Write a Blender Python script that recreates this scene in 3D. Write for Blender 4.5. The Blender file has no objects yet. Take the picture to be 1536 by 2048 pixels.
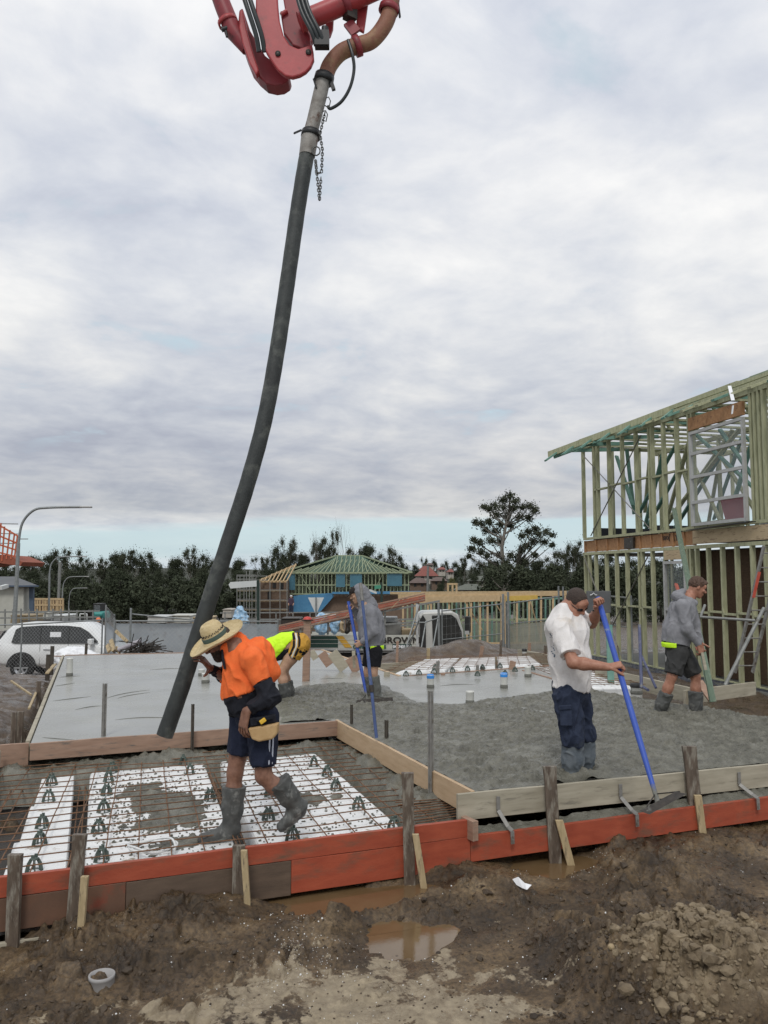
import bpy, math, random
import numpy as np
from mathutils import Vector, Matrix, Quaternion
# ---------------------------------------------------------------- camera, world, sun
S = bpy.context.scene
COL = S.collection
F_PX, HOR_Y, CAM_H = 1600.0, 1155.0, 1.68
TH = math.atan((HOR_Y-1024)/F_PX); PS = math.atan(518/1600)
cam_d = bpy.data.cameras.new('camera'); cam = bpy.data.objects.new('camera', cam_d); COL.objects.link(cam)
cam.location = (0,0,CAM_H); cam.rotation_euler = (math.pi/2+TH, 0, -PS)
cam_d.sensor_fit = 'VERTICAL'; cam_d.sensor_height = 36.0; cam_d.lens = 36.0*F_PX/2048
cam_d.clip_start = .05; cam_d.clip_end = 6000
S.camera = cam
S.view_settings.view_transform = 'Standard'; S.view_settings.look = 'None'
S.view_settings.exposure = 0.06; S.view_settings.gamma = 1.0
SUN_EL, SUN_AZ = math.radians(48), math.radians(205)   # azimuth clockwise from +Y
w = bpy.data.worlds.new('World'); S.world = w; w.use_nodes = True
nt = w.node_tree; N = nt.nodes; L = nt.links; N.clear()
def nd(t, **k):
    n = N.new(t)
    for a, b in k.items(): setattr(n, a, b)
    return n
out = nd('ShaderNodeOutputWorld'); bg = nd('ShaderNodeBackground'); bg.inputs[1].default_value = 0.1
sky = nd('ShaderNodeTexSky', sky_type='NISHITA', sun_disc=False); sky.sun_elevation = SUN_EL; sky.sun_rotation = SUN_AZ
sky.air_density = 1.0; sky.dust_density = 2.0; sky.ozone_density = 1.0
tc = nd('ShaderNodeTexCoord'); sx = nd('ShaderNodeSeparateXYZ'); L.new(tc.outputs['Generated'], sx.inputs[0])
def mth(op, a, b=None, c=None, clamp=False):
    n = nd('ShaderNodeMath', operation=op); n.use_clamp = clamp
    for i, v in enumerate((a, b, c)):
        if v is None: continue
        if isinstance(v, (int, float)): n.inputs[i].default_value = v
        else: L.new(v, n.inputs[i])
    return n.outputs[0]
z = mth('MAXIMUM', sx.outputs[2], 0.0); zz = mth('ADD', z, 0.16)
cx = mth('DIVIDE', sx.outputs[0], zz); cy = mth('DIVIDE', sx.outputs[1], zz)
cv = nd('ShaderNodeCombineXYZ'); L.new(cx, cv.inputs[0]); L.new(cy, cv.inputs[1])
def wnoise(scale, detail, rough, dist=0.0, off=(0,0,0), stretch=(1,1,1)):
    mp = nd('ShaderNodeMapping'); mp.inputs['Location'].default_value = off; mp.inputs['Scale'].default_value = stretch
    L.new(cv.outputs[0], mp.inputs[0])
    n = nd('ShaderNodeTexNoise'); n.inputs['Scale'].default_value = scale; n.inputs['Detail'].default_value = detail
    n.inputs['Roughness'].default_value = rough; n.inputs['Distortion'].default_value = dist
    L.new(mp.outputs[0], n.inputs['Vector']); return n.outputs['Fac']
def ramp(fac, stops):
    r = nd('ShaderNodeValToRGB'); e = r.color_ramp.elements
    while len(e) > 1: e.remove(e[-1])
    e[0].position, e[0].color = stops[0][0], (*stops[0][1], 1)
    for p, c in stops[1:]:
        x = e.new(p); x.color = (*c, 1)
    L.new(fac, r.inputs[0]); return r.outputs[0]
n_big = wnoise(0.75, 3, .5, .3, (3.1,1.7,0)); n_mid = wnoise(2.6, 7, .56, .35, (0.4,7.3,0)); n_fin = wnoise(9.0, 6, .55, .2, (5,2,0))
mixn = mth('ADD', mth('MULTIPLY', n_big, .46), mth('ADD', mth('MULTIPLY', n_mid, .40), mth('MULTIPLY', n_fin, .14)))
cloud = ramp(mixn, [(.36, (5.1,5.45,6.4)), (.43, (6.1,6.45,7.25)), (.49, (7.1,7.35,7.9)), (.55, (8.2,8.3,8.55)), (.63, (9.6,9.55,9.5))])
# darker flat cloud base low down, over the clear strip
low = ramp(z, [(0.0, (.88,.90,.90)), (.045, (.92,.94,.94)), (.085, (.68,.69,.69)), (.13, (.75,.75,.75)), (.20, (.88,.88,.87)), (.33, (.98,.98,.97)), (.5, (1.0,1.0,1.0)), (1.0, (1.15,1.15,1.15))])
mc = nd('ShaderNodeMix', data_type='RGBA', blend_type='MULTIPLY'); mc.inputs[0].default_value = 1.0
L.new(cloud, mc.inputs[6]); L.new(low, mc.inputs[7])
# clear strip above the horizon and small blue gaps
strip_n = nd('ShaderNodeTexNoise'); smp = nd('ShaderNodeMapping'); smp.inputs['Scale'].default_value = (2.2,2.2,26)
L.new(tc.outputs['Generated'], smp.inputs[0]); L.new(smp.outputs[0], strip_n.inputs['Vector']); strip_n.inputs['Scale'].default_value = 1.6; strip_n.inputs['Detail'].default_value = 5
zs = mth('ADD', z, mth('MULTIPLY', mth('SUBTRACT', strip_n.outputs['Fac'], .5), .055))
zsx = mth('SUBTRACT', zs, mth('MULTIPLY', mth('SUBTRACT', sx.outputs[0], .25), .03))
strip = ramp(zsx, [(0.0, (.35,)*3), (.022, (.30,)*3), (.036, (.85,)*3), (.060, (.90,)*3), (.072, (0,)*3)])
gap = ramp(n_mid, [(.30, (.75,)*3), (.40, (.0,)*3)])
gz = ramp(z, [(.12, (0,)*3), (.2, (1,)*3), (.5, (.6,)*3)])
gm = nd('ShaderNodeMix', data_type='RGBA', blend_type='MULTIPLY'); gm.inputs[0].default_value = 1.0
L.new(gap, gm.inputs[6]); L.new(gz, gm.inputs[7])
clr = nd('ShaderNodeMix', data_type='RGBA'); clr.inputs[0].default_value = .72
L.new(sky.outputs[0], clr.inputs[6]); clr.inputs[7].default_value = (6.2,7.9,8.5,1)
m1 = nd('ShaderNodeMix', data_type='RGBA'); fac = mth('MAXIMUM', strip, gm.outputs[2])
L.new(fac, m1.inputs[0]); L.new(mc.outputs[2], m1.inputs[6]); L.new(clr.outputs[2], m1.inputs[7])
L.new(m1.outputs[2], bg.inputs[0]); L.new(bg.outputs[0], out.inputs[0])
sun_d = bpy.data.lights.new('sun', 'SUN'); sun = bpy.data.objects.new('sun', sun_d); COL.objects.link(sun)
sun_d.energy = 1.2; sun_d.angle = math.radians(14); sun_d.color = (1,.97,.92)
sd = Vector((math.sin(SUN_AZ)*math.cos(SUN_EL), math.cos(SUN_AZ)*math.cos(SUN_EL), math.sin(SUN_EL)))
sun.rotation_euler = sd.to_track_quat('Z','Y').to_euler(); sun.location = (0,-20,40)

# ---------------------------------------------------------------- photo measurements to world points
R_ = Vector((math.cos(PS),-math.sin(PS),0)); FH = Vector((math.sin(PS),math.cos(PS),0)); UP = Vector((0,0,1))
FW = FH*math.cos(TH)+UP*math.sin(TH); UC = -FH*math.sin(TH)+UP*math.cos(TH); CP = Vector((0,0,CAM_H))
def ray(px, py): return R_*((px-768)/F_PX)-UC*((py-1024)/F_PX)+FW
def G(px, py, z=0.0):
    v = ray(px, py); return CP+v*((z-CAM_H)/v.z)
def P(px, py, d):
    v = ray(px, py); return CP+v*(d/v.dot(FH))
def WP(px, py, C, u):
    n = Vector((u.y,-u.x,0)); v = ray(px, py); return CP+v*((C-CP).dot(n)/v.dot(n))
def V(*a): return Vector(a)
rnd = random.Random(7); rng = np.random.default_rng(5)

# ---------------------------------------------------------------- materials
MATS = {}
def pm(name, c1, c2=None, scale=6, rough=.7, bump=0, bscale=50, stretch=(1,1,1), metal=0, c3=None, s3=3, t3=.55, w3=.06, rvar=0, spec=.5, bdist=.01, detail=5, r3=None):
    if name in MATS: return MATS[name]
    m = bpy.data.materials.new(name); m.use_nodes = True; t = m.node_tree; b = t.nodes['Principled BSDF']
    b.inputs['Roughness'].default_value = rough; b.inputs['Metallic'].default_value = metal
    b.inputs['Specular IOR Level'].default_value = spec
    tcn = t.nodes.new('ShaderNodeTexCoord'); mp = t.nodes.new('ShaderNodeMapping'); mp.inputs['Scale'].default_value = stretch
    t.links.new(tcn.outputs['Object'], mp.inputs[0])
    def noise(s, det=detail, r=.6):
        n = t.nodes.new('ShaderNodeTexNoise'); n.inputs['Scale'].default_value = s; n.inputs['Detail'].default_value = det; n.inputs['Roughness'].default_value = r
        t.links.new(mp.outputs[0], n.inputs['Vector']); return n
    def rmp(src, a, b_, ca, cb):
        r = t.nodes.new('ShaderNodeValToRGB'); r.color_ramp.elements[0].position = a; r.color_ramp.elements[1].position = b_
        r.color_ramp.elements[0].color = (*ca,1); r.color_ramp.elements[1].color = (*cb,1); t.links.new(src, r.inputs[0]); return r
    if c2 is None: c2 = tuple(min(1, x*1.25) for x in c1)
    n1 = noise(scale); r1 = rmp(n1.outputs['Fac'], .3, .7, c1, c2); col = r1.outputs[0]
    if c3 is not None:
        n3 = noise(s3, 8, .65); r3_ = rmp(n3.outputs['Fac'], t3, t3+w3, (0,0,0), (1,1,1))
        mx = t.nodes.new('ShaderNodeMix'); mx.data_type = 'RGBA'; t.links.new(r3_.outputs[0], mx.inputs[0]); t.links.new(col, mx.inputs[6]); mx.inputs[7].default_value = (*c3,1)
        col = mx.outputs[2]
        if r3 is not None:
            rr = t.nodes.new('ShaderNodeMapRange'); t.links.new(r3_.outputs[0], rr.inputs[0]); rr.inputs[3].default_value = rough; rr.inputs[4].default_value = r3
            t.links.new(rr.outputs[0], b.inputs['Roughness'])
    t.links.new(col, b.inputs['Base Color'])
    if rvar:
        nr = noise(scale*1.7); mr = t.nodes.new('ShaderNodeMapRange'); t.links.new(nr.outputs['Fac'], mr.inputs[0]); mr.inputs[1].default_value = .3; mr.inputs[2].default_value = .7
        mr.inputs[3].default_value = max(.03, rough-rvar); mr.inputs[4].default_value = min(1, rough+rvar); t.links.new(mr.outputs[0], b.inputs['Roughness'])
    if bump:
        nb = noise(bscale, 6, .65); bp = t.nodes.new('ShaderNodeBump'); bp.inputs['Strength'].default_value = bump; bp.inputs['Distance'].default_value = bdist
        t.links.new(nb.outputs['Fac'], bp.inputs['Height']); t.links.new(bp.outputs[0], b.inputs['Normal'])
    MATS[name] = m; return m
def glassm(name, col=(.6,.65,.68), alpha=.25, rough=.05):
    m = bpy.data.materials.new(name); m.use_nodes = True; b = m.node_tree.nodes['Principled BSDF']
    b.inputs['Base Color'].default_value = (*col,1); b.inputs['Alpha'].default_value = alpha; b.inputs['Roughness'].default_value = rough
    MATS[name] = m; return m

# ---------------------------------------------------------------- object helpers
def tag(o, label=None, cat=None, group=None, kind=None):
    if label: o['label'] = label
    if cat: o['category'] = cat
    if group: o['group'] = group
    if kind: o['kind'] = kind
    return o
def thing(name, label, cat, loc, rz=0, group=None):
    o = bpy.data.objects.new(name, None); COL.objects.link(o); o.location = loc; o.rotation_euler = (0,0,rz); o.empty_display_size = .2
    return tag(o, label, cat, group)
def copy_tree(o, parent=None, loc=None, rz=None, label=None, scale=None, group=None, mat=None):
    c = o.copy(); COL.objects.link(c)
    if parent is not None: c.parent = parent
    if loc is not None: c.location = loc
    if rz is not None: c.rotation_euler = (0,0,rz)
    if scale is not None: c.scale = scale if isinstance(scale, (tuple, Vector)) else (scale,)*3
    if label: c['label'] = label
    if group: c['group'] = group
    for ch in list(KIDS.get(o.name, [])):
        k = copy_tree(ch, c)
    return c
KIDS = {}
def adopt(o, parent):
    o.parent = parent; KIDS.setdefault(parent.name, []).append(o)
def orth(d, up=None):
    d = d.normalized(); up = up or UP
    if abs(d.dot(up)) > .99: up = Vector((0,1,0)) if abs(d.y) < .9 else Vector((1,0,0))
    s = d.cross(up).normalized(); u = s.cross(d).normalized(); return s, u
class MB:
    def __init__(s): s.v = []; s.f = []; s.sm = []
    def add(s, vs, fs, smooth=False):
        n = len(s.v); s.v += [tuple(q) for q in vs]; s.f += [tuple(i+n for i in f) for f in fs]; s.sm += [smooth]*len(fs); return s
    def hexa(s, b, t):     # bottom 4, top 4 corners
        return s.add(list(b)+list(t), [(3,2,1,0),(4,5,6,7),(0,1,5,4),(1,2,6,5),(2,3,7,6),(3,0,4,7)])
    def box(s, c, size, rz=0, m=None):
        x, y, z = (q/2 for q in size); r = m if m is not None else Matrix.Rotation(rz, 3, 'Z'); c = Vector(c)
        p = [c+r@Vector((a*x, b*y, e*z)) for e in (-1,1) for a, b in ((-1,-1),(1,-1),(1,1),(-1,1))]
        return s.hexa(p[:4], p[4:])
    def beam(s, p, q, w, h, up=None, jit=0, taper=1.0):
        p, q = Vector(p), Vector(q); a, u = orth(q-p, up)
        e = lambda o, k: [o+a*(sx*w*k/2)+u*(sy*h*k/2)+(Vector((rnd.uniform(-jit,jit),)*3) if jit else Vector()) for sx, sy in ((-1,-1),(1,-1),(1,1),(-1,1))]
        A, B = e(p,1), e(q,taper); return s.hexa(A, B)
    def tube(s, pts, r, n=8, cap=True, closed=False, smooth=True):
        pts = [Vector(p) for p in pts]; m = len(pts); rr = r if isinstance(r, (list, tuple)) else [r]*m; vs = []; fs = []
        d0 = (pts[1]-pts[0]).normalized(); a, u = orth(d0)
        for i, p in enumerate(pts):
            if closed: d = (pts[(i+1)%m]-pts[i-1]).normalized()
            else: d = (pts[min(i+1,m-1)]-pts[max(i-1,0)]).normalized()
            a = (a-d*a.dot(d)).normalized(); u = a.cross(d)
            for k in range(n):
                t = 2*math.pi*k/n; vs.append(p+(a*math.cos(t)+u*math.sin(t))*rr[i])
        for i in range(m if closed else m-1):
            j = (i+1) % m
            for k in range(n): fs.append((i*n+k, i*n+(k+1)%n, j*n+(k+1)%n, j*n+k))
        s.add(vs, fs, smooth)
        if cap and not closed: s.add(vs[:n], [tuple(range(n))]); s.add(vs[-n:], [tuple(range(n-1,-1,-1))])
        return s
    def lathe(s, prof, c, n=24, axis=None, smooth=True):   # prof: (r, h)
        ax = (axis or UP).normalized(); a, u = orth(ax, Vector((1,0,0)) if abs(ax.z) > .9 else UP); c = Vector(c); vs = []; fs = []
        for r, h in prof:
            for k in range(n):
                t = 2*math.pi*k/n; vs.append(c+ax*h+(a*math.cos(t)+u*math.sin(t))*max(r,1e-4))
        for i in range(len(prof)-1):
            for k in range(n): fs.append((i*n+k, i*n+(k+1)%n, (i+1)*n+(k+1)%n, (i+1)*n+k))
        return s.add(vs, fs, smooth)
    def prism(s, poly, off):     # polygon extruded by a vector
        n = len(poly); off = Vector(off); a = [Vector(q) for q in poly]
        s.add(a+[q+off for q in a], [tuple(range(n-1,-1,-1)), tuple(range(n,2*n))]+[(i,(i+1)%n,(i+1)%n+n,i+n) for i in range(n)]); return s
    def ico(s, c, r, jit=.25, sq=(1,1,1)):
        t = (1+5**.5)/2; vs = [(-1,t,0),(1,t,0),(-1,-t,0),(1,-t,0),(0,-1,t),(0,1,t),(0,-1,-t),(0,1,-t),(t,0,-1),(t,0,1),(-t,0,-1),(-t,0,1)]
        fs = [(0,11,5),(0,5,1),(0,1,7),(0,7,10),(0,10,11),(1,5,9),(5,11,4),(11,10,2),(10,7,6),(7,1,8),(3,9,4),(3,4,2),(3,2,6),(3,6,8),(3,8,9),(4,9,5),(2,4,11),(6,2,10),(8,6,7),(9,8,1)]
        c = Vector(c); q = Quaternion((rnd.random()-.5,rnd.random()-.5,rnd.random()-.5,rnd.random()-.5)); q.normalize()
        return s.add([c+Vector([a*b for a, b in zip(q@(Vector(x)*(r/1.9*(1+rnd.uniform(-jit,jit)))), sq)]) for x in vs], fs)
    def build(s, name, mat, parent=None, world=True, bevel=0, smooth=None, cut=None):
        me = bpy.data.meshes.new(name); o = bpy.data.objects.new(name, me); COL.objects.link(o)
        vs = np.array(s.v, dtype=np.float64).reshape(-1,3)
        if world:
            if parent is None:
                org = np.array([(vs[:,0].min()+vs[:,0].max())/2, (vs[:,1].min()+vs[:,1].max())/2, vs[:,2].min()]); o.location = org; vs = vs-org
            else:
                p = parent; off = Vector()
                top = p
                while top.parent is not None: off += top.location; top = top.parent
                off += top.location; rz = top.rotation_euler.z
                vs = vs-np.array(off)
                if rz:
                    c, q = math.cos(-rz), math.sin(-rz); vs = np.stack([vs[:,0]*c-vs[:,1]*q, vs[:,0]*q+vs[:,1]*c, vs[:,2]], 1)
        me.from_pydata(vs.tolist(), [], s.f); me.polygons.foreach_set('use_smooth', s.sm if smooth is None else [smooth]*len(s.f))
        me.materials.append(mat if not isinstance(mat, str) else MATS[mat]); me.update()
        if parent is not None: adopt(o, parent)
        if bevel:
            b = o.modifiers.new('bevel', 'BEVEL'); b.width = bevel; b.segments = 2; b.limit_method = 'ANGLE'; b.angle_limit = .6
        return o
def grid_mesh(name, X, Y, Z, mat, smooth=True, attr=None, mask=None, parent=None, org=None):
    h, w_ = X.shape; me = bpy.data.meshes.new(name)
    vs = np.stack([X,Y,Z], -1).reshape(-1,3).astype(np.float32)
    if org is not None: vs = vs-np.array(org, dtype=np.float32)
    i = np.arange(h*w_).reshape(h,w_); q = np.stack([i[:-1,:-1], i[:-1,1:], i[1:,1:], i[1:,:-1]], -1).reshape(-1,4)
    if mask is not None:
        mk = mask.reshape(-1); q = q[mk[q].any(1)]
    me.vertices.add(len(vs)); me.vertices.foreach_set('co', vs.ravel()); me.loops.add(q.size); me.loops.foreach_set('vertex_index', q.ravel().astype(np.int32))
    me.polygons.add(len(q)); me.polygons.foreach_set('loop_start', (np.arange(len(q))*4).astype(np.int32)); me.polygons.foreach_set('loop_total', np.full(len(q),4,dtype=np.int32))
    me.polygons.foreach_set('use_smooth', np.full(len(q), smooth)); me.update(calc_edges=True)
    if attr is not None:
        for an, av in attr.items():
            a = me.attributes.new(an, 'FLOAT', 'POINT'); a.data.foreach_set('value', av.reshape(-1).astype(np.float32))
    me.materials.append(mat); o = bpy.data.objects.new(name, me); COL.objects.link(o)
    if org is not None: o.location = org
    if parent is not None: adopt(o, parent)
    return o

# ---------------------------------------------------------------- numpy noise
_perm = np.random.default_rng(3).permutation(512).astype(np.int64); _perm = np.concatenate([_perm]*3)
_rv = np.random.default_rng(9).random(4096)
def _h2(i, j): return _perm[(_perm[i & 511]+(j & 511)) & 1023]
def vn2(x, y):
    i = np.floor(x).astype(np.int64); j = np.floor(y).astype(np.int64); f = x-i; g = y-j; f = f*f*(3-2*f); g = g*g*(3-2*g)
    a = _rv[_h2(i,j)]; b = _rv[_h2(i+1,j)]; c = _rv[_h2(i,j+1)]; d = _rv[_h2(i+1,j+1)]
    return (a*(1-f)+b*f)*(1-g)+(c*(1-f)+d*f)*g*1.0
def fbm(x, y, oc=5, per=.5, lac=2.03):
    s = 0; a = 1; t = 0
    for k in range(oc):
        s = s+a*(vn2(x+17.3*k, y-9.1*k)-.5)*2; t += a; a *= per; x = x*lac*.8-y*lac*.6; y = x*.0+y*lac*.8+x*.6/1.6
    return s/t*1.4
def ridged(x, y, oc=4):
    s = 0; a = 1; t = 0
    for k in range(oc):
        s = s+a*(1-np.abs((vn2(x+31*k, y+7*k)-.5)*4).clip(0,1)); t += a; a *= .5; x, y = x*1.7-y*1.1, y*1.7+x*1.1
    return s/t
def worley(x, y):
    i = np.floor(x).astype(np.int64); j = np.floor(y).astype(np.int64); f1 = np.full(x.shape, 9.0); f2 = np.full(x.shape, 9.0); idv = np.zeros(x.shape)
    for di in (-1,0,1):
        for dj in (-1,0,1):
            hh = _h2(i+di, j+dj); px = i+di+_rv[hh]; py = j+dj+_rv[(hh*7+13) & 4095]; d = np.hypot(x-px, y-py)
            m = d < f1; f2 = np.where(m, f1, np.minimum(f2, d)); idv = np.where(m, _rv[(hh*3+5) & 4095], idv); f1 = np.where(m, d, f1)
    return f1, f2, idv
def sst(x, a, b):
    t = np.clip((x-a)/(b-a), 0, 1); return t*t*(3-2*t)
def vn3(p):
    i = np.floor(p).astype(np.int64); f = p-i; f = f*f*(3-2*f); r = 0
    for a in (0,1):
        for b in (0,1):
            for c in (0,1):
                hh = _perm[(_h2(i[...,0]+a, i[...,1]+b)+((i[...,2]+c) & 511)) & 1023]
                r = r+_rv[hh]*np.where(a, f[...,0], 1-f[...,0])*np.where(b, f[...,1], 1-f[...,1])*np.where(c, f[...,2], 1-f[...,2])
    return r
# ================================================================ GROUND
def gp(px, py, z): q = G(px, py, z); return q.x, q.y
def bump2(x, y, c, rx, ry, h, p=2.0, rot=0.0):
    dx = x-c[0]; dy = y-c[1]; a = math.cos(rot); b = math.sin(rot); u = (dx*a+dy*b)/rx; v = (-dx*b+dy*a)/ry
    return h*np.exp(-(u*u+v*v)**(p/2))
W1, W2, W3, W4 = gp(735,1795,-.545), gp(800,1868,-.545), gp(1125,1722,-.53), gp(560,1800,-.54)
MND = gp(1405,1925,-.4); MND2 = gp(1190,1930,-.45)
def ground_z(x, y):
    d = x*.308+y*.951; lat = x*.951-y*.308
    far = -1.85-np.clip(d-30, 0, 150)*.042-np.clip(d-180, 0, 400)*.004
    z = np.full(x.shape, -.535)
    z = z-.13*sst(-x, -.6, 1.1)*sst(y, 4.2, 5.4)
    left = -.42+.30*np.exp(-(((x+2.9)/1.1)**2+((y-14.8)/3.2)**2))+.1*np.exp(-(((x+1.9)/.7)**2+((y-11.5)/2)**2))
    z = z*(1-sst(-x, .9, 1.4)*sst(y, 6.2, 8))+left*sst(-x, .9, 1.4)*sst(y, 6.2, 8)
    rightz = np.full(x.shape, -.33)
    k = sst(x, 6.9, 7.4)*sst(y, 6.6, 7.6); z = z*(1-k)+rightz*k
    inn = sst(x, -1.05, -.8)*(1-sst(x, 7.2, 7.4))*sst(y, 6.1, 6.3)*(1-sst(y, 18.2, 18.6)); z = z*(1-inn)+(-.62)*inn
    back = sst(y, 18.9, 23.5)*(1-sst(x, 5, 8)); z = z*(1-back)+(-1.75)*back
    kl = sst(-x, 2.2, 5.5)*sst(y, 15.0, 20.5); z = z*(1-kl)+(-1.8)*kl
    br = sst(y, 17.5, 20)*sst(x, 5, 8); z = z*(1-br)+(-.75)*br
    hs = sst(x, 7.6, 9.5)*sst(y, 7, 8)*(1-sst(y, 20, 24)); z = z*(1-hs)+(-.40)*hs
    kf = sst(d, 25, 31); z = z*(1-kf)+far*kf
    # heaps behind the boards
    z = z+bump2(x, y, gp(905,1322,-.55), 1.6, .7, .55, rot=.3)+bump2(x, y, gp(795,1330,-.6), .9, .5, .35)
    return z
def near_detail(x, y):
    """mud clods, footprints and the heap; strongest near the camera"""
    d = x*.308+y*.951; k = 1-sst(d, 9, 26)
    wx = x+.12*fbm(x*2.1, y*2.1, 3); wy = y+.12*fbm(x*2.1+40, y*2.1, 3)
    z = .085*fbm(wx*1.3, wy*1.3, 4); msk = sst(fbm(x*1.1+5, y*1.1, 4), -.25, .25)
    wx = wx+.035*fbm(x*9, y*9, 3); wy = wy+.035*fbm(x*9+3, y*9, 3)
    f1, f2, idv = worley(wx*6.5, wy*6.5); z = z+idv**1.6*sst(f2-f1, .0, .42)*.080*msk
    f1b, f2b, idb = worley(wx*15+3, wy*15); z = z+idb**1.5*sst(f2b-f1b, 0, .40)*.036*(.25+.75*msk)
    f1c, f2c, idc = worley(wx*34+3, wy*34); z = z+idc**2*sst(f2c-f1c, 0, .5)*.011*(.3+.7*msk)
    z = z+.03*(ridged(wx*4, wy*4, 4)-.5)+.014*fbm(wx*22, wy*22, 4)
    return z*k
def ground_full(x, y, detail=True):
    z = ground_z(x, y); d = x*.308+y*.951
    nd_ = near_detail(x, y)
    calm = bump2(x, y, gp(620,1990,-.5), 1.0, .5, .62, 3)+bump2(x, y, gp(1330,1720,-.5), .55, .25, .4)
    nd_ = nd_*(1-calm.clip(0,.8))
    z = z+nd_
    x0_, y0_ = x, y; x = x+.10*fbm(x*3.1, y*3.1, 4); y = y+.07*fbm(x*3.3+8, y*3.3, 4)
    basin = bump2(x, y, W1, .68, .28, 1, 3, .06)+bump2(x, y, W2, .28, .25, .95, 3)+bump2(x, y, W3, .42, .20, .9, 3, .12)+bump2(x, y, W4, .3, .07, .8, 3)
    basin = (basin*1.25).clip(0,1); z = z*(1-basin*.92)+(-.60)*basin*.92; x, y = x0_, y0_
    kk = (1-sst(basin, .04, .22))*(1-sst(-x, -.1, .3))*(1-sst(y, 5.9, 6.2)); z = np.maximum(z, -.545+.012*fbm(x*9, y*9, 2))*kk+z*(1-kk)
    yl = 5.585+.0406+.058*x; z = z+.05*np.exp(-((yl-.05-y)/.13)**2)*(y < yl+.05)*(1-basin)
    # broken clay heap and the dark ridge beside it
    ms = bump2(x, y, MND, .50, .40, 1, 2.3)+bump2(x, y, gp(1480,2000,-.45), .35, .3, .6, 2.3)
    f1, f2, idv = worley(x*7.5+.3*fbm(x*6, y*6, 2), y*7.5); g1, g2, idw = worley(x*19, y*19+.2*fbm(x*11, y*11, 2))
    crack = sst(f2-f1, .0, .22)
    heap = ms.clip(0,1)*(.24+.075*idv*crack+.03*crack+.03*idw*sst(g2-g1, 0, .35)+.03*fbm(x*9, y*9, 4))
    rd = bump2(x, y, MND2, .17, .55, 1, 2.4, -.25).clip(0,1); heap = heap+rd*(.13+.07*idv+.05*ridged(x*6, y*6, 3)+.03*idw)
    rd2 = bump2(x, y, gp(1420,1700,-.5), 1.1, .22, 1, 2.5, .08); heap = heap+rd2*(.02+.06*idv*crack)
    rd3 = bump2(x, y, gp(930,1770,-.5), .5, .13, 1, 2.5, .1); heap = heap+rd3*(.03+.06*idv)
    z = z+heap; sandm = bump2(x, y, gp(620,1990,-.5), 1.15, .45, 1.2, 2.5)+bump2(x, y, gp(900,2010,-.5), .5, .22, .9, 2.5)
    return z, sandm, ms.clip(0,1)
m_mud = bpy.data.materials.new('mud'); m_mud.use_nodes = True
def mud_nodes(m):
    t = m.node_tree; b = t.nodes['Principled BSDF']; nn = t.nodes.new; lk = t.links.new
    tcn = nn('ShaderNodeTexCoord')
    def noise(s, det=6, r=.6):
        n = nn('ShaderNodeTexNoise'); n.inputs['Scale'].default_value = s; n.inputs['Detail'].default_value = det; n.inputs['Roughness'].default_value = r
        lk(tcn.outputs['Object'], n.inputs['Vector']); return n.outputs['Fac']
    def rmp(src, st):
        r = nn('ShaderNodeValToRGB'); e = r.color_ramp.elements; e[0].position = st[0][0]; e[0].color = (*st[0][1],1); e[1].position = st[-1][0]; e[1].color = (*st[-1][1],1)
        for p, c in st[1:-1]: q = e.new(p); q.color = (*c,1)
        lk(src, r.inputs[0]); return r.outputs[0]
    def mix(f, a, b_):
        x = nn('ShaderNodeMix'); x.data_type = 'RGBA'; lk(f, x.inputs[0]); lk(a, x.inputs[6]); lk(b_, x.inputs[7]); return x.outputs[2]
    def at(nm): a = nn('ShaderNodeAttribute'); a.attribute_name = nm; return a.outputs['Fac']
    def ma(op, a, b_):
        x = nn('ShaderNodeMath'); x.operation = op
        for i, v in enumerate((a, b_)):
            if isinstance(v, (int, float)): x.inputs[i].default_value = v
            else: lk(v, x.inputs[i])
        return x.outputs[0]
    base = rmp(noise(2.3), [(.32,(.032,.021,.011)), (.47,(.075,.050,.027)), (.59,(.130,.090,.050)), (.73,(.20,.147,.087))])
    fine = rmp(noise(38,8,.75), [(.36,(.35,.35,.35)), (.64,(1.65,1.6,1.48))])
    mu = nn('ShaderNodeMix'); mu.data_type = 'RGBA'; mu.blend_type = 'MULTIPLY'; mu.inputs[0].default_value = .85; lk(base, mu.inputs[6]); lk(fine, mu.inputs[7])
    sandc = rmp(noise(14,8,.7), [(.3,(.17,.132,.085)), (.7,(.40,.33,.225))])
    sf = rmp(ma('ADD', at('sand'), ma('MULTIPLY', ma('SUBTRACT', noise(4,9,.72), .5), 5.5)), [(.78,(0,0,0)), (1.0,(1,1,1))])
    heapc = rmp(noise(9,8,.7), [(.33,(.07,.048,.027)), (.5,(.19,.14,.083)), (.68,(.38,.30,.19))])
    hf = rmp(ma('ADD', at('heap'), ma('MULTIPLY', ma('SUBTRACT', noise(6,8,.7), .5), 1.2)), [(.3,(0,0,0)), (.7,(1,1,1))])
    c = mix(sf, mu.outputs[2], sandc); c = mix(hf, c, heapc)
    red = nn('ShaderNodeRGB'); red.outputs[0].default_value = (.085,.062,.046,1); c = mix(ma('MULTIPLY', at('far'), .6), c, red.outputs[0])
    lk(c, b.inputs['Base Color'])
    ro = nn('ShaderNodeMapRange'); lk(noise(3.5,7,.7), ro.inputs[0]); ro.inputs[1].default_value = .38; ro.inputs[2].default_value = .62; ro.inputs[3].default_value = .10; ro.inputs[4].default_value = .8; lk(ro.outputs[0], b.inputs['Roughness'])
    bp = nn('ShaderNodeBump'); bp.inputs['Strength'].default_value = .75; bp.inputs['Distance'].default_value = .012; lk(noise(75,9,.75), bp.inputs['Height']); lk(bp.outputs[0], b.inputs['Normal'])
    b.inputs['Specular IOR Level'].default_value = .45
mud_nodes(m_mud)
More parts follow.
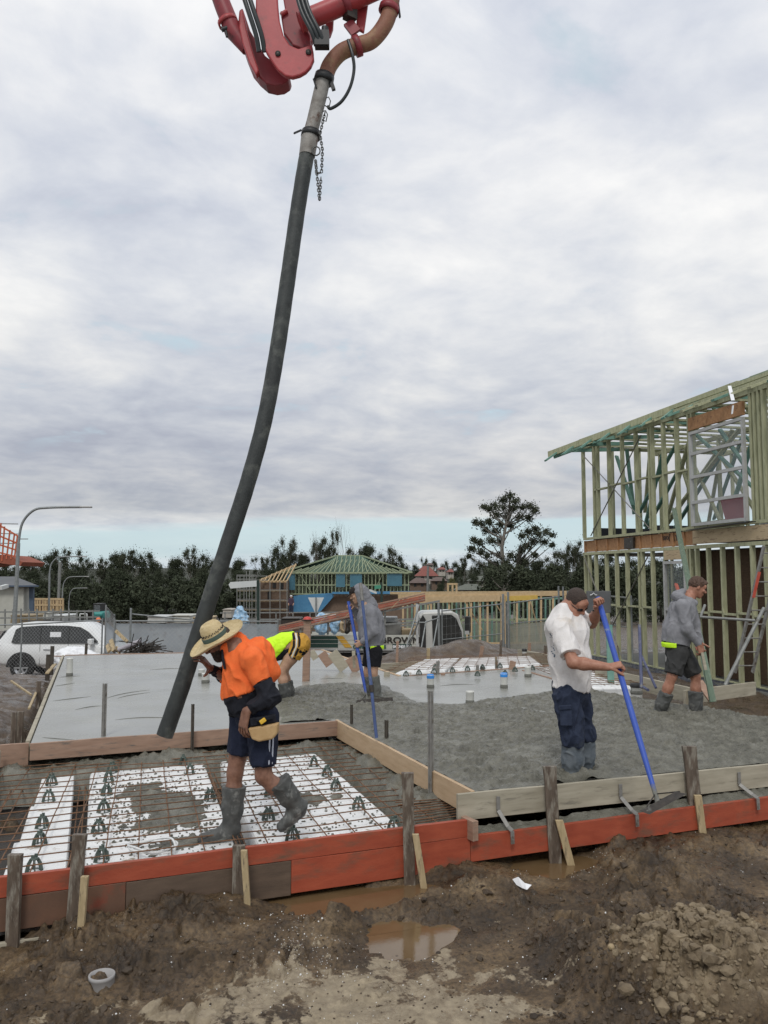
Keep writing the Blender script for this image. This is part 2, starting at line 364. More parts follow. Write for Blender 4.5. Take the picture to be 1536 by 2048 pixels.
def radial(r0, r1, nr, mode, a0, a1, na):
    if mode == 'inv': r = 1/np.linspace(1/r0, 1/r1, nr)
    else: r = np.geomspace(r0, r1, nr)
    return r
ang = np.radians(np.concatenate([np.linspace(-100,-32,50,endpoint=False), np.linspace(-32,32,640,endpoint=False), np.linspace(32,100,51)]))
rr = np.concatenate([np.linspace(1.2,3.4,30,endpoint=False), 1/np.linspace(1/3.4,1/9.5,360,endpoint=False), np.geomspace(9.5,60,110,endpoint=False), np.geomspace(60,2500,50)])
RR, AA = np.meshgrid(rr, ang, indexing='ij'); heading = PS
GX = RR*np.sin(heading+AA); GY = RR*np.cos(heading+AA)
GZ, SM, HM = ground_full(GX, GY)
DD = GX*.308+GY*.951
FARA = sst(DD, 7.5, 12)
ground = grid_mesh('ground', GX, GY, GZ, m_mud, attr={'sand': SM, 'heap': HM, 'far': FARA}); tag(ground, kind='structure')
def gz(x, y): return float(ground_full(np.array([float(x)]), np.array([float(y)]))[0][0])
# water
m_water = pm('muddy_water', (.13,.082,.038), (.165,.108,.055), 4, .06, bump=.05, bscale=14, spec=.6)
def pool(name, c, rx, ry, z, rot=0):
    b = MB(); n = 40; b.add([(c[0]+rx*math.cos(2*math.pi*k/n)*math.cos(rot)-ry*math.sin(2*math.pi*k/n)*math.sin(rot), c[1]+rx*math.cos(2*math.pi*k/n)*math.sin(rot)+ry*math.sin(2*math.pi*k/n)*math.cos(rot), z) for k in range(n)], [tuple(range(n))])
    o = b.build(name, m_water); tag(o, kind='structure'); return o
pool('puddle_water', W1, 1.0, .55, -.556, .06); pool('puddle_water', (W2[0], W2[1]-.02), .50, .45, -.557); pool('puddle_water', W3, .8, .42, -.555, .12)

# ---------------------------------------------------------------- concrete
m_slab = pm('smooth_wet_concrete', (.255,.255,.23), (.32,.32,.29), 1.1, .26, bump=.06, bscale=9, rvar=.10, c3=(.225,.225,.205), s3=.9, t3=.52, w3=.2, detail=8)
slab_pts = [(-.86,8.975),(2.44,9.262),(2.67,5.98),(7.34,6.06),(7.30,7.75),(6.62,10.4),(8.35,13.55),(8.3,13.9),(4.50,13.12),(4.42,18.3),(-1.17,18.75)]
b = MB(); b.prism([(x,y,-.16) for x, y in slab_pts], (0,0,.16)); slab = b.build('smooth_concrete_slab', m_slab); tag(slab, kind='structure')
for k, arc in enumerate([((106,1402),(140,1398),(182,1393)),((110,1372),(135,1369),(150,1366)),((210,1398),(235,1387),(300,1380)),((235,1397),(250,1391),(300,1385)),((85,1483-8),(110,1478),(150,1480)),((118,1355),(135,1353),(160,1352)),((520,1390),(560,1384),(600,1387)),((230,1440),(290,1432),(350,1437)),((640,1358),(660,1357),(685,1357)),((300,1340),(340,1336),(370,1338)),((880,1372),(910,1368),(950,1369)),((150,1420),(180,1412),(205,1412))]):
    p0, p1, p2 = [G(x, y, .0) for x, y in arc]; b = MB(); pts = [p0*(1-t)**2+p1*2*t*(1-t)+p2*t*t for t in [i/14 for i in range(15)]]; b.tube([p+UP*.001 for p in pts], [.001+.006*math.sin(math.pi*i/14) for i in range(15)], 5); tag(b.build('concrete_trowel_ridge', MATS['smooth_wet_concrete_ridge'] if 'smooth_wet_concrete_ridge' in MATS else pm('smooth_wet_concrete_ridge', (.10,.10,.085), (.15,.15,.13), 5, .4)), kind='structure')
def pip(px, py, poly):
    c = np.zeros(px.shape, bool); n = len(poly); j = n-1
    for i in range(n):
        xi, yi = poly[i]; xj, yj = poly[j]; c ^= ((yi > py) != (yj > py)) & (px < (xj-xi)*(py-yi)/(yj-yi+1e-12)+xi); j = i
    return c
def dist_in(px, py, poly):
    dm = np.full(px.shape, 1e9); n = len(poly)
    for i in range(n):
        ax, ay = poly[i]; bx, by = poly[(i+1)%n]; ex, ey = bx-ax, by-ay; t = (((px-ax)*ex+(py-ay)*ey)/(ex*ex+ey*ey)).clip(0,1)
        dm = np.minimum(dm, np.hypot(px-ax-t*ex, py-ay-t*ey))
    return np.where(pip(px, py, poly), dm, -dm)
m_wetc = pm('rough_wet_concrete', (.078,.075,.057), (.185,.178,.142), 8, .36, bump=.75, bscale=60, rvar=.18, bdist=.014, detail=10, c3=(.215,.21,.175), s3=1.8, t3=.56, w3=.12)
edge = [gp(560,1440,0), gp(520,1405,0), gp(590,1372,0), gp(690,1366,0), gp(770,1372,0), gp(812,1388,0), gp(840,1405,0), gp(900,1409,0), gp(965,1400,0), gp(1030,1391,0), gp(1110,1384,0), gp(1200,1380,0)]
rough_poly = [(2.2,5.6),(7.8,5.7),(7.7,7.9),(7.0,10.6)]+[e for e in edge[::-1]]+[gp(540,1462,0),(2.0,9.0),(2.2,8.9)]
xs = np.arange(1.0, 7.42, .0125); ys = np.concatenate([np.arange(5.9, 9.0, .0125), np.arange(9.0, 13.2, .022)]); CX, CY = np.meshgrid(xs, ys)
def lump3(x, y):
    h1, h2, i3 = worley(x*46, y*46); return i3**2*sst(h2-h1, 0, .5)*.010*sst(fbm(x*1.7+3, y*1.7, 3), -.1, .4)-.016*sst(fbm(x*5, y*5, 4), .12, .5)-.010*sst(ridged(x*2.2+y*.6, y*3.4, 3), .62, .85)
def lumps(x, y, s=1.0):
    wx = x+.05*fbm(x*3, y*3, 3); wy = y+.05*fbm(x*3+9, y*3, 3); f1, f2, i1 = worley(wx*9, wy*9); g1, g2, i2 = worley(wx*21, wy*21)
    return s*(.016*fbm(x*1.6, y*1.6, 4)+i1**1.5*sst(f2-f1, 0, .5)*.036*sst(fbm(x*1.3, y*1.3+4, 3), -.3, .3)+i2**1.5*sst(g2-g1, 0, .5)*.020+.022*ridged(x*5, y*5, 3)+lump3(wx, wy)+.010*fbm(x*30, y*30, 3)-.018)
dd = dist_in(CX, CY, rough_poly)+.10*fbm(CX*2.5, CY*2.5, 4)
db = np.minimum(CY-(5.90+.0263*(CX-2.5)), np.where(CY < 9.3, CX-(2.67-.065*(CY-5.9)), 9)); db = np.minimum(db, np.minimum(7.39, 7.40-.247*(CY-7.6))-CX); db = np.minimum(db, np.where(CX < 2.6, np.maximum(CY-(9.03+.0727*(CX+.84)), CX-2.44), 9)); kb = .12+.88*sst(db, -.01, .16)
CZ = -.03+.034*sst(dd, -.06, .10)+(.028*sst(dd, -.04, .22)+(lumps(CX, CY)+.006)*sst(dd, .0, .35))*kb
for bx, by, dep in ((*gp(1142,1562,0), .015), (*gp(1165,1545,0), .015), (*gp(1322,1428,0), .02), (*gp(1392,1436,0), .02)):
    rq = np.hypot(CX-bx, CY-by); CZ = CZ-dep*np.exp(-(rq/.12)**4)+.03*np.exp(-((rq-.17)/.05)**2)
wet = grid_mesh('rough_concrete', CX, CY, CZ, m_wetc, mask=(dd > -.05) & (CY > 5.905+.0263*(CX-2.5)) & ((CX > 2.675-.065*(CY-5.9)) | (CY > 9.34)) & ((CY > 9.0+.0727*(CX+.84)+.035) | (CX > 2.44)) & (CX < np.minimum(7.38, 7.39-.247*(CY-7.6)))); tag(wet, kind='structure')
# set-down bay: poured beams round a floor of foam pods
bay = [(-.95,5.60),(2.62,5.80),(2.55,9.25),(-.85,9.05)]
xs = np.arange(-1.35, 2.75, .018); ys = np.arange(5.55, 9.35, .02); BX, BY = np.meshgrid(xs, ys)
de = 9.05+(BX+.85)*.07-BY                 # distance from the middle board
dr = 2.52-BX
far_edge = sst(-de, -.62, -.30); right_edge = sst(-dr, -.42, -.12)*sst(BY, 5.95, 6.6)
rise = np.maximum(far_edge, right_edge)
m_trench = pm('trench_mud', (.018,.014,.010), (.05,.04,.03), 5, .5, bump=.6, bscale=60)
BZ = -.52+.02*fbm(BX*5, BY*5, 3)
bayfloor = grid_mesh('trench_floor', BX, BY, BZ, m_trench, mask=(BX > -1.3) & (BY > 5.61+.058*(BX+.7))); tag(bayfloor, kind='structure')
PZ = -.50+rise*.30+lumps(BX, BY, 1.1)*rise+.06*fbm(BX*3, BY*3, 3)*rise
poured = grid_mesh('poured_beam_concrete', BX, BY, PZ, m_wetc, mask=(rise > .06) & (BY > 5.63+.058*(BX+.7))); tag(poured, kind='structure')
# strip of concrete in the rebate between grey board and red board
RX, RT = np.meshgrid(np.arange(2.58, 7.3, .02), np.linspace(0, 1, 16)); ry0 = 5.745+.0156*(RX-2.563)+.035; ry1 = 5.865+.0263*(RX-2.5); RY = ry0+(ry1-ry0)*RT; RZ = -.300+.0173*(RX-2.563)+.05*RT+lumps(RX, RY, .45)*RT
reb = grid_mesh('rebate_concrete', RX, RY, RZ, m_wetc); tag(reb, kind='structure')
# ================================================================ FORMWORK, STAKES, PODS
m_red = pm('red_painted_board', (.30,.055,.026), (.40,.085,.040), 5, .55, bump=.2, bscale=30, stretch=(1,1,3), c3=(.14,.082,.05), s3=3.2, t3=.51, w3=.22, r3=.85)
m_redstain = pm('muddy_red_board', (.105,.062,.042), (.17,.085,.05), 4, .6, bump=.15, bscale=30, c3=(.28,.06,.032), s3=3.0, t3=.60, w3=.15)
m_brownb = pm('mud_stained_board', (.085,.058,.040), (.14,.095,.065), 4, .65, bump=.2, bscale=40, stretch=(1,1,5))
m_pine = pm('raw_pine_board', (.42,.29,.17), (.56,.41,.26), 3.5, .65, bump=.12, bscale=40, stretch=(1,1,7), c3=(.24,.17,.11), s3=3.5, t3=.60, w3=.14)
m_greyb = pm('weathered_grey_board', (.30,.27,.20), (.44,.40,.31), 2.5, .75, bump=.2, bscale=40, stretch=(1,1,8), c3=(.17,.155,.12), s3=4, t3=.57, w3=.15)
m_pinkb = pm('pinkish_timber_board', (.26,.16,.11), (.38,.25,.18), 3.5, .7, bump=.15, bscale=40, stretch=(1,1,7), c3=(.12,.11,.095), s3=5, t3=.55, w3=.15)
m_peg = pm('wet_hardwood_peg', (.060,.042,.030), (.15,.115,.085), 6, .55, bump=.35, bscale=30, stretch=(5,5,1), c3=(.24,.215,.175), s3=4, t3=.50, w3=.1)
m_pegp = pm('pale_pine_peg', (.34,.26,.14), (.50,.39,.23), 7, .65, bump=.2, bscale=40, stretch=(5,5,1), c3=(.13,.10,.07), s3=5, t3=.54, w3=.12)
m_steel = pm('galvanised_picket', (.17,.165,.15), (.30,.29,.27), 14, .5, metal=.35, bump=.15, bscale=90, c3=(.11,.085,.06), s3=9, t3=.55, w3=.12)
m_dsteel = pm('dark_rusty_picket', (.045,.038,.032), (.10,.085,.065), 14, .6, metal=.3, bump=.15, bscale=90, c3=(.17,.16,.14), s3=12, t3=.58, w3=.1)
m_rebar = pm('rusty_reinforcing_bar', (.12,.060,.030), (.24,.13,.07), 22, .75, metal=.2, c3=(.09,.08,.065), s3=3, t3=.55, w3=.15)
m_foam = pm('white_polystyrene', (.74,.75,.74), (.81,.82,.81), 7, .75, bump=.08, bscale=90, c3=(.34,.28,.21), s3=6, t3=.585, w3=.07, detail=9)
m_pvc = pm('white_plastic_pipe', (.62,.62,.58), (.70,.70,.66), 8, .35, c3=(.28,.27,.24), s3=9, t3=.60, w3=.08)
m_chair = pm('dark_green_plastic', (.055,.080,.068), (.10,.13,.11), 20, .45, c3=(.16,.16,.14), s3=30, t3=.6, w3=.06)
def board(name, label, p, q, h, th, mat, group=None, cat='board', back=1, extra=0.0):
    """board from p to q: top edge at p.z/q.z, front face through p-q, thickness behind (+y side if back=1)"""
    p, q = Vector(p), Vector(q); d = (q-p); dh = Vector((d.x,d.y,0)).normalized(); nrm = Vector((-dh.y,dh.x,0))*back*th
    n = max(2, int(d.length/.35)); b = MB(); top = []; vs = []; 
    for i in range(n+1):
        t = i/n; c = p+d*t; wz = rnd.uniform(-.003,.003); wy = rnd.uniform(-.003,.003); o = nrm.normalized()*wy
        vs += [c+o+V(0,0,wz), c+o+nrm+V(0,0,wz), c+o+nrm-V(0,0,h), c+o-V(0,0,h)]
    fs = []
    for i in range(n):
        for k in range(4): fs.append((i*4+k, i*4+(k+1)%4, i*4+4+(k+1)%4, i*4+4+k))
    fs += [(3,2,1,0), tuple(n*4+k for k in range(4))]; b.add(vs, fs)
    o = b.build(name, mat, bevel=.003); return tag(o, label, cat, group)
# front edge: two courses of red boards
yF = lambda x: 5.585+.058*(x+.7)
def fb(x, z): return (x, yF(x), z)
board('formwork_board', 'long red board along the top front edge of the foam and mesh bay', fb(-1.35,-.165), fb(2.545,-.165), .125, .038, m_red)
board('formwork_board', 'mud-stained brown and faded red lower board at the left front of the bay', fb(-1.35,-.293), fb(.06,-.293), .20, .036, m_redstain)
board('formwork_board', 'dark brown lower board between two pegs under the red top board', fb(.063,-.293), fb(1.16,-.293), .235, .036, m_brownb)
board('formwork_board', 'lower red board beneath the bay corner, starting at the brown board', fb(1.163,-.293), fb(2.56,-.293), .225, .036, m_red)
board('formwork_board', 'red lower board running right below the long grey board', fb(2.563,-.288), (7.4,5.82,-.206), .19, .036, m_red)
board('formwork_board', 'short pale green-edged plank low against the mud at far left', (-1.3,5.50,-.545), (-.33,5.55,-.53), .10, .03, m_greyb)
board('formwork_block', 'small pinkish timber block capping the end of the red top board', (2.55,5.70,-.155), (2.60,5.71,-.155), .15, .16, m_pinkb, cat='block')
board('formwork_board', 'long weathered grey board holding the rough concrete above the red board', (2.50,5.86,.006), (7.25,5.985,.006), .20, .035, m_greyb)
board('formwork_board', 'bare pine board running away from the grey board to the bay corner', (2.66,5.90,.012), (2.44,9.30,.012), .20, .035, m_pine)
board('formwork_board', 'pinkish board between the smooth slab and the foam bay', (-.86,8.93,.010), (2.43,9.22,.010), .17, .035, m_pinkb)
board('formwork_block', 'grey timber corner block with nail holes left of the slab edge', (-1.22,8.98,.0), (-.88,9.02,.0), .22, .04, m_pinkb, cat='block')
board('formwork_board', 'weathered side board on the left of the foam bay', (-1.16,8.9,-.03), (-1.42,5.9,-.12), .22, .035, m_greyb)
# slab edge boards
def tops(pts, th, name, label, mat, h=.2, z=.012):
    b = MB()
    for (x0,y0),(x1,y1) in zip(pts[:-1], pts[1:]):
        d = Vector((x1-x0,y1-y0,0)).normalized(); s = Vector((-d.y,d.x,0))*th
        b.hexa([V(x0,y0,z-h),V(x1,y1,z-h),V(x1,y1,z-h)+s,V(x0,y0,z-h)+s],[V(x0,y0,z),V(x1,y1,z),V(x1,y1,z)+s,V(x0,y0,z)+s])
    return tag(b.build(name, mat, bevel=.004), label, 'board')
tops([(-.875,9.1),(-.98,12.2)], .045, 'edge_board', 'pale board capping the near half of the slab left edge', m_greyb)
tops([(-.985,12.25),(-1.19,18.75)], .045, 'edge_board', 'pale board capping the far half of the slab left edge', m_greyb)
tops([(4.40,18.35),(1.2,18.60),(-1.17,18.80)], .05, 'edge_board', 'low timber board along the far edge of the smooth slab', m_pinkb)
tops([(4.55,13.10),(4.50,15.6),(4.45,18.35)], .06, 'edge_board', 'thin timber batten along the slanting right edge of the smooth slab', m_pine)
tops([(8.3,13.86),(4.58,13.08)], .05, 'edge_board', 'thin muddy timber between the smooth slab and the far foam pods', m_pinkb, h=.12)
a_ = G(748,1332,0); c_ = G(1003,1316,0); e_ = G(1062,1302,0)
board('formwork_board', 'grey board behind the far foam pods, in front of the truck', (a_.x,a_.y,.03), (c_.x,c_.y,.03), .22, .05, m_greyb)
a_ = G(1035,1306,0); c_ = G(1180,1330,0)
board('formwork_board', 'short grey board turning the far right corner of the pods', (a_.x,a_.y,.08), (c_.x,c_.y,.06), .22, .05, m_greyb)
a_ = G(1190,1352,0); c_ = G(1400,1395,0); board('formwork_board', 'long pale board behind the legs of the walking worker in the hoodie', (a_.x,a_.y,.16), (c_.x,c_.y,.10), .22, .045, m_greyb)
a_ = G(1372,1391,0); c_ = G(1512,1373,0); board('formwork_board', 'grey board end sticking out beside the green timber prop', (a_.x,a_.y,.07), (c_.x,c_.y,.07), .2, .045, m_greyb)
# right side edge capping
a_ = G(1200,1382,0); b_ = G(1300,1400,0); c_ = G(1420,1405,0); d_ = G(1545,1442,0)
tops([(7.40,7.6),(6.72,10.35)], .05, 'edge_board', 'low pale board along the right edge of the rough concrete', m_greyb)
tops([(6.70,10.40),(6.95,13.2)], .05, 'edge_board', 'muddy plank behind the rough concrete near the white pipes', m_pinkb, h=.1)

# ---- pegs
def peg(label, foot, head, w=.05, th=.035, mat=None, z0=None, group='timber pegs propping the front boards', cat='peg', name='timber_peg', crush=True):
    foot, head = Vector(foot), Vector(head); d = head-foot; n = 7; b = MB(); a, u = orth(d, V(0,1,0)); vs = []
    a = R_.copy(); u = d.normalized().cross(a).normalized()
    for i in range(n+1):
        t = i/n; c = foot+d*t; k = 1+rnd.uniform(-.03,.03); 
        if crush and i == n: k = 1.10
        vs += [c+a*(sx*w*k/2)+u*(sy*th*k/2) for sx, sy in ((-1,-1),(1,-1),(1,1),(-1,1))]
    fs = [(i*4+k, i*4+(k+1)%4, i*4+4+(k+1)%4, i*4+4+k) for i in range(n) for k in range(4)]+[(3,2,1,0), tuple(n*4+k for k in range(4))]
    b.add(vs, fs)
    o = b.build(name, mat or m_peg, bevel=.003); return tag(o, label, cat, group)
def pegpx(label, x0, y0, x1, y1, d, wpx, **k):
    f = P(x0, y0, d); h = P(x1, y1, d); f.z -= .25; k.setdefault('w', wpx*d/1600); return peg(label, f, h, **k)
dF = lambda px: 5.62-.0002*px   # depth of the front face seen at pixel px
def dfront(px):
    # depth of the front board line under image column px
    v = ray(px, 1700); n = Vector((-.058,1,0)); t = (Vector((0,5.585+.0406-.045,0))-CP).dot(n)/v.dot(n); return t*v.dot(FH)
for lab, x0, y0, x1, y1, wp in (('weathered grey peg at the far left of the red boards', 25,1900,31,1708,25), ('leaning grey peg with a pale offcut beside it at the left boards', 143,1832,160,1668,25),
        ('dark topped peg directly below the boot of the worker in orange', 475,1800,478,1690,22), ('tall dark peg at the corner between foam bay and grey board', 820,1742,815,1545,22),
        ('dark rusty-topped peg in the middle of the grey board', 1112,1700,1099,1532,24), ('tall dark peg beside the rake blade at the right', 1398,1650,1378,1492,25)):
    pegpx(lab, x0, y0, x1, y1, dfront((x0+x1)/2), wp)
for lab, x0, y0, x1, y1, wp in (('pale pine offcut wedged by the leaning grey peg', 157,1862,170,1752,14), ('thin pale brace leaning in the mud under the orange shirt worker', 503,1840,488,1700,12),
        ('pale diagonal brace beside the tall corner peg', 858,1772,831,1668,13), ('split pale brace beside the rusty-topped peg', 1156,1722,1118,1640,15), ('short pale brace beside the peg near the rake blade', 1410,1655,1395,1590,14)):
    pegpx(lab, x0, y0, x1, y1, dfront((x0+x1)/2)-.10, wp, mat=m_pegp, th=.03, group='pale braces beside the pegs', name='brace_peg', cat='brace', crush=False)
# ---- steel pickets (folded channel with holes read as notches)
def picket(label, x, y, z0, z1, w=.045, lean=(0,0), mat=None, group='steel pickets holding the inner boards'):
    b = MB(); a = R_*w/2; f = FH*.022; t = FH*.005; top = V(x+lean[0], y+lean[1], z1); bot = V(x, y, z0)
    pr = [-a, -a*.5+f*0, -a*.25-f, a*.25-f, a*.5, a, a+t, a*.5+t, a*.2-f+t*1.4, -a*.2-f+t*1.4, -a*.5+t, -a+t]
    n = len(pr); b.add([bot+p for p in pr]+[top+p for p in pr], [(i,(i+1)%n,n+(i+1)%n,n+i) for i in range(n)]+[tuple(range(n-1,-1,-1)), tuple(range(n,2*n))])
    o = b.build('steel_picket', mat or m_steel); return tag(o, label, 'picket', group)
def pk(lab, px, pyt, x, y, z0, mat=None, w=.045, lean=(0,0)):
    d = x*FH.x+y*FH.y; zt = P(px, pyt, d).z; picket(lab, x, y, z0, zt, w, lean, mat)
for lab, px, yt, yb, zb, mat, w in (('tall galvanised picket on the slab board near the hose end', 206,1367,1505,-.17,m_steel,.05), ('short dark picket on the slab board beside the hose end', 384,1408,1500,-.17,m_dsteel,.035),
        ('dark picket near the inner corner of the bay', 703,1409,1485,-.2,m_dsteel,.035), ('leaning rusty picket halfway along the pine board', 773,1440,1520,-.2,m_dsteel,.042), ('tallest galvanised picket on the pine board, left of the man in white', 862,1382,1592,-.2,m_steel,.05)):
    g = G(px, yb, zb); pk(lab, px, yt, g.x, g.y, -.5, mat, w)
# ---- bent brackets between grey and red board
def bracket(label, px):
    c = WP(px, 1600, V(2.5,5.86,0), V(4.75,.125,0).normalized()); x = c.x; y = c.y-.012; b = MB()
    top = V(x,y,-.035); k1 = V(x,y,-.14); zr = -.283+.0173*(x-2.563); yr = 5.737+.0156*(x-2.563)-.012; k2 = V(x+.045,yr+.05,zr+.03); k3 = V(x+.055,yr,zr+.012); k4 = V(x+.055,yr-.004,zr-.085)
    for p, q in zip((top,k1,k2,k3), (k1,k2,k3,k4)): b.beam(p, q, .032, .008, up=V(0,1,.01))
    return tag(b.build('steel_bracket', m_steel, bevel=.002), label, 'bracket', 'bent steel brackets hooked over the red board')
bracket('bent steel bracket left of the rusty-topped peg', 995); bracket('bent steel bracket below the legs of the man in white, left of the rake blade', 1240); bracket('bent steel bracket at the far right end of the grey board', 1478)

# ---- foam pods
def pod(label, quad, zt=-.27, h=.2):
    """quad: 4 plan corners (near-left, near-right, far-right, far-left)"""
    c = sum((Vector(q) for q in quad), Vector((0,0)))/4; n = 14; b = MB(); vs = []; fs = []
    ring = []
    for k in range(4):
        p, q = Vector(quad[k]), Vector(quad[(k+1)%4])
        for i in range(n): ring.append(p.lerp(q, i/n))
    m = len(ring); cr = []
    for p in ring:
        d = p-c; cr.append(p)
    # rounded corner rings: outer lower, outer upper, inset top
    def rd(p, k): return c+(p-c)*k
    L_ = [(1.0, zt-h), (1.0, zt-.03), (.985, zt-.008), (.96, zt)]
    for k, zz_ in L_: vs += [V(*rd(p,k), zz_+(rnd.uniform(-.002,.002))) for p in ring]
    for r in range(len(L_)-1):
        for i in range(m): fs.append((r*m+i, r*m+(i+1)%m, (r+1)*m+(i+1)%m, (r+1)*m+i))
    fs.append(tuple((len(L_)-1)*m+i for i in range(m)))
    b.add(vs, fs, False); o = b.build('foam_pod', m_foam); return tag(o, label, 'foam pod', 'white foam pods under the mesh')
def lerp2(q, u0, u1, v0, v1):
    q = [Vector(x) for x in q]; f = lambda u, v: q[0].lerp(q[1], u).lerp(q[3].lerp(q[2], u), v); return [f(u0,v0), f(u1,v0), f(u1,v1), f(u0,v1)]
QM = [(-.20,5.70),(.82,5.76),(.86,9.0),(-.28,8.86)]; QR = [(.98,5.78),(2.12,5.86),(2.08,8.98),(1.02,9.02)]; QL = [(-.66,5.68),(-.31,5.70),(-.42,8.66),(-.74,8.60)]
nm = {0:'nearest the red board', 1:'in the middle', 2:'at the far end'}
for k in range(3):
    pod(f'wide foam pod {nm[k]} of the centre column', lerp2(QM, 0, 1, k/3+.003, (k+1)/3-.003)); 
    pod(f'wide foam pod {nm[k]} of the right column', lerp2(QR, 0, 1, k/3+.003, (k+1)/3-.003))
    sh = (.0,.12,.22)[k]; pod(f'narrow cut foam pod {nm[k]} of the left column', lerp2(QL, -.12+sh*.9, 1, k/3+.003, (k+1)/3-.003))
# far pods
A = [G(790,1364,-.12), G(1085,1346,-.12), G(1060,1326,-.12), G(850,1333,-.12)]; A = [(p.x,p.y) for p in A]
B = [G(1195,1372,-.12), G(1262,1392,-.12), G(1262,1372,-.12), G(1200,1358,-.12)]; B = [(p.x,p.y) for p in B]
for i, (u0, u1) in enumerate(((0,.32),(.34,.66),(.68,1))):
    pod(f"far foam pod {('left of the others','between two others','right of the others')[i]} behind the smooth slab", lerp2(A, u0, u1, 0, 1), zt=.03, h=.2)
pod('far foam pod between the man in white and the walking worker', [(6.65,10.9),(7.5,10.7),(8.2,13.2),(7.3,13.5)], zt=.0, h=.15)

# ---- reinforcement mesh (one welded sheet)
def mesh_sheet(name, label, quad, nu, nv, z, r=.0045, wob=.012, over=.04):
    b = MB(); q = [Vector(p) for p in quad]
    f = lambda u, v: q[0].lerp(q[1], u).lerp(q[3].lerp(q[2], u), v)
    for j in range(nv+1):
        v = j/nv; jy = rnd.uniform(-.01,.01); pts = []
        for i in range(25):
            u = -over+(1+2*over)*i/24; p = f(u, v); pts.append(V(p.x, p.y+jy, z+r+wob*math.sin(p.x*2.1+j)*.6+wob*float(fbm(np.array([p.x*1.3]), np.array([p.y*1.3]), 2)[0])))
        b.tube(pts, r, 5)
    for i in range(nu+1):
        u = i/nu; pts = []
        for j in range(25):
            v = -over*.3+(1+over*.6)*j/24; p = f(u, v); pts.append(V(p.x+rnd.uniform(-.003,.003), p.y, z-r+wob*float(fbm(np.array([p.x*1.3]), np.array([p.y*1.3]), 2)[0])))
        b.tube(pts, r, 5)
    return tag(b.build(name, m_rebar), label, 'mesh sheet')
mesh_sheet('reinforcing_mesh', 'rusty steel mesh sheet laid over the foam pods in the front bay', [(-1.20,5.66),(2.36,5.86),(2.36,9.08),(-1.06,8.92)], 16, 17, -.215, r=.0052)
mesh_sheet('reinforcing_mesh', 'rusty steel mesh sheet over the far foam pods behind the slab', [(A[0][0]-.1,A[0][1]),(A[1][0]+.2,A[1][1]),(A[2][0]+.3,A[2][1]),(A[3][0]-.2,A[3][1])], 14, 9, .07, wob=.006)
mesh_sheet('reinforcing_mesh', 'rusty steel mesh over the pod by the right-hand boards', [(6.6,10.8),(7.6,10.6),(8.2,13.2),(7.2,13.5)], 5, 11, .05, wob=.006)
b = MB()
for zt in (-.36,-.44):
    for x in (.87,.93): b.tube([V(x,5.7,zt), V(x+.02,8.9,zt)], .006, 5)
for x in (-.245,-.30): b.tube([V(x,5.7,-.38), V(x-.07,8.8,-.38)], .006, 5)
for x in (-.9,-1.0,-1.1): b.tube([V(x,5.7,-.36), V(x+.02,8.8,-.36)], .006, 5)
tag(b.build('trench_reinforcement', m_rebar), 'long rusty bars down in the trenches between the pods', 'steel bars')
b = MB()
for k in range(9):
    y = 6.0+k*.06; b.tube([V(2.2,y,-.22+k*.004), V(2.62,y+.02,-.20)], .005, 5)
tag(b.build('bar_ends', m_rebar), 'cluster of rusty bar ends poking out by the corner block', 'steel bars')

# ---- bar chairs
def make_chair_proto():
    b = MB(); s = .045
    for k in range(4):
        t = math.pi/4+k*math.pi/2; c, q = math.cos(t), math.sin(t)
        pts = [V(c*s*1.0,q*s*1.0,0), V(c*s*.80,q*s*.80,.045), V(c*s*.42,q*s*.42,.078)]
        for p, e, w0, w1 in ((pts[0],pts[1],.026,.024),(pts[1],pts[2],.024,.020)): b.beam(p, e, w0, .008, up=V(-q,c,0), taper=w1/w0)
    b.lathe([(.050,0),(.054,.004),(.046,.007),(.044,.002)], V(0,0,0), 16)
    b.lathe([(.024,.072),(.027,.078),(.020,.086),(.010,.082),(.010,.074)], V(0,0,0), 12)
    for q in (-1,1): b.box((q*.017,0,.092), (.008,.022,.022))
    return b
cp = make_chair_proto(); c_me = None
chairs = [('in the far row of the left pods',103,1570),('second from the far end on the left pods',97,1603),('in the middle of the left pods',84,1655),('low on the left pods',79,1690),('nearest on the left pods beside the red board',68,1742),
 ('furthest left on the centre pods',224,1545),('below the furthest on the centre pods',217,1562),('third down the left side of the centre pods',213,1590),('fourth down the left side of the centre pods',207,1624),('fifth down the left side of the centre pods',197,1665),('nearest on the centre pods by the red board',203,1722),
 ('at the far edge of the centre pods',366,1530),('just inside the far edge of the centre pods',380,1548),('half buried in the spilt concrete',420,1600),
 ('at the far corner of the right pods',598,1504),('near the far corner of the right pods',628,1532),('below the far corner of the right pods',654,1552),('on the right side of the right pods',672,1580),('behind the lifted boot',540,1592),('beside the dark concrete on the right pods',717,1618),('between the two boots',537,1640),('near corner of the right pods by the tall peg',788,1660),('under the toe of the lifted boot',585,1680)]
c0 = None
for i, (lab, px, py) in enumerate(chairs):
    g = G(px, py, -.27); nm_ = 'bar_chair'
    if c0 is None:
        c0 = cp.build(nm_, m_chair, world=False); o = c0
    else: o = c0.copy(); COL.objects.link(o)
    o.location = (g.x, g.y, -.271); o.rotation_euler = (0,0,rnd.uniform(0,1.5)); o.scale = (1.0,1.0,1.05); tag(o, 'small green plastic bar chair '+lab, 'bar chair', 'bar chairs holding up the mesh')
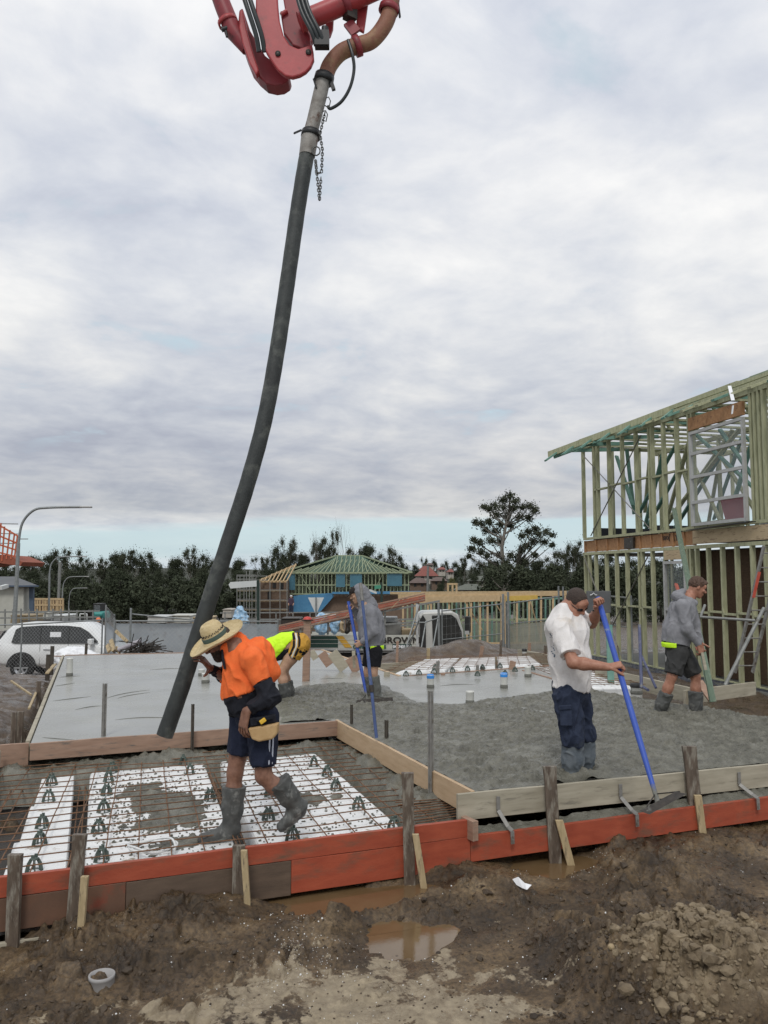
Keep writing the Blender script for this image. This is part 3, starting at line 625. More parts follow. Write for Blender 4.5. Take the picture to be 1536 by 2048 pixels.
for i, (px, py) in enumerate([(812,1352),(838,1349),(868,1346),(905,1344),(935,1341),(965,1338),(870,1338),(1000,1335),(1030,1343),(1065,1340),(1010,1350),(955,1352)]):
    g = G(px, py, .03); o = c0.copy(); COL.objects.link(o); o.location = (g.x, g.y, .028); o.scale = (.95,.95,.85)
    tag(o, 'tiny bar chair on the far pods, '+('leftmost in the near row','second in the near row','third in the near row by the picket','fourth in the near row','fifth in the near row','sixth in the near row','in the back row at left','in the back row at centre','right of the dark wedge','rightmost, beside the white pipe','nearest the blue-topped pipe','between the two blue-topped pipes')[i], 'bar chair', 'bar chairs on the far pods')
# ---- spilt concrete on pods, crumbs
def patch(name, label, cx, cy, rx, ry, rot, zb, hgt, seed, mat):
    X, Y = np.meshgrid(np.arange(cx-rx*1.5, cx+rx*1.5, .012), np.arange(cy-ry*1.5, cy+ry*1.5, .012)); m = bump2(X, Y, (cx,cy), rx, ry, 1, 2.5, rot)+.42*fbm(X*4+seed, Y*4, 5)+.2*fbm(X*13, Y*13+seed, 3)
    k = sst(m, .40, .62); Z = zb-.02+k*(.024+hgt*(m-.45).clip(0,1))+lumps(X, Y, .7)*k
    o = grid_mesh(name, X, Y, Z, mat, mask=(m > .36), org=(cx,cy,zb)); return tag(o, label, 'concrete spill')
patch('concrete_spill', 'large dark splash of concrete across the centre foam pods', .38, 7.25, .36, .85, .15, -.27, .05, 1, m_wetc)
patch('concrete_spill', 'low splash of concrete beside the planted boot', .40, 6.25, .33, .17, .1, -.27, .04, 6, m_wetc)
patch('concrete_spill', 'patch of concrete behind the lifted boot on the right pods', 1.62, 7.08, .26, .20, 0, -.27, .05, 4, m_wetc)
patch('concrete_spill', 'small patch of concrete between the two boots', 1.18, 6.75, .10, .07, 0, -.27, .03, 9, m_wetc)
b = MB()
for k in range(2200):
    t = rnd.random()
    if t < .75: x, y = rnd.gauss(.3,.40), rnd.gauss(7.1,.85)
    else: x, y = rnd.uniform(.99,2.1), rnd.uniform(5.9,8.9)
    if not (-.22 < x < .84 or 1.0 < x < 2.08) or not 5.72 < y < 8.95: continue
    b.ico((x,y,-.265), rnd.uniform(.004,.013)*(1.4 if rnd.random() < .08 else 1), .3, (1,1,.7))
tag(b.build('concrete_crumbs', m_wetc), 'small crumbs of wet concrete scattered on the pods', 'crumbs', kind='stuff')
m_bead = pm('white_foam_bead', (.75,.75,.72), (.82,.82,.8), 3, .7)
b = MB()
for k in range(1000):
    c = rnd.choice([(1000,1870,260,110),(620,1885,60,35),(980,1700,200,40),(1000,1980,500,80),(1140,1715,60,18),(300,1850,300,80),(600,1910,90,45),(1380,1700,200,50)]); px, py = rnd.gauss(c[0],c[2]), rnd.gauss(c[1],c[3])
    if not (0 < px < 1536 and 1665+(1536-px)*.03 < py < 2060): continue
    g = G(px, py, -.5); b.v and None
    g.y -= .0; b.ico((g.x,g.y,-9), rnd.uniform(.0014,.0034)*(2.0 if rnd.random() < .08 else 1), .3)
arr = np.array(b.v).reshape(-1,12,3); cc = arr.mean(1); zz0 = ground_full(cc[:,0], cc[:,1])[0]; ok = cc[:,1] < 5.55+.058*(cc[:,0]+.7); arr[:,:,2] += (9+zz0+.003)[:,None]; arr[~ok] = arr[ok][0]; b.v = [tuple(v) for v in arr.reshape(-1,3)]
tag(b.build('foam_beads', m_bead), 'white foam beads strewn through the mud', 'foam beads', kind='stuff')
# clods as loose stuff
b = MB(); n0 = 5200
for k in range(n0):
    px = rnd.uniform(-60,1600); py = rnd.uniform(1660,2100)
    if rnd.random() < .45: px, py = rnd.gauss(1400,130), rnd.gauss(1960,70)
    g = G(px, py, -.5); r = min(.045, .005+rnd.expovariate(1/.006)); b.ico((g.x,g.y,-9), r, .35, (1,1,.75))
arr = np.array(b.v).reshape(-1,12,3); cc = arr.mean(1); zz0, sd_, hm = ground_full(cc[:,0], cc[:,1]); size_ = np.ptp(arr[:,:,0], axis=1); ok = (cc[:,1] < 5.50+.058*(cc[:,0]+.7)) & (zz0 > -.565) & ((sd_ < .45) | (size_ < .016)); arr[:,:,2] += (9+zz0)[:,None]
hm = hm > .35
for nm2, sel, mt, lb in (('mud_clods', ok & ~hm, pm('mud_clod', (.030,.020,.011), (.085,.058,.033), 9, .6, bump=.6, bscale=90), 'loose dark clods of mud over the front ground'),
                     ('clay_clods', ok & hm, pm('clay_clod', (.10,.072,.042), (.30,.235,.15), 9, .85, bump=.7, bscale=90), 'loose pale clods on the clay heap')):
    m = MB(); a2 = arr[sel]; m.v = [tuple(v) for v in a2.reshape(-1,3)]; base = b.f[:20]; m.f = [tuple(i+12*k for i in f) for k in range(len(a2)) for f in base]; m.sm = [False]*len(m.f)
    tag(m.build(nm2, mt), lb, 'clods', kind='stuff')
m = MB(); rr2 = random.Random(77)
for k in range(900):
    g = G(rr2.gauss(1405,85), rr2.gauss(1930,62), -.38); r = .008+min(.04, rr2.expovariate(1/.010)); zz0, _, hm1 = ground_full(np.array([g.x]), np.array([g.y]))
    if hm1[0] < .15: continue
    v0 = len(m.v); m.ico((g.x, g.y, float(zz0[0])+r*.15), r, .34, (1,1,.8))
tag(m.build('clay_lumps', MATS['clay_clod'], bevel=.003), 'broken angular lumps of pale clay crowning the heap', 'clods', kind='stuff')
# stones and scraps
m_stone = pm('tan_stone', (.30,.22,.12), (.42,.33,.20), 9, .8, bump=.3, bscale=50)
for lab, px, py, r, sq in (('flat tan sandstone lying on top of the clay heap', 1307,1783,.052,(1.5,1,.5)), ('small round tan stone beside the flat sandstone', 1333,1786,.02,(1,1,.8)), ('small pale stone in the dark ridge', 1223,1932,.024,(1,1,.9))):
    g = G(px, py, -.36); b = MB(); zg = gz(g.x, g.y); b.ico((g.x,g.y,zg+r*.4), r, .15, sq); o = b.build('stone', m_stone, bevel=.006, smooth=False); tag(o, lab, 'stone')
m_white = pm('white_plastic_sheet', (.78,.79,.80), (.82,.83,.84), 5, .45)
b = MB(); g = G(1046,1770,-.5); zg = gz(g.x,g.y)+.02; e = R_*.018*1.6; f = FH*.03
b.add([g-e*2.2+f*2+V(0,0,zg-g.z+.03), g-e*.9+f*1.2+V(0,0,zg-g.z+.055), g+e*.4-f*.5+V(0,0,zg-g.z+.03), g+e*2.0-f*.8+V(0,0,zg-g.z+.02), g+e*.6-f*2+V(0,0,zg-g.z), g-e*.3-f*.9+V(0,0,zg-g.z+.0), g-e*1.4+f*.6+V(0,0,zg-g.z+.004)], [(0,1,6),(1,2,5,6),(2,3,4,5)])
o = b.build('plastic_scrap', m_white); md = o.modifiers.new('solid','SOLIDIFY'); md.thickness = .004; tag(o, 'crumpled white plastic scrap lying on the dark mud', 'scrap')
# grey pipe stub
def pipe(name, label, x, y, z0, z1, r, mat, cat='pipe', th=.006, group=None, extra=None, lean=(0,0)):
    b = MB(); ax = V(lean[0],lean[1],1); h = z1-z0
    b.lathe([(r,0),(r,h-.02),(r*1.03,h-.018),(r*1.03,h),(r-th,h),(r-th,h-min(.12,h*.8)),(.0,h-min(.12,h*.8))], (x,y,z0), 28, axis=ax)
    if extra is None: return tag(b.build(name, mat), label, cat, group)
    t = thing(name, label, cat, (x,y,z0), 0, group); b.build('pipe_body', mat, t)
    for nm3, prof, mt in extra: bb = MB(); bb.lathe(prof, (x,y,z1), 24); bb.build(nm3, mt, t)
    return t
g = G(203,1972,-.55); pipe('pipe_stub', 'short grey plastic pipe stub poking out of the foreground mud', g.x, g.y, gz(g.x,g.y)-.04, gz(g.x,g.y)+.055, .068, pm('grey_plastic_pipe', (.30,.29,.28), (.38,.37,.36), 8, .5, c3=(.16,.13,.10), s3=9, t3=.6, w3=.1))
m_bluep = pm('blue_plastic_cap', (.03,.22,.62), (.05,.30,.75), 6, .4); m_blk = pm('black_rubber', (.012,.012,.012), (.02,.02,.02), 8, .5)
m_cres = pm('concrete_smear', (.13,.13,.11), (.2,.2,.18), 12, .8, bump=.5, bscale=60)
def slabpipe(label, px, pyb, pyt, wpx, cap=None):
    g = G(px, pyb, 0); d = g.dot(FH); zt = P(px, pyt, d).z; r = wpx*d/1600/2; ex = [('concrete_smear', [(r*1.02,-zt),(r*1.12,-zt+.02),(r*1.04,-zt+.05),(r*1.0,-zt+.055)], m_cres)]
    if cap == 'blue': ex.append(('blue_cap', [(r*1.05,-.05),(r*1.08,-.01),(r*.9,.012),(0,.014)], m_bluep))
    if cap == 'black': ex.append(('black_lid', [(r*1.1,-.03),(r*1.12,.01),(r*.95,.025),(0,.028)], m_blk))
    return pipe('slab_pipe', label, g.x, g.y, -.05, zt, r, m_pvc, group='plastic pipes standing in the slab', extra=ex)
slabpipe('tall white pipe at the far left corner of the smooth slab', 139,1352,1316,12)
slabpipe('short white pipe in the slab in front of the hose', 411,1366,1346,15); slabpipe('small white pipe partly behind the hand on the hose', 403,1352,1338,12)
slabpipe('blue-topped pipe in the slab left of the other blue-topped one', 861,1376,1350,14,'blue'); slabpipe('blue-topped pipe in the slab nearer the man in white', 1008,1376,1347,14,'blue')
slabpipe('short white pipe at the edge of the rough concrete', 940,1408,1382,16); slabpipe('white pipe standing among the far foam pods', 1056,1354,1333,13)
slabpipe('squat white pipe with a black lid left of the walking worker', 1273,1388,1370,22,'black')
slabpipe('grey pipe stub with a dark lid by the far boards', 1049,1312,1300,9,'black')
# white coil
b = MB(); g = G(305,1697,-.24); pts = []
for k in range(64):
    t = 2*math.pi*k/32; rr_ = .155+.012*math.sin(t*3+k*.1); pts.append(g+R_*(rr_*1.05*math.cos(t))+FH*(rr_*.85*math.sin(t))+V(0,0,.012+.012*math.sin(t*2)+(.014 if k > 32 else 0)))
b.tube(pts, .0085, 8); tag(b.build('plastic_coil', pm('milky_plastic_tube', (.62,.63,.62), (.72,.73,.72), 6, .3)), 'loop of milky plastic tube lying on the foam near the red board', 'tube')
# ================================================================ BODIES (signed distance fields turned into one skin)
def _arr(v): return np.array([v[0],v[1],v[2]], dtype=np.float32)
class Sdf:
    def __init__(s): s.ops = []
    def c(s, a, b, ra, rb=None, k=.02): s.ops.append(('c', _arr(a), _arr(b), ra, ra if rb is None else rb, None, 1, k)); return s
    def f(s, a, b, ra, rb, ax, sc, k=.02): s.ops.append(('c', _arr(a), _arr(b), ra, rb, _arr(Vector(ax).normalized()), sc, k)); return s
    def e(s, c, axes, r, k=.02): s.ops.append(('e', _arr(c), [_arr(a) for a in axes], r, None, None, 1, k)); return s
    def sub(s, c, r, k=.01): s.ops.append(('s', _arr(c), None, r, None, None, 1, k)); return s
    def cut(s, p, n, k=.004): s.ops.append(('h', _arr(p), _arr(Vector(n).normalized()), None, None, None, 1, k)); return s
    def i(s, o, off=0): s.ops.append(('i', o, off, None, None, None, 1, 0)); return s
    def g(s, o, k=.01): s.ops.append(('g', o, None, None, None, None, 1, k)); return s
    def bounds(s):
        lo = np.full(3, 1e9); hi = np.full(3, -1e9)
        for o in s.ops:
            if o[0] == 'c':
                r = max(o[3], o[4])*max(1, o[6]); q = [o[1], o[2]]
            elif o[0] == 'e': r = max(o[3]); q = [o[1]]
            elif o[0] == 'g': l, h = o[1].bounds(); lo = np.minimum(lo, l); hi = np.maximum(hi, h); continue
            else: continue
            for p in q: lo = np.minimum(lo, p-r); hi = np.maximum(hi, p+r)
        return lo, hi
    def field(s, ax):
        F_ = np.full([len(a) for a in ax], .08, dtype=np.float32)
        for o in s.ops:
            if o[0] in 'ces':
                if o[0] == 'c': r = max(o[3], o[4])*max(1, o[6]); lo = np.minimum(o[1], o[2])-r-.07; hi = np.maximum(o[1], o[2])+r+.07
                else: r = max(o[3]) if o[0] == 'e' else o[3]; lo = o[1]-r-.07; hi = o[1]+r+.07
                sl = [slice(int(np.searchsorted(a, lo[i])), int(np.searchsorted(a, hi[i]))) for i, a in enumerate(ax)]
                if any(q.stop <= q.start for q in sl): continue
                X, Y, Z = np.meshgrid(*[a[q] for a, q in zip(ax, sl)], indexing='ij', sparse=True); sl = tuple(sl); cur = F_[sl]
            if o[0] == 'c':
                a, b = o[1], o[2]; ba = b-a; L2 = float(ba@ba)+1e-9; px, py, pz = X-a[0], Y-a[1], Z-a[2]
                h = np.clip((px*ba[0]+py*ba[1]+pz*ba[2])/L2, 0, 1); qx, qy, qz = px-h*ba[0], py-h*ba[1], pz-h*ba[2]; d2 = qx*qx+qy*qy+qz*qz
                if o[5] is not None:
                    w_ = qx*o[5][0]+qy*o[5][1]+qz*o[5][2]; d2 = d2-w_*w_*(1-1/(o[6]*o[6]))
                d = np.sqrt(np.maximum(d2, 0))-(o[3]+(o[4]-o[3])*h)
            elif o[0] == 'e':
                px, py, pz = X-o[1][0], Y-o[1][1], Z-o[1][2]; k0 = 0; k1 = 0
                for axv, r in zip(o[2], o[3]):
                    t = px*axv[0]+py*axv[1]+pz*axv[2]; k0 = k0+(t/r)**2; k1 = k1+(t/(r*r))**2
                k0 = np.sqrt(k0); d = k0*(k0-1)/np.sqrt(k1+1e-12)
            elif o[0] == 's':
                d = np.sqrt((X-o[1][0])**2+(Y-o[1][1])**2+(Z-o[1][2])**2)-o[3]; k = o[7]; h = np.clip(.5-.5*(cur+d)/k, 0, 1); F_[sl] = cur*(1-h)+(-d)*h+k*h*(1-h); continue
            elif o[0] == 'h':
                X, Y, Z = np.meshgrid(*ax, indexing='ij', sparse=True); d = (X-o[1][0])*o[2][0]+(Y-o[1][1])*o[2][1]+(Z-o[1][2])*o[2][2]
                k = o[7]; h = np.clip(.5-.5*(F_-d)/k, 0, 1); F_ = (F_*(1-h)+d*h+k*h*(1-h)).astype(np.float32); continue
            elif o[0] == 'i': F_ = np.maximum(F_, o[1].field(ax)-o[2]); continue
            else:
                d = o[1].field(ax); k = o[7]; h = np.clip(.5+.5*(F_-d)/k, 0, 1); F_ = (F_*(1-h)+d*h-k*h*(1-h)).astype(np.float32); continue
            k = o[7]; h = np.clip(.5+.5*(cur-d)/k, 0, 1); F_[sl] = cur*(1-h)+d*h-k*h*(1-h)
        return F_
    def mesh(s, res):
        lo, hi = s.bounds(); lo = lo-res*4; hi = hi+res*4; ax = [np.arange(lo[i], hi[i], res, dtype=np.float32) for i in range(3)]
        f = s.field(ax); ins = f < 0; nx, ny, nz = f.shape
        any_ = np.zeros((nx-1,ny-1,nz-1), np.int8)
        for a in (0,1):
            for b in (0,1):
                for c in (0,1): any_ += ins[a:nx-1+a, b:ny-1+b, c:nz-1+c]
        act = (any_ > 0) & (any_ < 8); ci = np.argwhere(act); idx = np.full(act.shape, -1, np.int64); idx[act] = np.arange(len(ci))
        cv = {(a,b,c): f[ci[:,0]+a, ci[:,1]+b, ci[:,2]+c] for a in (0,1) for b in (0,1) for c in (0,1)}
        acc = np.zeros((len(ci),3)); cnt = np.zeros(len(ci))
        for p, q in [((0,0,0),(1,0,0)),((0,1,0),(1,1,0)),((0,0,1),(1,0,1)),((0,1,1),(1,1,1)),((0,0,0),(0,1,0)),((1,0,0),(1,1,0)),((0,0,1),(0,1,1)),((1,0,1),(1,1,1)),((0,0,0),(0,0,1)),((1,0,0),(1,0,1)),((0,1,0),(0,1,1)),((1,1,0),(1,1,1))]:
            u, v = cv[p], cv[q]; m = (u < 0) != (v < 0); t = np.where(m, u/(u-v+1e-12), 0); P0 = np.array(p); D = np.array(q)-P0
            acc += np.where(m[:,None], P0+D*t[:,None], 0); cnt += m
        vs = (ci+acc/cnt[:,None])*res+np.array([a[0] for a in ax]); quads = []
        for axn in range(3):
            o1, o2 = [(1,2),(2,0),(0,1)][axn]; sl0 = [slice(1,-1)]*3; sl0[axn] = slice(0, f.shape[axn]-1)
            A = ins[tuple(sl0)]; sl1 = list(sl0); sl1[axn] = slice(1, f.shape[axn]); B = ins[tuple(sl1)]
            e = np.argwhere(A != B)
            if not len(e): continue
            e = e+np.array([1 if i != axn else 0 for i in range(3)]); flip = ~ins[tuple(e.T)]
            def cell(d1, d2):
                q = e.copy(); q[:,o1] -= d1; q[:,o2] -= d2; return idx[tuple(q.T)]
            Q = np.stack([cell(1,1), cell(0,1), cell(0,0), cell(1,0)], 1); Q[flip] = Q[flip][:,::-1]; quads.append(Q)
        Q = np.concatenate(quads); Q = Q[(Q >= 0).all(1)]; return vs, Q
def vnormals(vs, Q):
    n = np.zeros_like(vs); a = vs[Q[:,2]]-vs[Q[:,0]]; b = vs[Q[:,3]]-vs[Q[:,1]]; fn = np.cross(a, b)
    for k in range(4): np.add.at(n, Q[:,k], fn)
    return n/(np.linalg.norm(n, axis=1, keepdims=True)+1e-9)
def fbm3(p, oc=3):
    s = 0; a = 1; t = 0
    for k in range(oc): s = s+a*(vn3(p+k*11.3)-.5)*2; t += a; a *= .5; p = p*2.03
    return s/t
def sdf_obj(name, sdf, mat, parent, res=.006, wr=0, wscale=(9,9,9), wdir=None, smooth_it=1, folds=None):
    try: vs, Q = sdf.mesh(res)
    except ValueError: print('EMPTY SDF', name); return None
    for _ in range(smooth_it):      # one relaxation pass
        acc = np.zeros_like(vs); c = np.zeros(len(vs))
        for k in range(4):
            for j in ((k+1)%4, (k+3)%4): np.add.at(acc, Q[:,k], vs[Q[:,j]]); np.add.at(c, Q[:,k], 1)
        vs = vs*.5+.5*acc/np.maximum(c,1)[:,None]
    if wr:
        n = vnormals(vs, Q); p = vs*np.array(wscale); q = p+.8*fbm3(p*.6+3, 2)[:,None]
        r1 = 1-np.abs(fbm3(q, 2))*2.2; vs = vs+n*((np.clip(r1,-.3,1)**2)*wr-wr*.45)[:,None]+n*(fbm3(p*2.3+7, 2)*wr*.3)[:,None]
    org = np.array(parent.location) if parent is not None else vs.mean(0)
    me = bpy.data.meshes.new(name); vs = (vs-org).astype(np.float32)
    me.vertices.add(len(vs)); me.vertices.foreach_set('co', vs.ravel()); me.loops.add(Q.size); me.loops.foreach_set('vertex_index', Q.ravel().astype(np.int32))
    me.polygons.add(len(Q)); me.polygons.foreach_set('loop_start', (np.arange(len(Q))*4).astype(np.int32)); me.polygons.foreach_set('loop_total', np.full(len(Q),4,dtype=np.int32))
    me.polygons.foreach_set('use_smooth', np.full(len(Q), True)); me.update(calc_edges=True); me.validate()
    me.materials.append(mat); o = bpy.data.objects.new(name, me); COL.objects.link(o)
    if parent is None: o.location = org
    else: adopt(o, parent)
    return o
def head_sdf(s, H, u, f, neck, nr=.056, k=.018, sc=1.0, beard=0):
    u = u.normalized(); f = (f-u*f.dot(u)).normalized(); sd_ = u.cross(f).normalized(); ax = [sd_, f, u]; q = lambda a, b, c: H+(sd_*a+f*b+u*c)*sc
    s.e(q(0,-.012,.022), ax, (.075*sc,.096*sc,.098*sc), k); s.e(q(0,.030,-.045), ax, (.056*sc,.062*sc,.070*sc), .03); s.e(q(0,.066,-.100), ax, (.026*sc,.022*sc,.020*sc), .03)
    s.e(q(0,.066,.042), ax, (.060*sc,.030*sc,.036*sc), .02)
    for e in (-1,1):
        s.e(q(e*.040,.070,-.018), ax, (.024*sc,.022*sc,.020*sc), .015); s.c(q(e*.012,.092,.026), q(e*.046,.080,.022), .010*sc, .008*sc, .012)
        s.e(q(e*.077,-.006,-.006), ax, (.010*sc,.019*sc,.032*sc), .008)
        s.sub(q(e*.031,.104,.006), .016*sc, .012)
    s.c(q(0,.094,.018), q(0,.116,-.022), .008*sc, .013*sc, .008); s.c(q(-.016,.098,-.026), q(.016,.098,-.026), .009*sc, .009*sc, .01)
    s.c(q(-.020,.088,-.060), q(.020,.088,-.060), .009*sc, .009*sc, .008); s.c(q(-.015,.090,-.070), q(.015,.090,-.070), .008*sc, .008*sc, .004)
    s.c(q(0,-.035,-.045), neck, nr*sc, nr*1.1*sc, .03); return q
def hand_sdf(s, W, f, n, t, curl=(25,45,30), sc=1.0, thumb=(.55,.65,.35), spread=.0, tb=(.1,.3)):
    """W wrist, f along the hand, n out of the palm, t towards the thumb"""
    f = f.normalized(); n = (n-f*n.dot(f)).normalized(); t = (t-f*t.dot(f)-n*t.dot(n)).normalized(); k = .008
    for o in (.026,.009,-.009,-.026): s.c(W+t*o*.7*sc, W+f*.088*sc+t*o*sc, .0155*sc, .0125*sc, .012)
    for o, ln, dc in ((.0305,.92,0),(.0105,1.03,4),(-.0100,.97,8),(-.0295,.78,12)):
        p = W+f*(.088-abs(o)*.15)*sc+t*o*sc; a = 0; r = .0083*sc
        for seg, c in zip((.044,.027,.021), curl):
            a += math.radians(c+dc*.4); d = f*math.cos(a)+n*math.sin(a)+t*(spread*(o/.028)); d.normalize(); e = p+d*seg*ln*sc; s.c(p, e, r, r*.92, .0015); p = e; r *= .92
    p = W+f*.018*sc+t*.026*sc; d = (f*thumb[0]+t*thumb[1]+n*thumb[2]).normalized(); r = .0135*sc
    for seg, b in ((.042,0),(.032,tb[0]),(.026,tb[1])):
        d = (d+f*b*.5+n*b).normalized(); e = p+d*seg*sc; s.c(p, e, r, r*.88, .006); p = e; r *= .88
    return s
def arm(s, sh, el, wr, r=(.052,.043,.046,.028), k=.02): s.c(sh, el, r[0], r[1], k); s.c(el, el.lerp(wr,.3), r[1], r[2], k); s.c(el.lerp(wr,.3), wr, r[2], r[3], k)
def leg(s, hp, kn, an, r=(.088,.058,.058,.036), k=.03):
    s.c(hp, hp.lerp(kn,.5), r[0], r[0]*.88, k); s.c(hp.lerp(kn,.5), kn, r[0]*.88, r[1], k); m = kn.lerp(an,.32); s.c(kn, m, r[1]*.95, r[2], k); s.c(m, an, r[2], r[3], k)
def boot(s, kn, an, toe, top, r=(.078,.07,.052), back=None):
    """gumboot: shaft from top towards the ankle, foot to the toe"""
    s.c(top, top.lerp(an,.55), r[0], r[1], .02); s.c(top.lerp(an,.55), an, r[1], r[2]+.008, .03); d = (toe-an); heel = an-d.normalized()*.035-UP*.03*0
    s.c(an+(an-top).normalized()*.03, toe+(an-top).normalized()*.0, r[2], .044, .03); s.c(heel+(an-top).normalized()*.035, an+(an-top).normalized()*.03, .045, .05, .03)
    s.cut(top, top-an)

skinm = lambda n_, a, b_: pm(n_, a, b_, 30, .5, bump=.12, bscale=120, spec=.4)
m_skinA = skinm('tanned_skin', (.26,.125,.075), (.37,.20,.13)); m_skinB = skinm('ruddy_skin', (.30,.13,.08), (.42,.21,.14)); m_skinC = skinm('fair_skin', (.40,.23,.15), (.50,.31,.21))
m_skinAd = skinm('shaded_tanned_skin', (.17,.08,.052), (.28,.145,.095))  # tanned skin darkened overall, shade of the hat brim put into the colour
def cloth(n_, a, b_=None, **k): d_ = dict(scale=14, rough=.85, bump=.45, bscale=32, bdist=.012, spec=.25); d_.update(k); return pm(n_, a, b_ or tuple(min(1, x*1.2) for x in a), **d_)
m_orange = cloth('orange_hi_vis_fabric', (.80,.145,.035), (.90,.19,.05), c3=(.62,.13,.04), s3=5, t3=.57, w3=.2); m_black = cloth('black_navy_fabric', (.010,.011,.016), (.018,.019,.026)); m_navy = cloth('navy_short_fabric', (.010,.014,.030), (.018,.023,.045))
m_neon = cloth('neon_yellow_fabric', (.55,.92,.02), (.66,1.0,.05)); m_must = cloth('mustard_fabric', (.50,.26,.035), (.60,.33,.06)); m_greyh = cloth('grey_marl_fleece', (.20,.20,.215), (.27,.27,.285))
m_whitet = cloth('white_cotton', (.68,.65,.62), (.76,.73,.71), c3=(.56,.48,.38), s3=3.5, t3=.55, w3=.2); m_denim = cloth('navy_work_denim', (.014,.020,.040), (.035,.046,.078), c3=(.07,.085,.10), s3=6, t3=.6, w3=.15)
m_char = cloth('charcoal_short_fabric', (.030,.030,.030), (.05,.05,.049)); m_blacks = cloth('black_short_fabric', (.009,.009,.012), (.015,.015,.018))
m_boot = pm('muddy_rubber_boot', (.045,.047,.045), (.10,.102,.095), 14, .55, bump=.25, bscale=70, c3=(.20,.20,.185), s3=12, t3=.56, w3=.1)
m_bootb = pm('cement_covered_boot', (.10,.105,.095), (.17,.172,.155), 10, .75, bump=.4, bscale=70, c3=(.06,.055,.045), s3=9, t3=.58, w3=.1)
m_jboot = pm('cement_stained_legging', (.075,.095,.115), (.16,.18,.195), 12, .8, bump=.3, bscale=80, c3=(.25,.26,.26), s3=9, t3=.58, w3=.1)
m_hairb = pm('brown_hair', (.055,.028,.016), (.10,.052,.03), 60, .6, bump=.5, bscale=180, stretch=(1,1,.3)); m_hairg = pm('dark_cropped_hair', (.030,.021,.017), (.07,.048,.037), 90, .8, bump=.4, bscale=300, c3=(.11,.065,.048), s3=14, t3=.60, w3=.15)
m_beard = pm('dark_beard', (.02,.013,.009), (.045,.03,.02), 80, .8, bump=.5, bscale=250)
def straw_mat():
    m = pm('woven_straw', (.50,.38,.19), (.66,.53,.31), 26, .7, bump=.5, bscale=150, stretch=(1,1,2.5), c3=(.34,.24,.11), s3=30, t3=.60, w3=.1); return m
m_straw = straw_mat(); m_band = cloth('green_grey_hat_band', (.06,.085,.07))
XL = -R_     # image-left in world
def mix3(a, b, t): return a*(1-t)+b*t

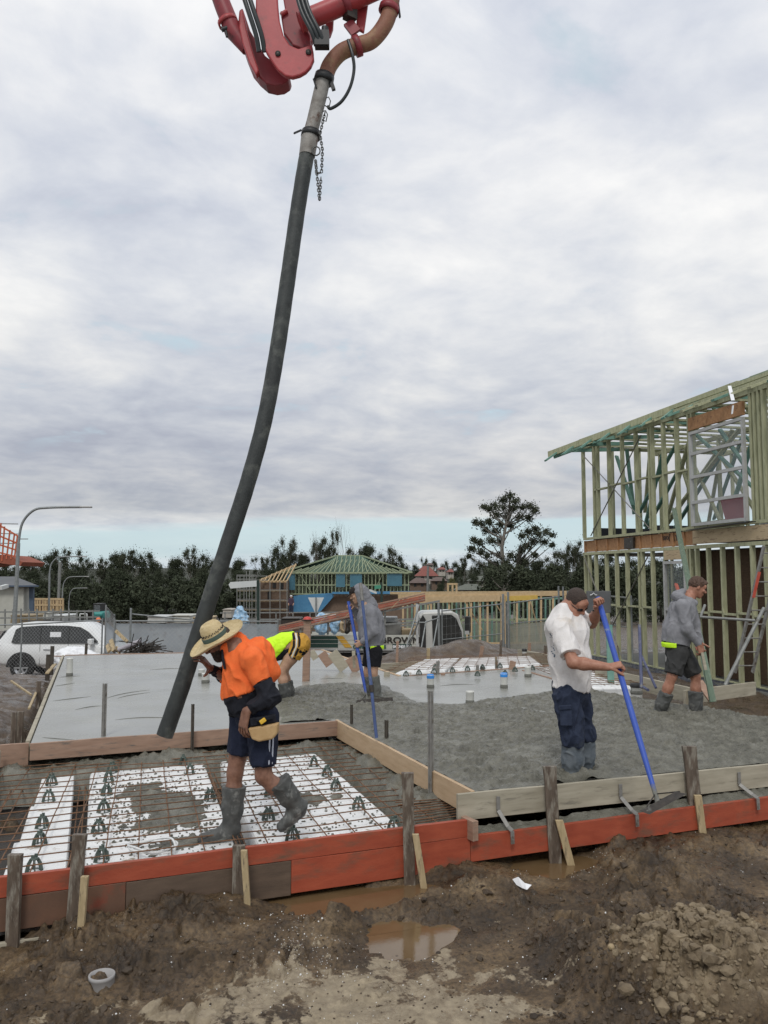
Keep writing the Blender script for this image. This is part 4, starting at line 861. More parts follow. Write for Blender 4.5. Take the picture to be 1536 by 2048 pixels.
# ---------------------------------------------------------------- A: worker in orange
def personA():
    d = 6.05; q = lambda x, y, dd=0: P(x, y, d+dd)
    H = q(437,1283,.03); neck = q(470,1290,.03); sN = q(503,1318,-.17); sF = q(470,1312,.24)
    eN = q(541,1396,-.22); wN = q(493,1422,-.24); eF = q(452,1352,.30); wF = q(420,1336,.14)
    chest = q(488,1328,.03); belly = q(490,1382,.02); pel = q(507,1430,.04)
    hN = q(524,1436,-.08); hF = q(490,1436,.12); kN = q(527,1552,-.10); aN = q(592,1612,-.04); tN = q(566,1652,-.08)
    kF = q(470,1545,.08); aF = q(462,1652,.06); tF = q(408,1678,.03)
    t = thing('person', 'worker in a straw hat and orange hi-vis top stepping over the mesh beside the hose', 'person', V(pel.x, pel.y, -.25))
    fw = (XL*.93-FH*.30-UP*.25).normalized(); hu = (UP*.83+XL*.50-FH*.22).normalized(); hf = (XL*.80-UP*.50-FH*.30)
    # skin
    s = Sdf(); hq = head_sdf(s, H, hu, hf, neck); s.f(neck, chest, .09, .125, FH, 1.35, .05); s.f(chest, belly, .13, .14, FH, 1.2, .05); s.f(belly, pel, .14, .12, FH, 1.2, .05)
    s.c(sN, sF, .06, .06, .05); arm(s, sN, eN, wN); arm(s, sF, eF, wF); leg(s, hN, kN, aN); leg(s, hF, kF, aF)
    hand_sdf(s, wN, (q(484,1462,-.24)-wN), (FH*.7+XL*-.7), (XL*.8+FH*-.3-UP*.1), curl=(14,30,22), thumb=(.85,.45,.35), sc=1.22, spread=.16)
    hand_sdf(s, wF, (q(402,1314,.06)-wF), XL*.75-FH*.2, (-FH*.2+XL*.9-UP*.1), curl=(15,22,18), thumb=(.25,.9,.1), sc=1.05, spread=.15)
    sdf_obj('body', s, m_skinAd, t, .0055)
    # beard, its colour darkened to carry the hat's shade, and eyes
    b = Sdf(); b.e(hq(0,.035,-.065), [(hu.cross(hf)).normalized(), (hf-hu*hf.dot(hu)).normalized(), hu], (.064,.066,.062), .02); b.e(hq(0,.064,-.11), [(hu.cross(hf)).normalized(), (hf-hu*hf.dot(hu)).normalized(), hu], (.036,.032,.032), .03)
    b.sub(hq(0,.13,-.058), .034, .015); sdf_obj('beard', b, m_beard, t, .006, .006, (40,40,40))
    b = Sdf(); b.e(hq(0,-.018,.012), [(hu.cross(hf)).normalized(), (hf-hu*hf.dot(hu)).normalized(), hu], (.083,.100,.098), .02); b.cut(hq(0,.03,.0), (hf-hu*.1)); b.cut(hq(0,0,-.085), -hu); sdf_obj('hair', b, m_hairg, t, .006, .005, (40,40,40))
    for e in (-1,1):
        m = MB(); m.lathe([(.011*math.sin(k*.3927), -.011*math.cos(k*.3927)) for k in range(9)], hq(e*.031,.086,.008), 12, axis=hf); m.build('eye', MATS['black_rubber'], t)
    # shirt: orange upper
    s = Sdf(); s.f(neck+UP*.0, chest, .085, .150, FH, 1.3, .05); s.f(chest, belly, .155, .170, FH, 1.18, .05); s.f(chest+(-XL)*.05, belly-XL*.06, .14, .14, FH, 1.2, .04)
    s.c(q(482,1284,.03), q(456,1304,.02), .058, .078, .03); s.c(q(472,1272,-.02), q(450,1296,-.055), .036, .042, .02); s.c(q(472,1274,.07), q(450,1298,.10), .036, .042, .02); s.c(sN, sF, .075, .07, .05); s.c(q(520,1300,.0), q(540,1345,0), .09, .08, .06)
    up = Sdf(); up.c(sN+UP*.0, sN.lerp(eN,.62), .078, .070, .04)
    lowcut = q(500,1398,0); nrm = (q(500,1440)-q(500,1398)); s.cut(q(470,1390), (-UP*1.0-XL*.35))
    slv = Sdf(); slv.c(sN, sN.lerp(eN,.75), .080, .073, .03); slv.cut(sN.lerp(eN,.60), (eN-sN)); s.g(slv, .035)
    slf = Sdf(); slf.c(sF, sF.lerp(eF,.9), .075, .068, .03); s.g(slf, .03); s.sub(q(437,1300,.0), .075, .02)
    sh = sdf_obj('shirt', s, m_orange, t, .0065, .020, (8,8,5)); sh['label'] = 'orange upper half of the shirt'
    # navy lower half and cuffs
    s = Sdf(); s.f(q(490,1375,.02), q(498,1402,.03), .165, .158, FH, 1.16, .05); s.f(q(498,1402,.03), q(508,1428,.03), .155, .135, FH, 1.2, .05); s.cut(q(470,1388), (UP*1.0+XL*.35)); s.cut(q(500,1432,0), -UP)
    fa = Sdf(); fa.c(sN.lerp(eN,.58), eN, .070, .066, .02); fa.c(eN, wN.lerp(eN,.06), .068, .042, .03); fa.cut(sN.lerp(eN,.6), (sN-eN)); fa.cut(wN.lerp(eN,.10), (wN-eN)); s.g(fa, .01)
    ff = Sdf(); ff.c(sF.lerp(eF,.8), eF, .062, .060, .02); ff.c(eF, wF, .058, .036, .02); ff.cut(wF.lerp(eF,.06), (wF-eF)); s.g(ff, .01)
    sdf_obj('shirt_lower', s, m_black, t, .0065, .018, (10,10,9))
    m = MB(); m.tube([q(444,1300,-.085), q(446,1318,-.115), q(450,1338,-.13)], .010, 6); m.build('zip_placket', m_black, t)
    for a_, b_ in ((q(518,1318,-.255), q(532,1334,-.262)),): m = MB(); m.beam(a_, b_, .035, .006, up=-FH); 
    # shorts
    s = Sdf(); s.f(q(506,1418,.03), pel, .135, .135, FH, 1.2, .05); l1 = Sdf(); l1.c(hN, hN.lerp(kN,.72), .118, .098, .04); l1.cut(q(530,1530,-.1), (kN-hN)); l2 = Sdf(); l2.c(hF, hF.lerp(kF,.70), .112, .095, .04); l2.cut(q(472,1508,.08), (kF-hF)); s.g(l1, .02); s.g(l2, .02); s.cut(q(506,1408,0), UP)
    sdf_obj('shorts', s, m_navy, t, .0065, .016, (9,9,4))
    for off in (-4,2):
        b = Sdf(); b.f(q(543+off,1455,-.2), q(541+off,1530,-.2), .0055, .0055, FH, 16, .002); b.i(s, .006); sdf_obj('side_stripe', b, pm('pale_stripe', (.45,.47,.55), (.5,.52,.6), 9, .8), t, .004)
    # boots
    for kn, an, to, tp, nm2 in ((kN, aN, tN, q(556,1562,-.08), 'boot'), (kF, aF, tF, q(469,1572,.07), 'boot')):
        s = Sdf(); boot(s, kn, an, to, tp, r=(.090,.076,.058)); sdf_obj(nm2, s, m_boot, t, .0065, .008, (12,12,10))
        dd = (to-an).normalized(); m = Sdf(); dn = (an-tp).normalized(); m.f(an-dd*.03+dn*.065, to+dn*.035, .022, .020, FH, 2.3, .01); sdf_obj('sole', m, m_bootb, t, .007, .004, (20,20,20))
    # tool pouch
    m = MB(); m.prism([q(x,y,-.27) for x, y in ((495,1457),(556,1447),(554,1468),(545,1479),(517,1484),(503,1479))], FH*.075+R_*.005); po = m.build('tool_pouch', pm('tan_leather', (.42,.26,.11), (.55,.37,.18), 12, .7, bump=.3, bscale=80, c3=(.22,.15,.08), s3=8, t3=.58, w3=.15), t, bevel=.012)
    m = MB(); m.beam(q(500,1444,-.24), q(552,1436,-.2), .05, .055, up=UP); m.beam(q(512,1440,-.275), q(545,1434,-.25), .02, .03, up=UP); o = m.build('pouch_lining', m_black, t, bevel=.006)
    m = MB(); m.beam(q(520,1446,-.285), q(531,1438,-.275), .02, .03, up=UP); m.build('tape_measure', pm('yellow_plastic', (.7,.42,.03), (.8,.5,.05), 9, .5), t, bevel=.005)
    # straw hat
    ha = (UP*.80+XL*.42-FH*.30).normalized(); hc = H+hu*.035; b = MB(); n = 64; a0, u0 = orth(ha, FH)
    prof = [(.001,.130),(.030,.134),(.055,.128),(.074,.108),(.083,.075),(.088,.040),(.094,.012),(.100,.0),(.120,-.006),(.150,-.012),(.180,-.014),(.200,-.010),(.212,-.002),(.216,.004),(.212,-.004),(.18,-.020),(.15,-.018),(.12,-.012),(.094,-.004),(.084,.04),(.076,.08),(.05,.12),(.001,.126)]
    vs = []
    for r, h in prof:
        for k in range(n):
            th = 2*math.pi*k/n; dr = (a0*math.cos(th)+u0*math.sin(th)); ff = dr.dot(XL); sdw = dr.dot(FH)
            hh = h-(max(0, r-.10)**1.0)*(.20*max(0,ff)-.16*sdw**2)+.004*math.sin(th*3)*(r > .1); rr_ = r*(1+.06*abs(ff))
            if h > .1 and r < .06: hh -= .022*(1-abs(sdw))*(r < .05)
            vs.append(hc+dr*rr_+ha*hh)
    fs = [(i*n+k, i*n+(k+1)%n, (i+1)*n+(k+1)%n, (i+1)*n+k) for i in range(len(prof)-1) for k in range(n)]
    b.add(vs, fs, True); hat = b.build('straw_hat', m_straw, t)
    b = MB(); vs = []; 
    for r, h in ((.0955,.008),(.0945,.040),(.0895,.041)):
        for k in range(n): th = 2*math.pi*k/n; dr = (a0*math.cos(th)+u0*math.sin(th)); vs.append(hc+dr*r*(1+.06*abs(dr.dot(XL)))+ha*h)
    b.add(vs, [(i*n+k, i*n+(k+1)%n, (i+1)*n+(k+1)%n, (i+1)*n+k) for i in range(2) for k in range(n)], True); bd = b.build('hat_band', m_band, hat); bd.location = (0,0,0)
    b = MB()
    for k in range(40):
        th = 2*math.pi*k/40; dr = (a0*math.cos(th)+u0*math.sin(th)); r = .0868*(1+.06*abs(dr.dot(XL))); ce = hc+dr*r+ha*(.057+.006*(k % 2)); b.beam(ce-ha*.006+dr.cross(ha)*.002, ce+ha*.006, .006, .005, up=dr)
    b.build('vent_holes', m_black, hat)
personA()

# ---------------------------------------------------------------- B: man in the white t-shirt
def fist(s, W, grip, pole_dir, palm_n, thumb_t, sc=1.0):
    f = (grip-W); f = f-pole_dir*f.dot(pole_dir)*.6; hand_sdf(s, W, f, palm_n, thumb_t, curl=(62,78,50), thumb=(.62,.40,.55), sc=sc, tb=(.5,.6))
def personB():
    d = 7.05; q = lambda x, y, dd=0: P(x, y, d+dd); XR = R_
    H = q(1153,1204,.0); neck = q(1131,1226,.03); sN = q(1121,1258,-.17); sF = q(1160,1240,.17); eN = q(1146,1325,-.36); wN = q(1217,1334,-.47)
    eF = q(1183,1246,.20); wF = q(1196,1217,-.03); chest = q(1138,1262,.02); belly = q(1143,1322,-.01); pel = q(1141,1385,.0)
    hN = q(1134,1393,-.09); hF = q(1154,1392,.10); kN = q(1146,1475,-.14); aN = q(1145,1562,-.07); kF = q(1169,1468,.06); aF = q(1168,1548,.13)
    t = thing('person', 'heavy-set man in a stained white t-shirt and sunglasses raking with a long blue pole', 'person', V(pel.x, pel.y, -.04))
    hu = (UP*.62+XR*.28-FH*.62).normalized(); hf = (XR*.45-UP*.80-FH*.45)
    s = Sdf(); hq = head_sdf(s, H, hu, hf, neck, nr=.062); s.f(neck, chest, .09, .14, FH, 1.3, .05); s.f(chest, belly, .14, .16, FH, 1.15, .05); s.f(belly, pel, .15, .13, FH, 1.2, .05); s.c(sN, sF, .065, .065, .05)
    arm(s, sN, eN, wN, (.058,.050,.052,.032)); arm(s, sF, eF, wF, (.058,.048,.050,.031)); leg(s, hN, kN, aN); leg(s, hF, kF, aF)
    pd = (q(1305,1588,-.55)-q(1196,1203,.0)).normalized()
    hand_sdf(s, wN, (q(1236,1330,-.49)-wN), (FH*.35-UP*.75+XR*.4), (-UP*.1-FH*.75+XR*.3), curl=(55,75,50), thumb=(.75,.25,.55), sc=1.08, tb=(.4,.5))
    hand_sdf(s, wF, (q(1195,1195,-.09)-wF), (XR*.2-FH*.95), (-XR*.95+UP*.15), curl=(62,80,50), thumb=(.6,.4,.5), sc=1.10, tb=(.5,.6))
    sdf_obj('body', s, m_skinB, t, .0058)
    axs = [hu.cross(hf).normalized(), (hf-hu*hf.dot(hu)).normalized(), hu]
    b = Sdf(); b.e(hq(0,-.016,.024), axs, (.080,.098,.1015), .02); b.sub(hq(0,.125,.032), .088, .012); b.sub(hq(0,.09,-.05), .09, .01); b.cut(hq(0,-.05,-.060), (-hu*1.0+hf.normalized()*.25)); sdf_obj('hair', b, m_hairg, t, .0058, .003, (50,50,50))
    # sunglasses
    m = MB()
    for e in (-1,1):
        n = 14; vs = []
        for rr_, fo in ((.0,.012),(.6,.010),(1.0,.0)):
            for k in range(n): th = 2*math.pi*k/n; vs.append(hq(e*(.033+.031*rr_*math.cos(th)*1.0), .098+fo*.6-abs(.033+.031*rr_*math.cos(th)*1.0)*.22, .004+.021*rr_*math.sin(th)))
        m.add(vs, [(i*n+k, i*n+(k+1)%n, (i+1)*n+(k+1)%n, (i+1)*n+k) for i in range(2) for k in range(n)], True)
    gl = m.build('sunglasses', pm('dark_lens', (.006,.006,.007), (.012,.012,.012), 5, .12), t); md = gl.modifiers.new('solid','SOLIDIFY'); md.thickness = .004
    m = MB(); 
    for e in (-1,1): m.tube([hq(e*.062,.088,.012), hq(e*.082,.03,.010), hq(e*.083,-.01,.004)], .0035, 6)
    m.tube([hq(-.012,.108,.006), hq(.012,.108,.006)], .003, 6); m.build('glasses_frame', MATS['black_rubber'], gl)
    # t-shirt
    s = Sdf(); s.f(q(1133,1232,.03), chest, .10, .165, FH, 1.25, .05); s.f(chest, belly, .152, .168, FH, 1.2, .06); s.f(belly, q(1142,1372,0), .168, .166, FH, 1.15, .05); s.c(sN, sF, .085, .08, .05); s.c(q(1121,1262,.02), q(1122,1325,.02), .10, .10, .06); s.c(q(1127,1222,.05), q(1117,1255,.0), .078, .115, .05); s.c(q(1127,1224,-.06), q(1118,1250,-.10), .07, .10, .05); s.c(q(1140,1226,.12), q(1150,1240,.12), .07, .09, .05)
    sl = Sdf(); sl.c(sN, sN.lerp(eN,.95), .088, .092, .03); sl.cut(q(1139,1317,-.26), (eN-sN)+UP*-.02); s.g(sl, .03)
    sf = Sdf(); sf.c(sF, sF.lerp(eF,.75), .085, .08, .03); sf.cut(sF.lerp(eF,.62), (eF-sF)); s.g(sf, .03); s.cut(q(1141,1378,0), (-UP+XL*.15)); s.sub(q(1151,1214,-.06), .075, .02)
    sdf_obj('t_shirt', s, m_whitet, t, .0065, .016, (8,8,4.5))
    # printed emblem wrapped round the back edge of the shirt
    b = Sdf(); rp = random.Random(3)
    for k in range(15): x_ = 1098+rp.uniform(0,11); y_ = 1268+k*3.2; b.c(q(x_,y_,-.25), q(x_+rp.uniform(-2,2),y_+rp.uniform(-1,1),.10), .006, .006, .002); b.c(q(x_-3,y_,-.12), q(x_+rp.uniform(2,6),y_+1,-.20), .007, .005, .002)
    b.i(s, .004); sdf_obj('back_print', b, cloth('dark_blue_print', (.02,.05,.10), (.05,.13,.2)), t, .005)
    # trousers
    s = Sdf(); s.f(q(1141,1366,0), pel, .165, .155, FH, 1.05, .05); 
    l1 = Sdf(); l1.c(hN, kN, .120, .098, .04); l1.c(kN, kN.lerp(aN,.25), .100, .098, .03); l1.cut(q(1146,1486,0), -UP); l2 = Sdf(); l2.c(hF, kF, .115, .090, .04); l2.c(kF, kF.lerp(aF,.22), .092, .09, .03); l2.cut(q(1170,1478,.1), -UP); s.g(l1, .025); s.g(l2, .025)
    sdf_obj('work_trousers', s, m_denim, t, .0065, .020, (10,10,7))
    b = MB(); pc = q(1140,1435,-.265); b.beam(q(1131,1415,-.24), q(1133,1452,-.255), .10, .02, up=-FH); b.beam(q(1130,1410,-.245), q(1131,1420,-.248), .11, .026, up=-FH); b.build('cargo_pocket', m_denim, t, bevel=.008)
    for kn, an, nm2 in ((kN, aN, 'boot'), (kF, aF, 'boot')):
        s = Sdf(); s.c(kn.lerp(an,.05), kn.lerp(an,.5), .092, .090, .02); s.c(kn.lerp(an,.5), an, .090, .080, .03); s.c(an, an+(XR*.16-FH*.08)-UP*.02, .06, .045, .04); s.cut(kn.lerp(an,.10), (kn-an)); sdf_obj(nm2, s, m_jboot, t, .0065, .010, (11,11,9))
    b = MB(); b.tube([wF+(wF-eF).normalized()*-.035+a_*1.0 for a_ in [V(math.cos(k*.5236)*.036,math.sin(k*.5236)*.036,0) for k in range(12)]], .008, 6, closed=True); b.build('wrist_watch', MATS['black_rubber'], t)
personB()

# ---------------------------------------------------------------- C, D, E and the far workers
def hood(t, q, pts, mat, res=.009):
    s = Sdf()
    for a, b, ra, rb in pts: s.c(a, b, ra, rb, .03)
    return sdf_obj('hood', s, mat, t, res, .010, (14,14,14))
def personC():
    d = 11.35; q = lambda x, y, dd=0: P(x, y, d+dd)
    H = q(716,1189); neck = q(730,1208,.02); sN = q(742,1226,-.17); sF = q(731,1224,.18); eN = q(748,1264,-.24); wN = q(724,1285,-.20); eF = q(720,1236,.22); wF = q(706,1215,.10)
    chest = q(738,1232,0); belly = q(742,1268,0); pel = q(745,1298,0); hN = q(750,1302,-.09); hF = q(742,1302,.09); kN = q(747,1346,-.12); aN = q(754,1394,-.10); kF = q(735,1346,.08); aF = q(742,1392,.10)
    t = thing('person', 'worker with a grey hood up over a cap, raking the wet concrete', 'person', V(pel.x, pel.y, -.04))
    hu = (UP*.94+XL*.30).normalized(); hf = (XL*.92-UP*.38-FH*.1)
    s = Sdf(); hq = head_sdf(s, H, hu, hf, neck); s.f(neck, chest, .08, .11, FH, 1.35, .04); s.f(chest, pel, .11, .11, FH, 1.3, .05); s.c(sN, sF, .055, .055, .05); arm(s, sN, eN, wN); arm(s, sF, eF, wF); leg(s, hN, kN, aN, (.082,.055,.055,.036)); leg(s, hF, kF, aF, (.082,.055,.055,.036))
    hand_sdf(s, wN, q(716,1289,-.20)-wN, FH*.9, XL*.6+UP*.5, curl=(60,75,50), thumb=(.6,.4,.5), tb=(.5,.6)); hand_sdf(s, wF, q(699,1209,.04)-wF, -UP*.9-FH*.2, -FH*.9, curl=(50,70,45), thumb=(.6,.3,.6), tb=(.5,.6)); sdf_obj('body', s, m_skinC, t, .0075)
    s = Sdf(); s.f(q(733,1216,.01), chest, .10, .155, FH, 1.25, .05); s.f(chest, belly, .165, .175, FH, 1.15, .05); s.f(belly, q(744,1288), .172, .150, FH, 1.15, .04); s.c(sN, sF, .075, .07, .05); s.c(q(752,1240), q(754,1275), .10, .11, .06); s.cut(q(744,1293), -UP)
    for sh, el, wr in ((sN,eN,wN),(sF,eF,wF)): s.c(sh, el, .075, .066, .03); s.c(el, wr.lerp(el,.12), .064, .042, .03)
    sdf_obj('hoodie', s, m_greyh, t, .008, .014, (8,8,5))
    s = Sdf(); ax = [hu.cross(hf).normalized(), (hf-hu*hf.dot(hu)).normalized(), hu]; s.e(hq(0,-.035,.02), ax, (.105,.125,.125), .03); s.c(hq(0,-.08,-.03), q(742,1212,.02), .085, .10, .05); s.c(hq(0,-.01,-.09), q(730,1222,0), .085, .09, .05); s.cut(hq(0,.045,0), hf.normalized()+hu*.1); s.sub(hq(0,.10,-.02), .082, .02); sdf_obj('hood', s, m_greyh, t, .008, .010, (12,12,12))
    s = Sdf(); s.e(hq(0,.015,.055), ax, (.082,.100,.075), .02); s.cut(hq(0,0,.035), -hu); sdf_obj('cap', s, cloth('dark_brown_cap', (.025,.02,.018)), t, .008)
    m = Sdf(); m.f(hq(0,.09,.045), hq(0,.155,.020), .010, .008, hu.cross(hf), 6, .01); sdf_obj('cap_peak', m, MATS['dark_brown_cap'], t, .006)
    s = Sdf(); s.f(q(745,1290), pel, .13, .13, FH, 1.15, .04)
    for hp, kn in ((hN,kN),(hF,kF)): l = Sdf(); l.c(hp, hp.lerp(kn,.85), .108, .088, .03); l.cut(hp.lerp(kn,.72), kn-hp); s.g(l, .02)
    s.cut(q(745,1288), UP); sdf_obj('shorts', s, m_blacks, t, .008, .008, (9,9,6))
    s = Sdf(); s.f(q(746,1289,-.01), q(747,1295,-.01), .152, .148, FH, 1.14, .01); s.cut(q(746,1298), -UP); s.cut(q(746,1290), UP); s.cut(q(741,1292), XL*1.0); sdf_obj('shirt_hem', s, m_neon, t, .008)
    for kn, an in ((kN,aN),(kF,aF)): s = Sdf(); boot(s, kn, an, an+XL*.19-FH*.02-UP*.05, kn.lerp(an,.12), r=(.080,.07,.055)); sdf_obj('boot', s, m_bootb, t, .008, .008, (12,12,10))
personC()
def personD():
    d = 10.1; q = lambda x, y, dd=0: P(x, y, d+dd); XR = R_
    H = q(1395,1175,.0); neck = q(1376,1196,.02); sN = q(1366,1212,-.17); sF = q(1378,1212,.18); eN = q(1373,1258,-.22); wN = q(1398,1290,-.20); eF = q(1390,1250,.24); wF = q(1400,1285,.15)
    chest = q(1364,1222,0); belly = q(1355,1262,0); pel = q(1354,1300,0); hN = q(1356,1306,-.09); hF = q(1362,1305,.09); kN = q(1344,1352,-.14); aN = q(1319,1424,-.08); kF = q(1391,1352,.06); aF = q(1392,1430,.02)
    t = thing('person', 'bareheaded worker in a grey hoodie and charcoal shorts walking right by the house frame', 'person', V(pel.x, pel.y, -.04))
    hu = (UP*.90+XR*.40).normalized(); hf = (XR*.92-UP*.45-FH*.08)
    s = Sdf(); hq = head_sdf(s, H, hu, hf, neck); s.f(neck, chest, .08, .11, FH, 1.35, .04); s.f(chest, pel, .115, .115, FH, 1.3, .05); s.c(sN, sF, .055, .055, .05); arm(s, sN, eN, wN); arm(s, sF, eF, wF); leg(s, hN, kN, aN, (.085,.060,.060,.04)); leg(s, hF, kF, aF, (.085,.060,.060,.04))
    hand_sdf(s, wN, q(1403,1308,-.20)-wN, FH*.8+XR*-.4, XR*.8-FH*.3, curl=(35,60,40), thumb=(.7,.35,.4), tb=(.3,.5), sc=1.05); hand_sdf(s, wF, q(1404,1303,.15)-wF, -FH*.5, XR*.8, curl=(40,60,40)); sdf_obj('body', s, m_skinB, t, .0068)
    ax = [hu.cross(hf).normalized(), (hf-hu*hf.dot(hu)).normalized(), hu]
    s = Sdf(); s.e(hq(0,-.018,.036), ax, (.086,.106,.104), .02); s.e(hq(0,.075,.085), ax, (.05,.035,.028), .03); s.cut(hq(0,.05,.045), hf.normalized()*.75-hu*.66); s.cut(hq(0,-.02,-.02), -hu+hf.normalized()*.15); sdf_obj('hair', s, m_hairb, t, .0068, .010, (34,34,34))
    for e in (-1,1): m = MB(); m.lathe([(.011*math.sin(k*.3927), -.011*math.cos(k*.3927)) for k in range(9)], hq(e*.031,.086,.006), 12, axis=hf); m.build('eye', MATS['black_rubber'], t)
    s = Sdf(); s.f(q(1374,1206,.01), chest, .10, .150, FH, 1.28, .05); s.f(chest, belly, .155, .175, FH, 1.18, .05); s.f(belly, q(1352,1283), .180, .172, FH, 1.14, .04); s.c(sN, sF, .078, .07, .05); s.cut(q(1352,1288), (-UP*1.0-XR*.22))
    for sh, el, wr in ((sN,eN,wN),(sF,eF,wF)): s.c(sh, el, .078, .070, .03); s.c(el, wr.lerp(el,.10), .068, .043, .03)
    sdf_obj('hoodie', s, m_greyh, t, .0075, .014, (8,8,5)); b = Sdf(); rp = random.Random(5)
    for k in range(9): x_ = 1337+rp.uniform(-2,6); y_ = 1211+k*3.6; b.c(q(x_,y_,-.3), q(x_+rp.uniform(-1,4),y_+rp.uniform(-1.5,1.5),-.05), .007, .007, .002)
    b.i(s, .005); sdf_obj('back_print', b, cloth('faded_navy_print', (.07,.075,.11), (.12,.125,.16)), t, .006)
    s = Sdf(); s.c(q(1352,1192,.02), q(1362,1197,-.08), .05, .055, .04); s.c(q(1352,1192,.02), q(1366,1190,.08), .05, .05, .04); s.c(q(1362,1197,-.08), q(1388,1206,-.05), .05, .045, .04); s.c(q(1366,1190,.09), q(1388,1205,.06), .05, .045, .04); s.c(q(1358,1188,0), q(1366,1183,0), .05, .04, .04); sdf_obj('hood', s, m_greyh, t, .0075, .010, (14,14,14))
    s = Sdf(); s.f(q(1353,1286), pel, .145, .145, FH, 1.12, .04)
    for hp, kn in ((hN,kN),(hF,kF)): l = Sdf(); l.c(hp, kn, .122, .105, .03); l.cut(hp.lerp(kn,.92), kn-hp-UP*.05); s.g(l, .03)
    s.cut(q(1353,1284), UP+XR*.1); sdf_obj('shorts', s, m_char, t, .0075, .020, (9,9,5))
    s = Sdf(); s.f(q(1348,1286,-.02), q(1349,1292,-.02), .150, .148, FH, 1.12, .01); s.cut(q(1346,1294), -UP); s.cut(q(1346,1284), UP); s.cut(q(1343,1290), XR); sdf_obj('shirt_hem', s, m_neon, t, .0075)
    for kn, an in ((kN,aN),(kF,aF)): s = Sdf(); boot(s, kn, an, an+XR*.17-UP*.06-FH*.02, kn.lerp(an,.40 if kn is kF else .46), r=(.090,.078,.06)); sdf_obj('boot', s, m_boot, t, .0075, .009, (12,12,10))
personD()
def personE():
    d = 11.2; q = lambda x, y, dd=0: P(x, y, d+dd); 
    H = q(512,1350,.0); neck = q(521,1325,.02); sN = q(528,1318,-.17); sF = q(528,1318,.18); eN = q(528,1356,-.2); wN = q(524,1388,-.15); eF = q(530,1356,.2); wF = q(526,1388,.15)
    chest = q(540,1302,0); belly = q(566,1290,0); pel = q(598,1288,0); hN = q(598,1292,-.09); hF = q(598,1292,.09); kN = q(563,1342,-.10); aN = q(573,1398,-.10); kF = q(567,1340,.10); aF = q(580,1395,.12)
    t = thing('person', 'worker in a neon yellow shirt and mustard shorts bent double behind the man in orange', 'person', V(pel.x, pel.y, -.04))
    hu = (-UP*.55+XL*.8).normalized(); hf = (XL*-.3-UP*.9)
    s = Sdf(); hq = head_sdf(s, H, hu, hf, neck); s.f(neck, chest, .08, .12, FH, 1.35, .04); s.f(chest, belly, .12, .125, FH, 1.3, .05); s.f(belly, pel, .12, .14, FH, 1.2, .05); s.c(sN, sF, .055, .055, .05); arm(s, sN, eN, wN); arm(s, sF, eF, wF); leg(s, hN, kN, aN, (.098,.064,.064,.04)); leg(s, hF, kF, aF, (.098,.064,.064,.04))
    hand_sdf(s, wN, -UP+XL*.3, FH, XL, curl=(40,50,40)); hand_sdf(s, wF, -UP+XL*.3, -FH, XL, curl=(40,50,40)); sdf_obj('body', s, m_skinC, t, .0075)
    ax = [hu.cross(hf).normalized(), (hf-hu*hf.dot(hu)).normalized(), hu]; s = Sdf(); s.e(hq(0,-.018,.03), ax, (.083,.103,.102), .02); s.cut(hq(0,.03,.045), hf.normalized()*.75-hu*.66); sdf_obj('hair', s, m_hairb, t, .008, .006, (30,30,30))
    s = Sdf(); s.f(neck, chest, .10, .155, FH, 1.25, .05); s.f(chest, belly, .165, .158, FH, 1.2, .05); s.f(belly, q(584,1285), .155, .15, FH, 1.15, .05); s.cut(q(588,1280), -XL+UP*.05); s.c(sN, sF, .075, .07, .05)
    for sh, el in ((sN,eN),(sF,eF)): s.c(sh, sh.lerp(el,.7), .078, .074, .03)
    s.cut(q(556,1312), (-UP-XL*1.1)*1.0, .01); sdf_obj('shirt', s, m_neon, t, .008, .012, (8,8,8))
    s = Sdf(); s.f(q(548,1300,0), q(583,1294,0), .158, .135, FH, 1.19, .05); s.cut(q(566,1300), UP+XL*.35); s.cut(q(582,1290), -XL); s.cut(q(552,1304), XL+UP*.2); sdf_obj('shirt_side_panel', s, m_black, t, .008, .006, (9,9,9))
    s = Sdf(); s.f(q(585,1285), pel, .142, .158, FH, 1.15, .04)
    for hp, kn in ((hN,kN),(hF,kF)): l = Sdf(); l.c(hp, hp.lerp(kn,.55), .132, .118, .03); l.cut(hp.lerp(kn,.40), kn-hp); s.g(l, .03)
    s.cut(q(583,1285), XL*1.0+UP*.15); sdf_obj('shorts', s, m_must, t, .008, .011, (9,9,9))
    wm = pm('cream_stripe', (.6,.58,.5), (.66,.64,.56), 9, .8)
    for off, mm, w_ in ((-5.5, m_blacks, .017), (0, wm, .014), (5.5, m_blacks, .017)):
        b = Sdf(); pa = [(588,1262),(594,1278),(594,1292),(588,1306),(582,1320)]
        for (x0,y0),(x1,y1) in zip(pa[:-1], pa[1:]): b.f(q(x0+off,y0,-.15), q(x1+off,y1,-.15), w_, w_, FH, 9, .004)
        b.i(s, .006 if mm is wm else .005); sdf_obj('side_stripe', b, mm, t, .006)
    b = Sdf()
    for x_, y_, a_ in ((600,1303,.02),(606,1306,.026),(611,1302,.014),(603,1309,.012),(613,1308,.016),(608,1299,.010)): b.f(q(x_,y_,-.3), q(x_+2,y_+1,-.1), a_, a_, FH, 1.0, .004)
    b.i(s, .006); sdf_obj('shorts_badge', b, m_blacks, t, .006)
    for kn, an in ((kN,aN),(kF,aF)): s = Sdf(); boot(s, kn, an, an+XL*.18-UP*.05, kn.lerp(an,.42), r=(.088,.078,.06)); sdf_obj('boot', s, m_boot, t, .008, .008, (12,12,10))
personE()
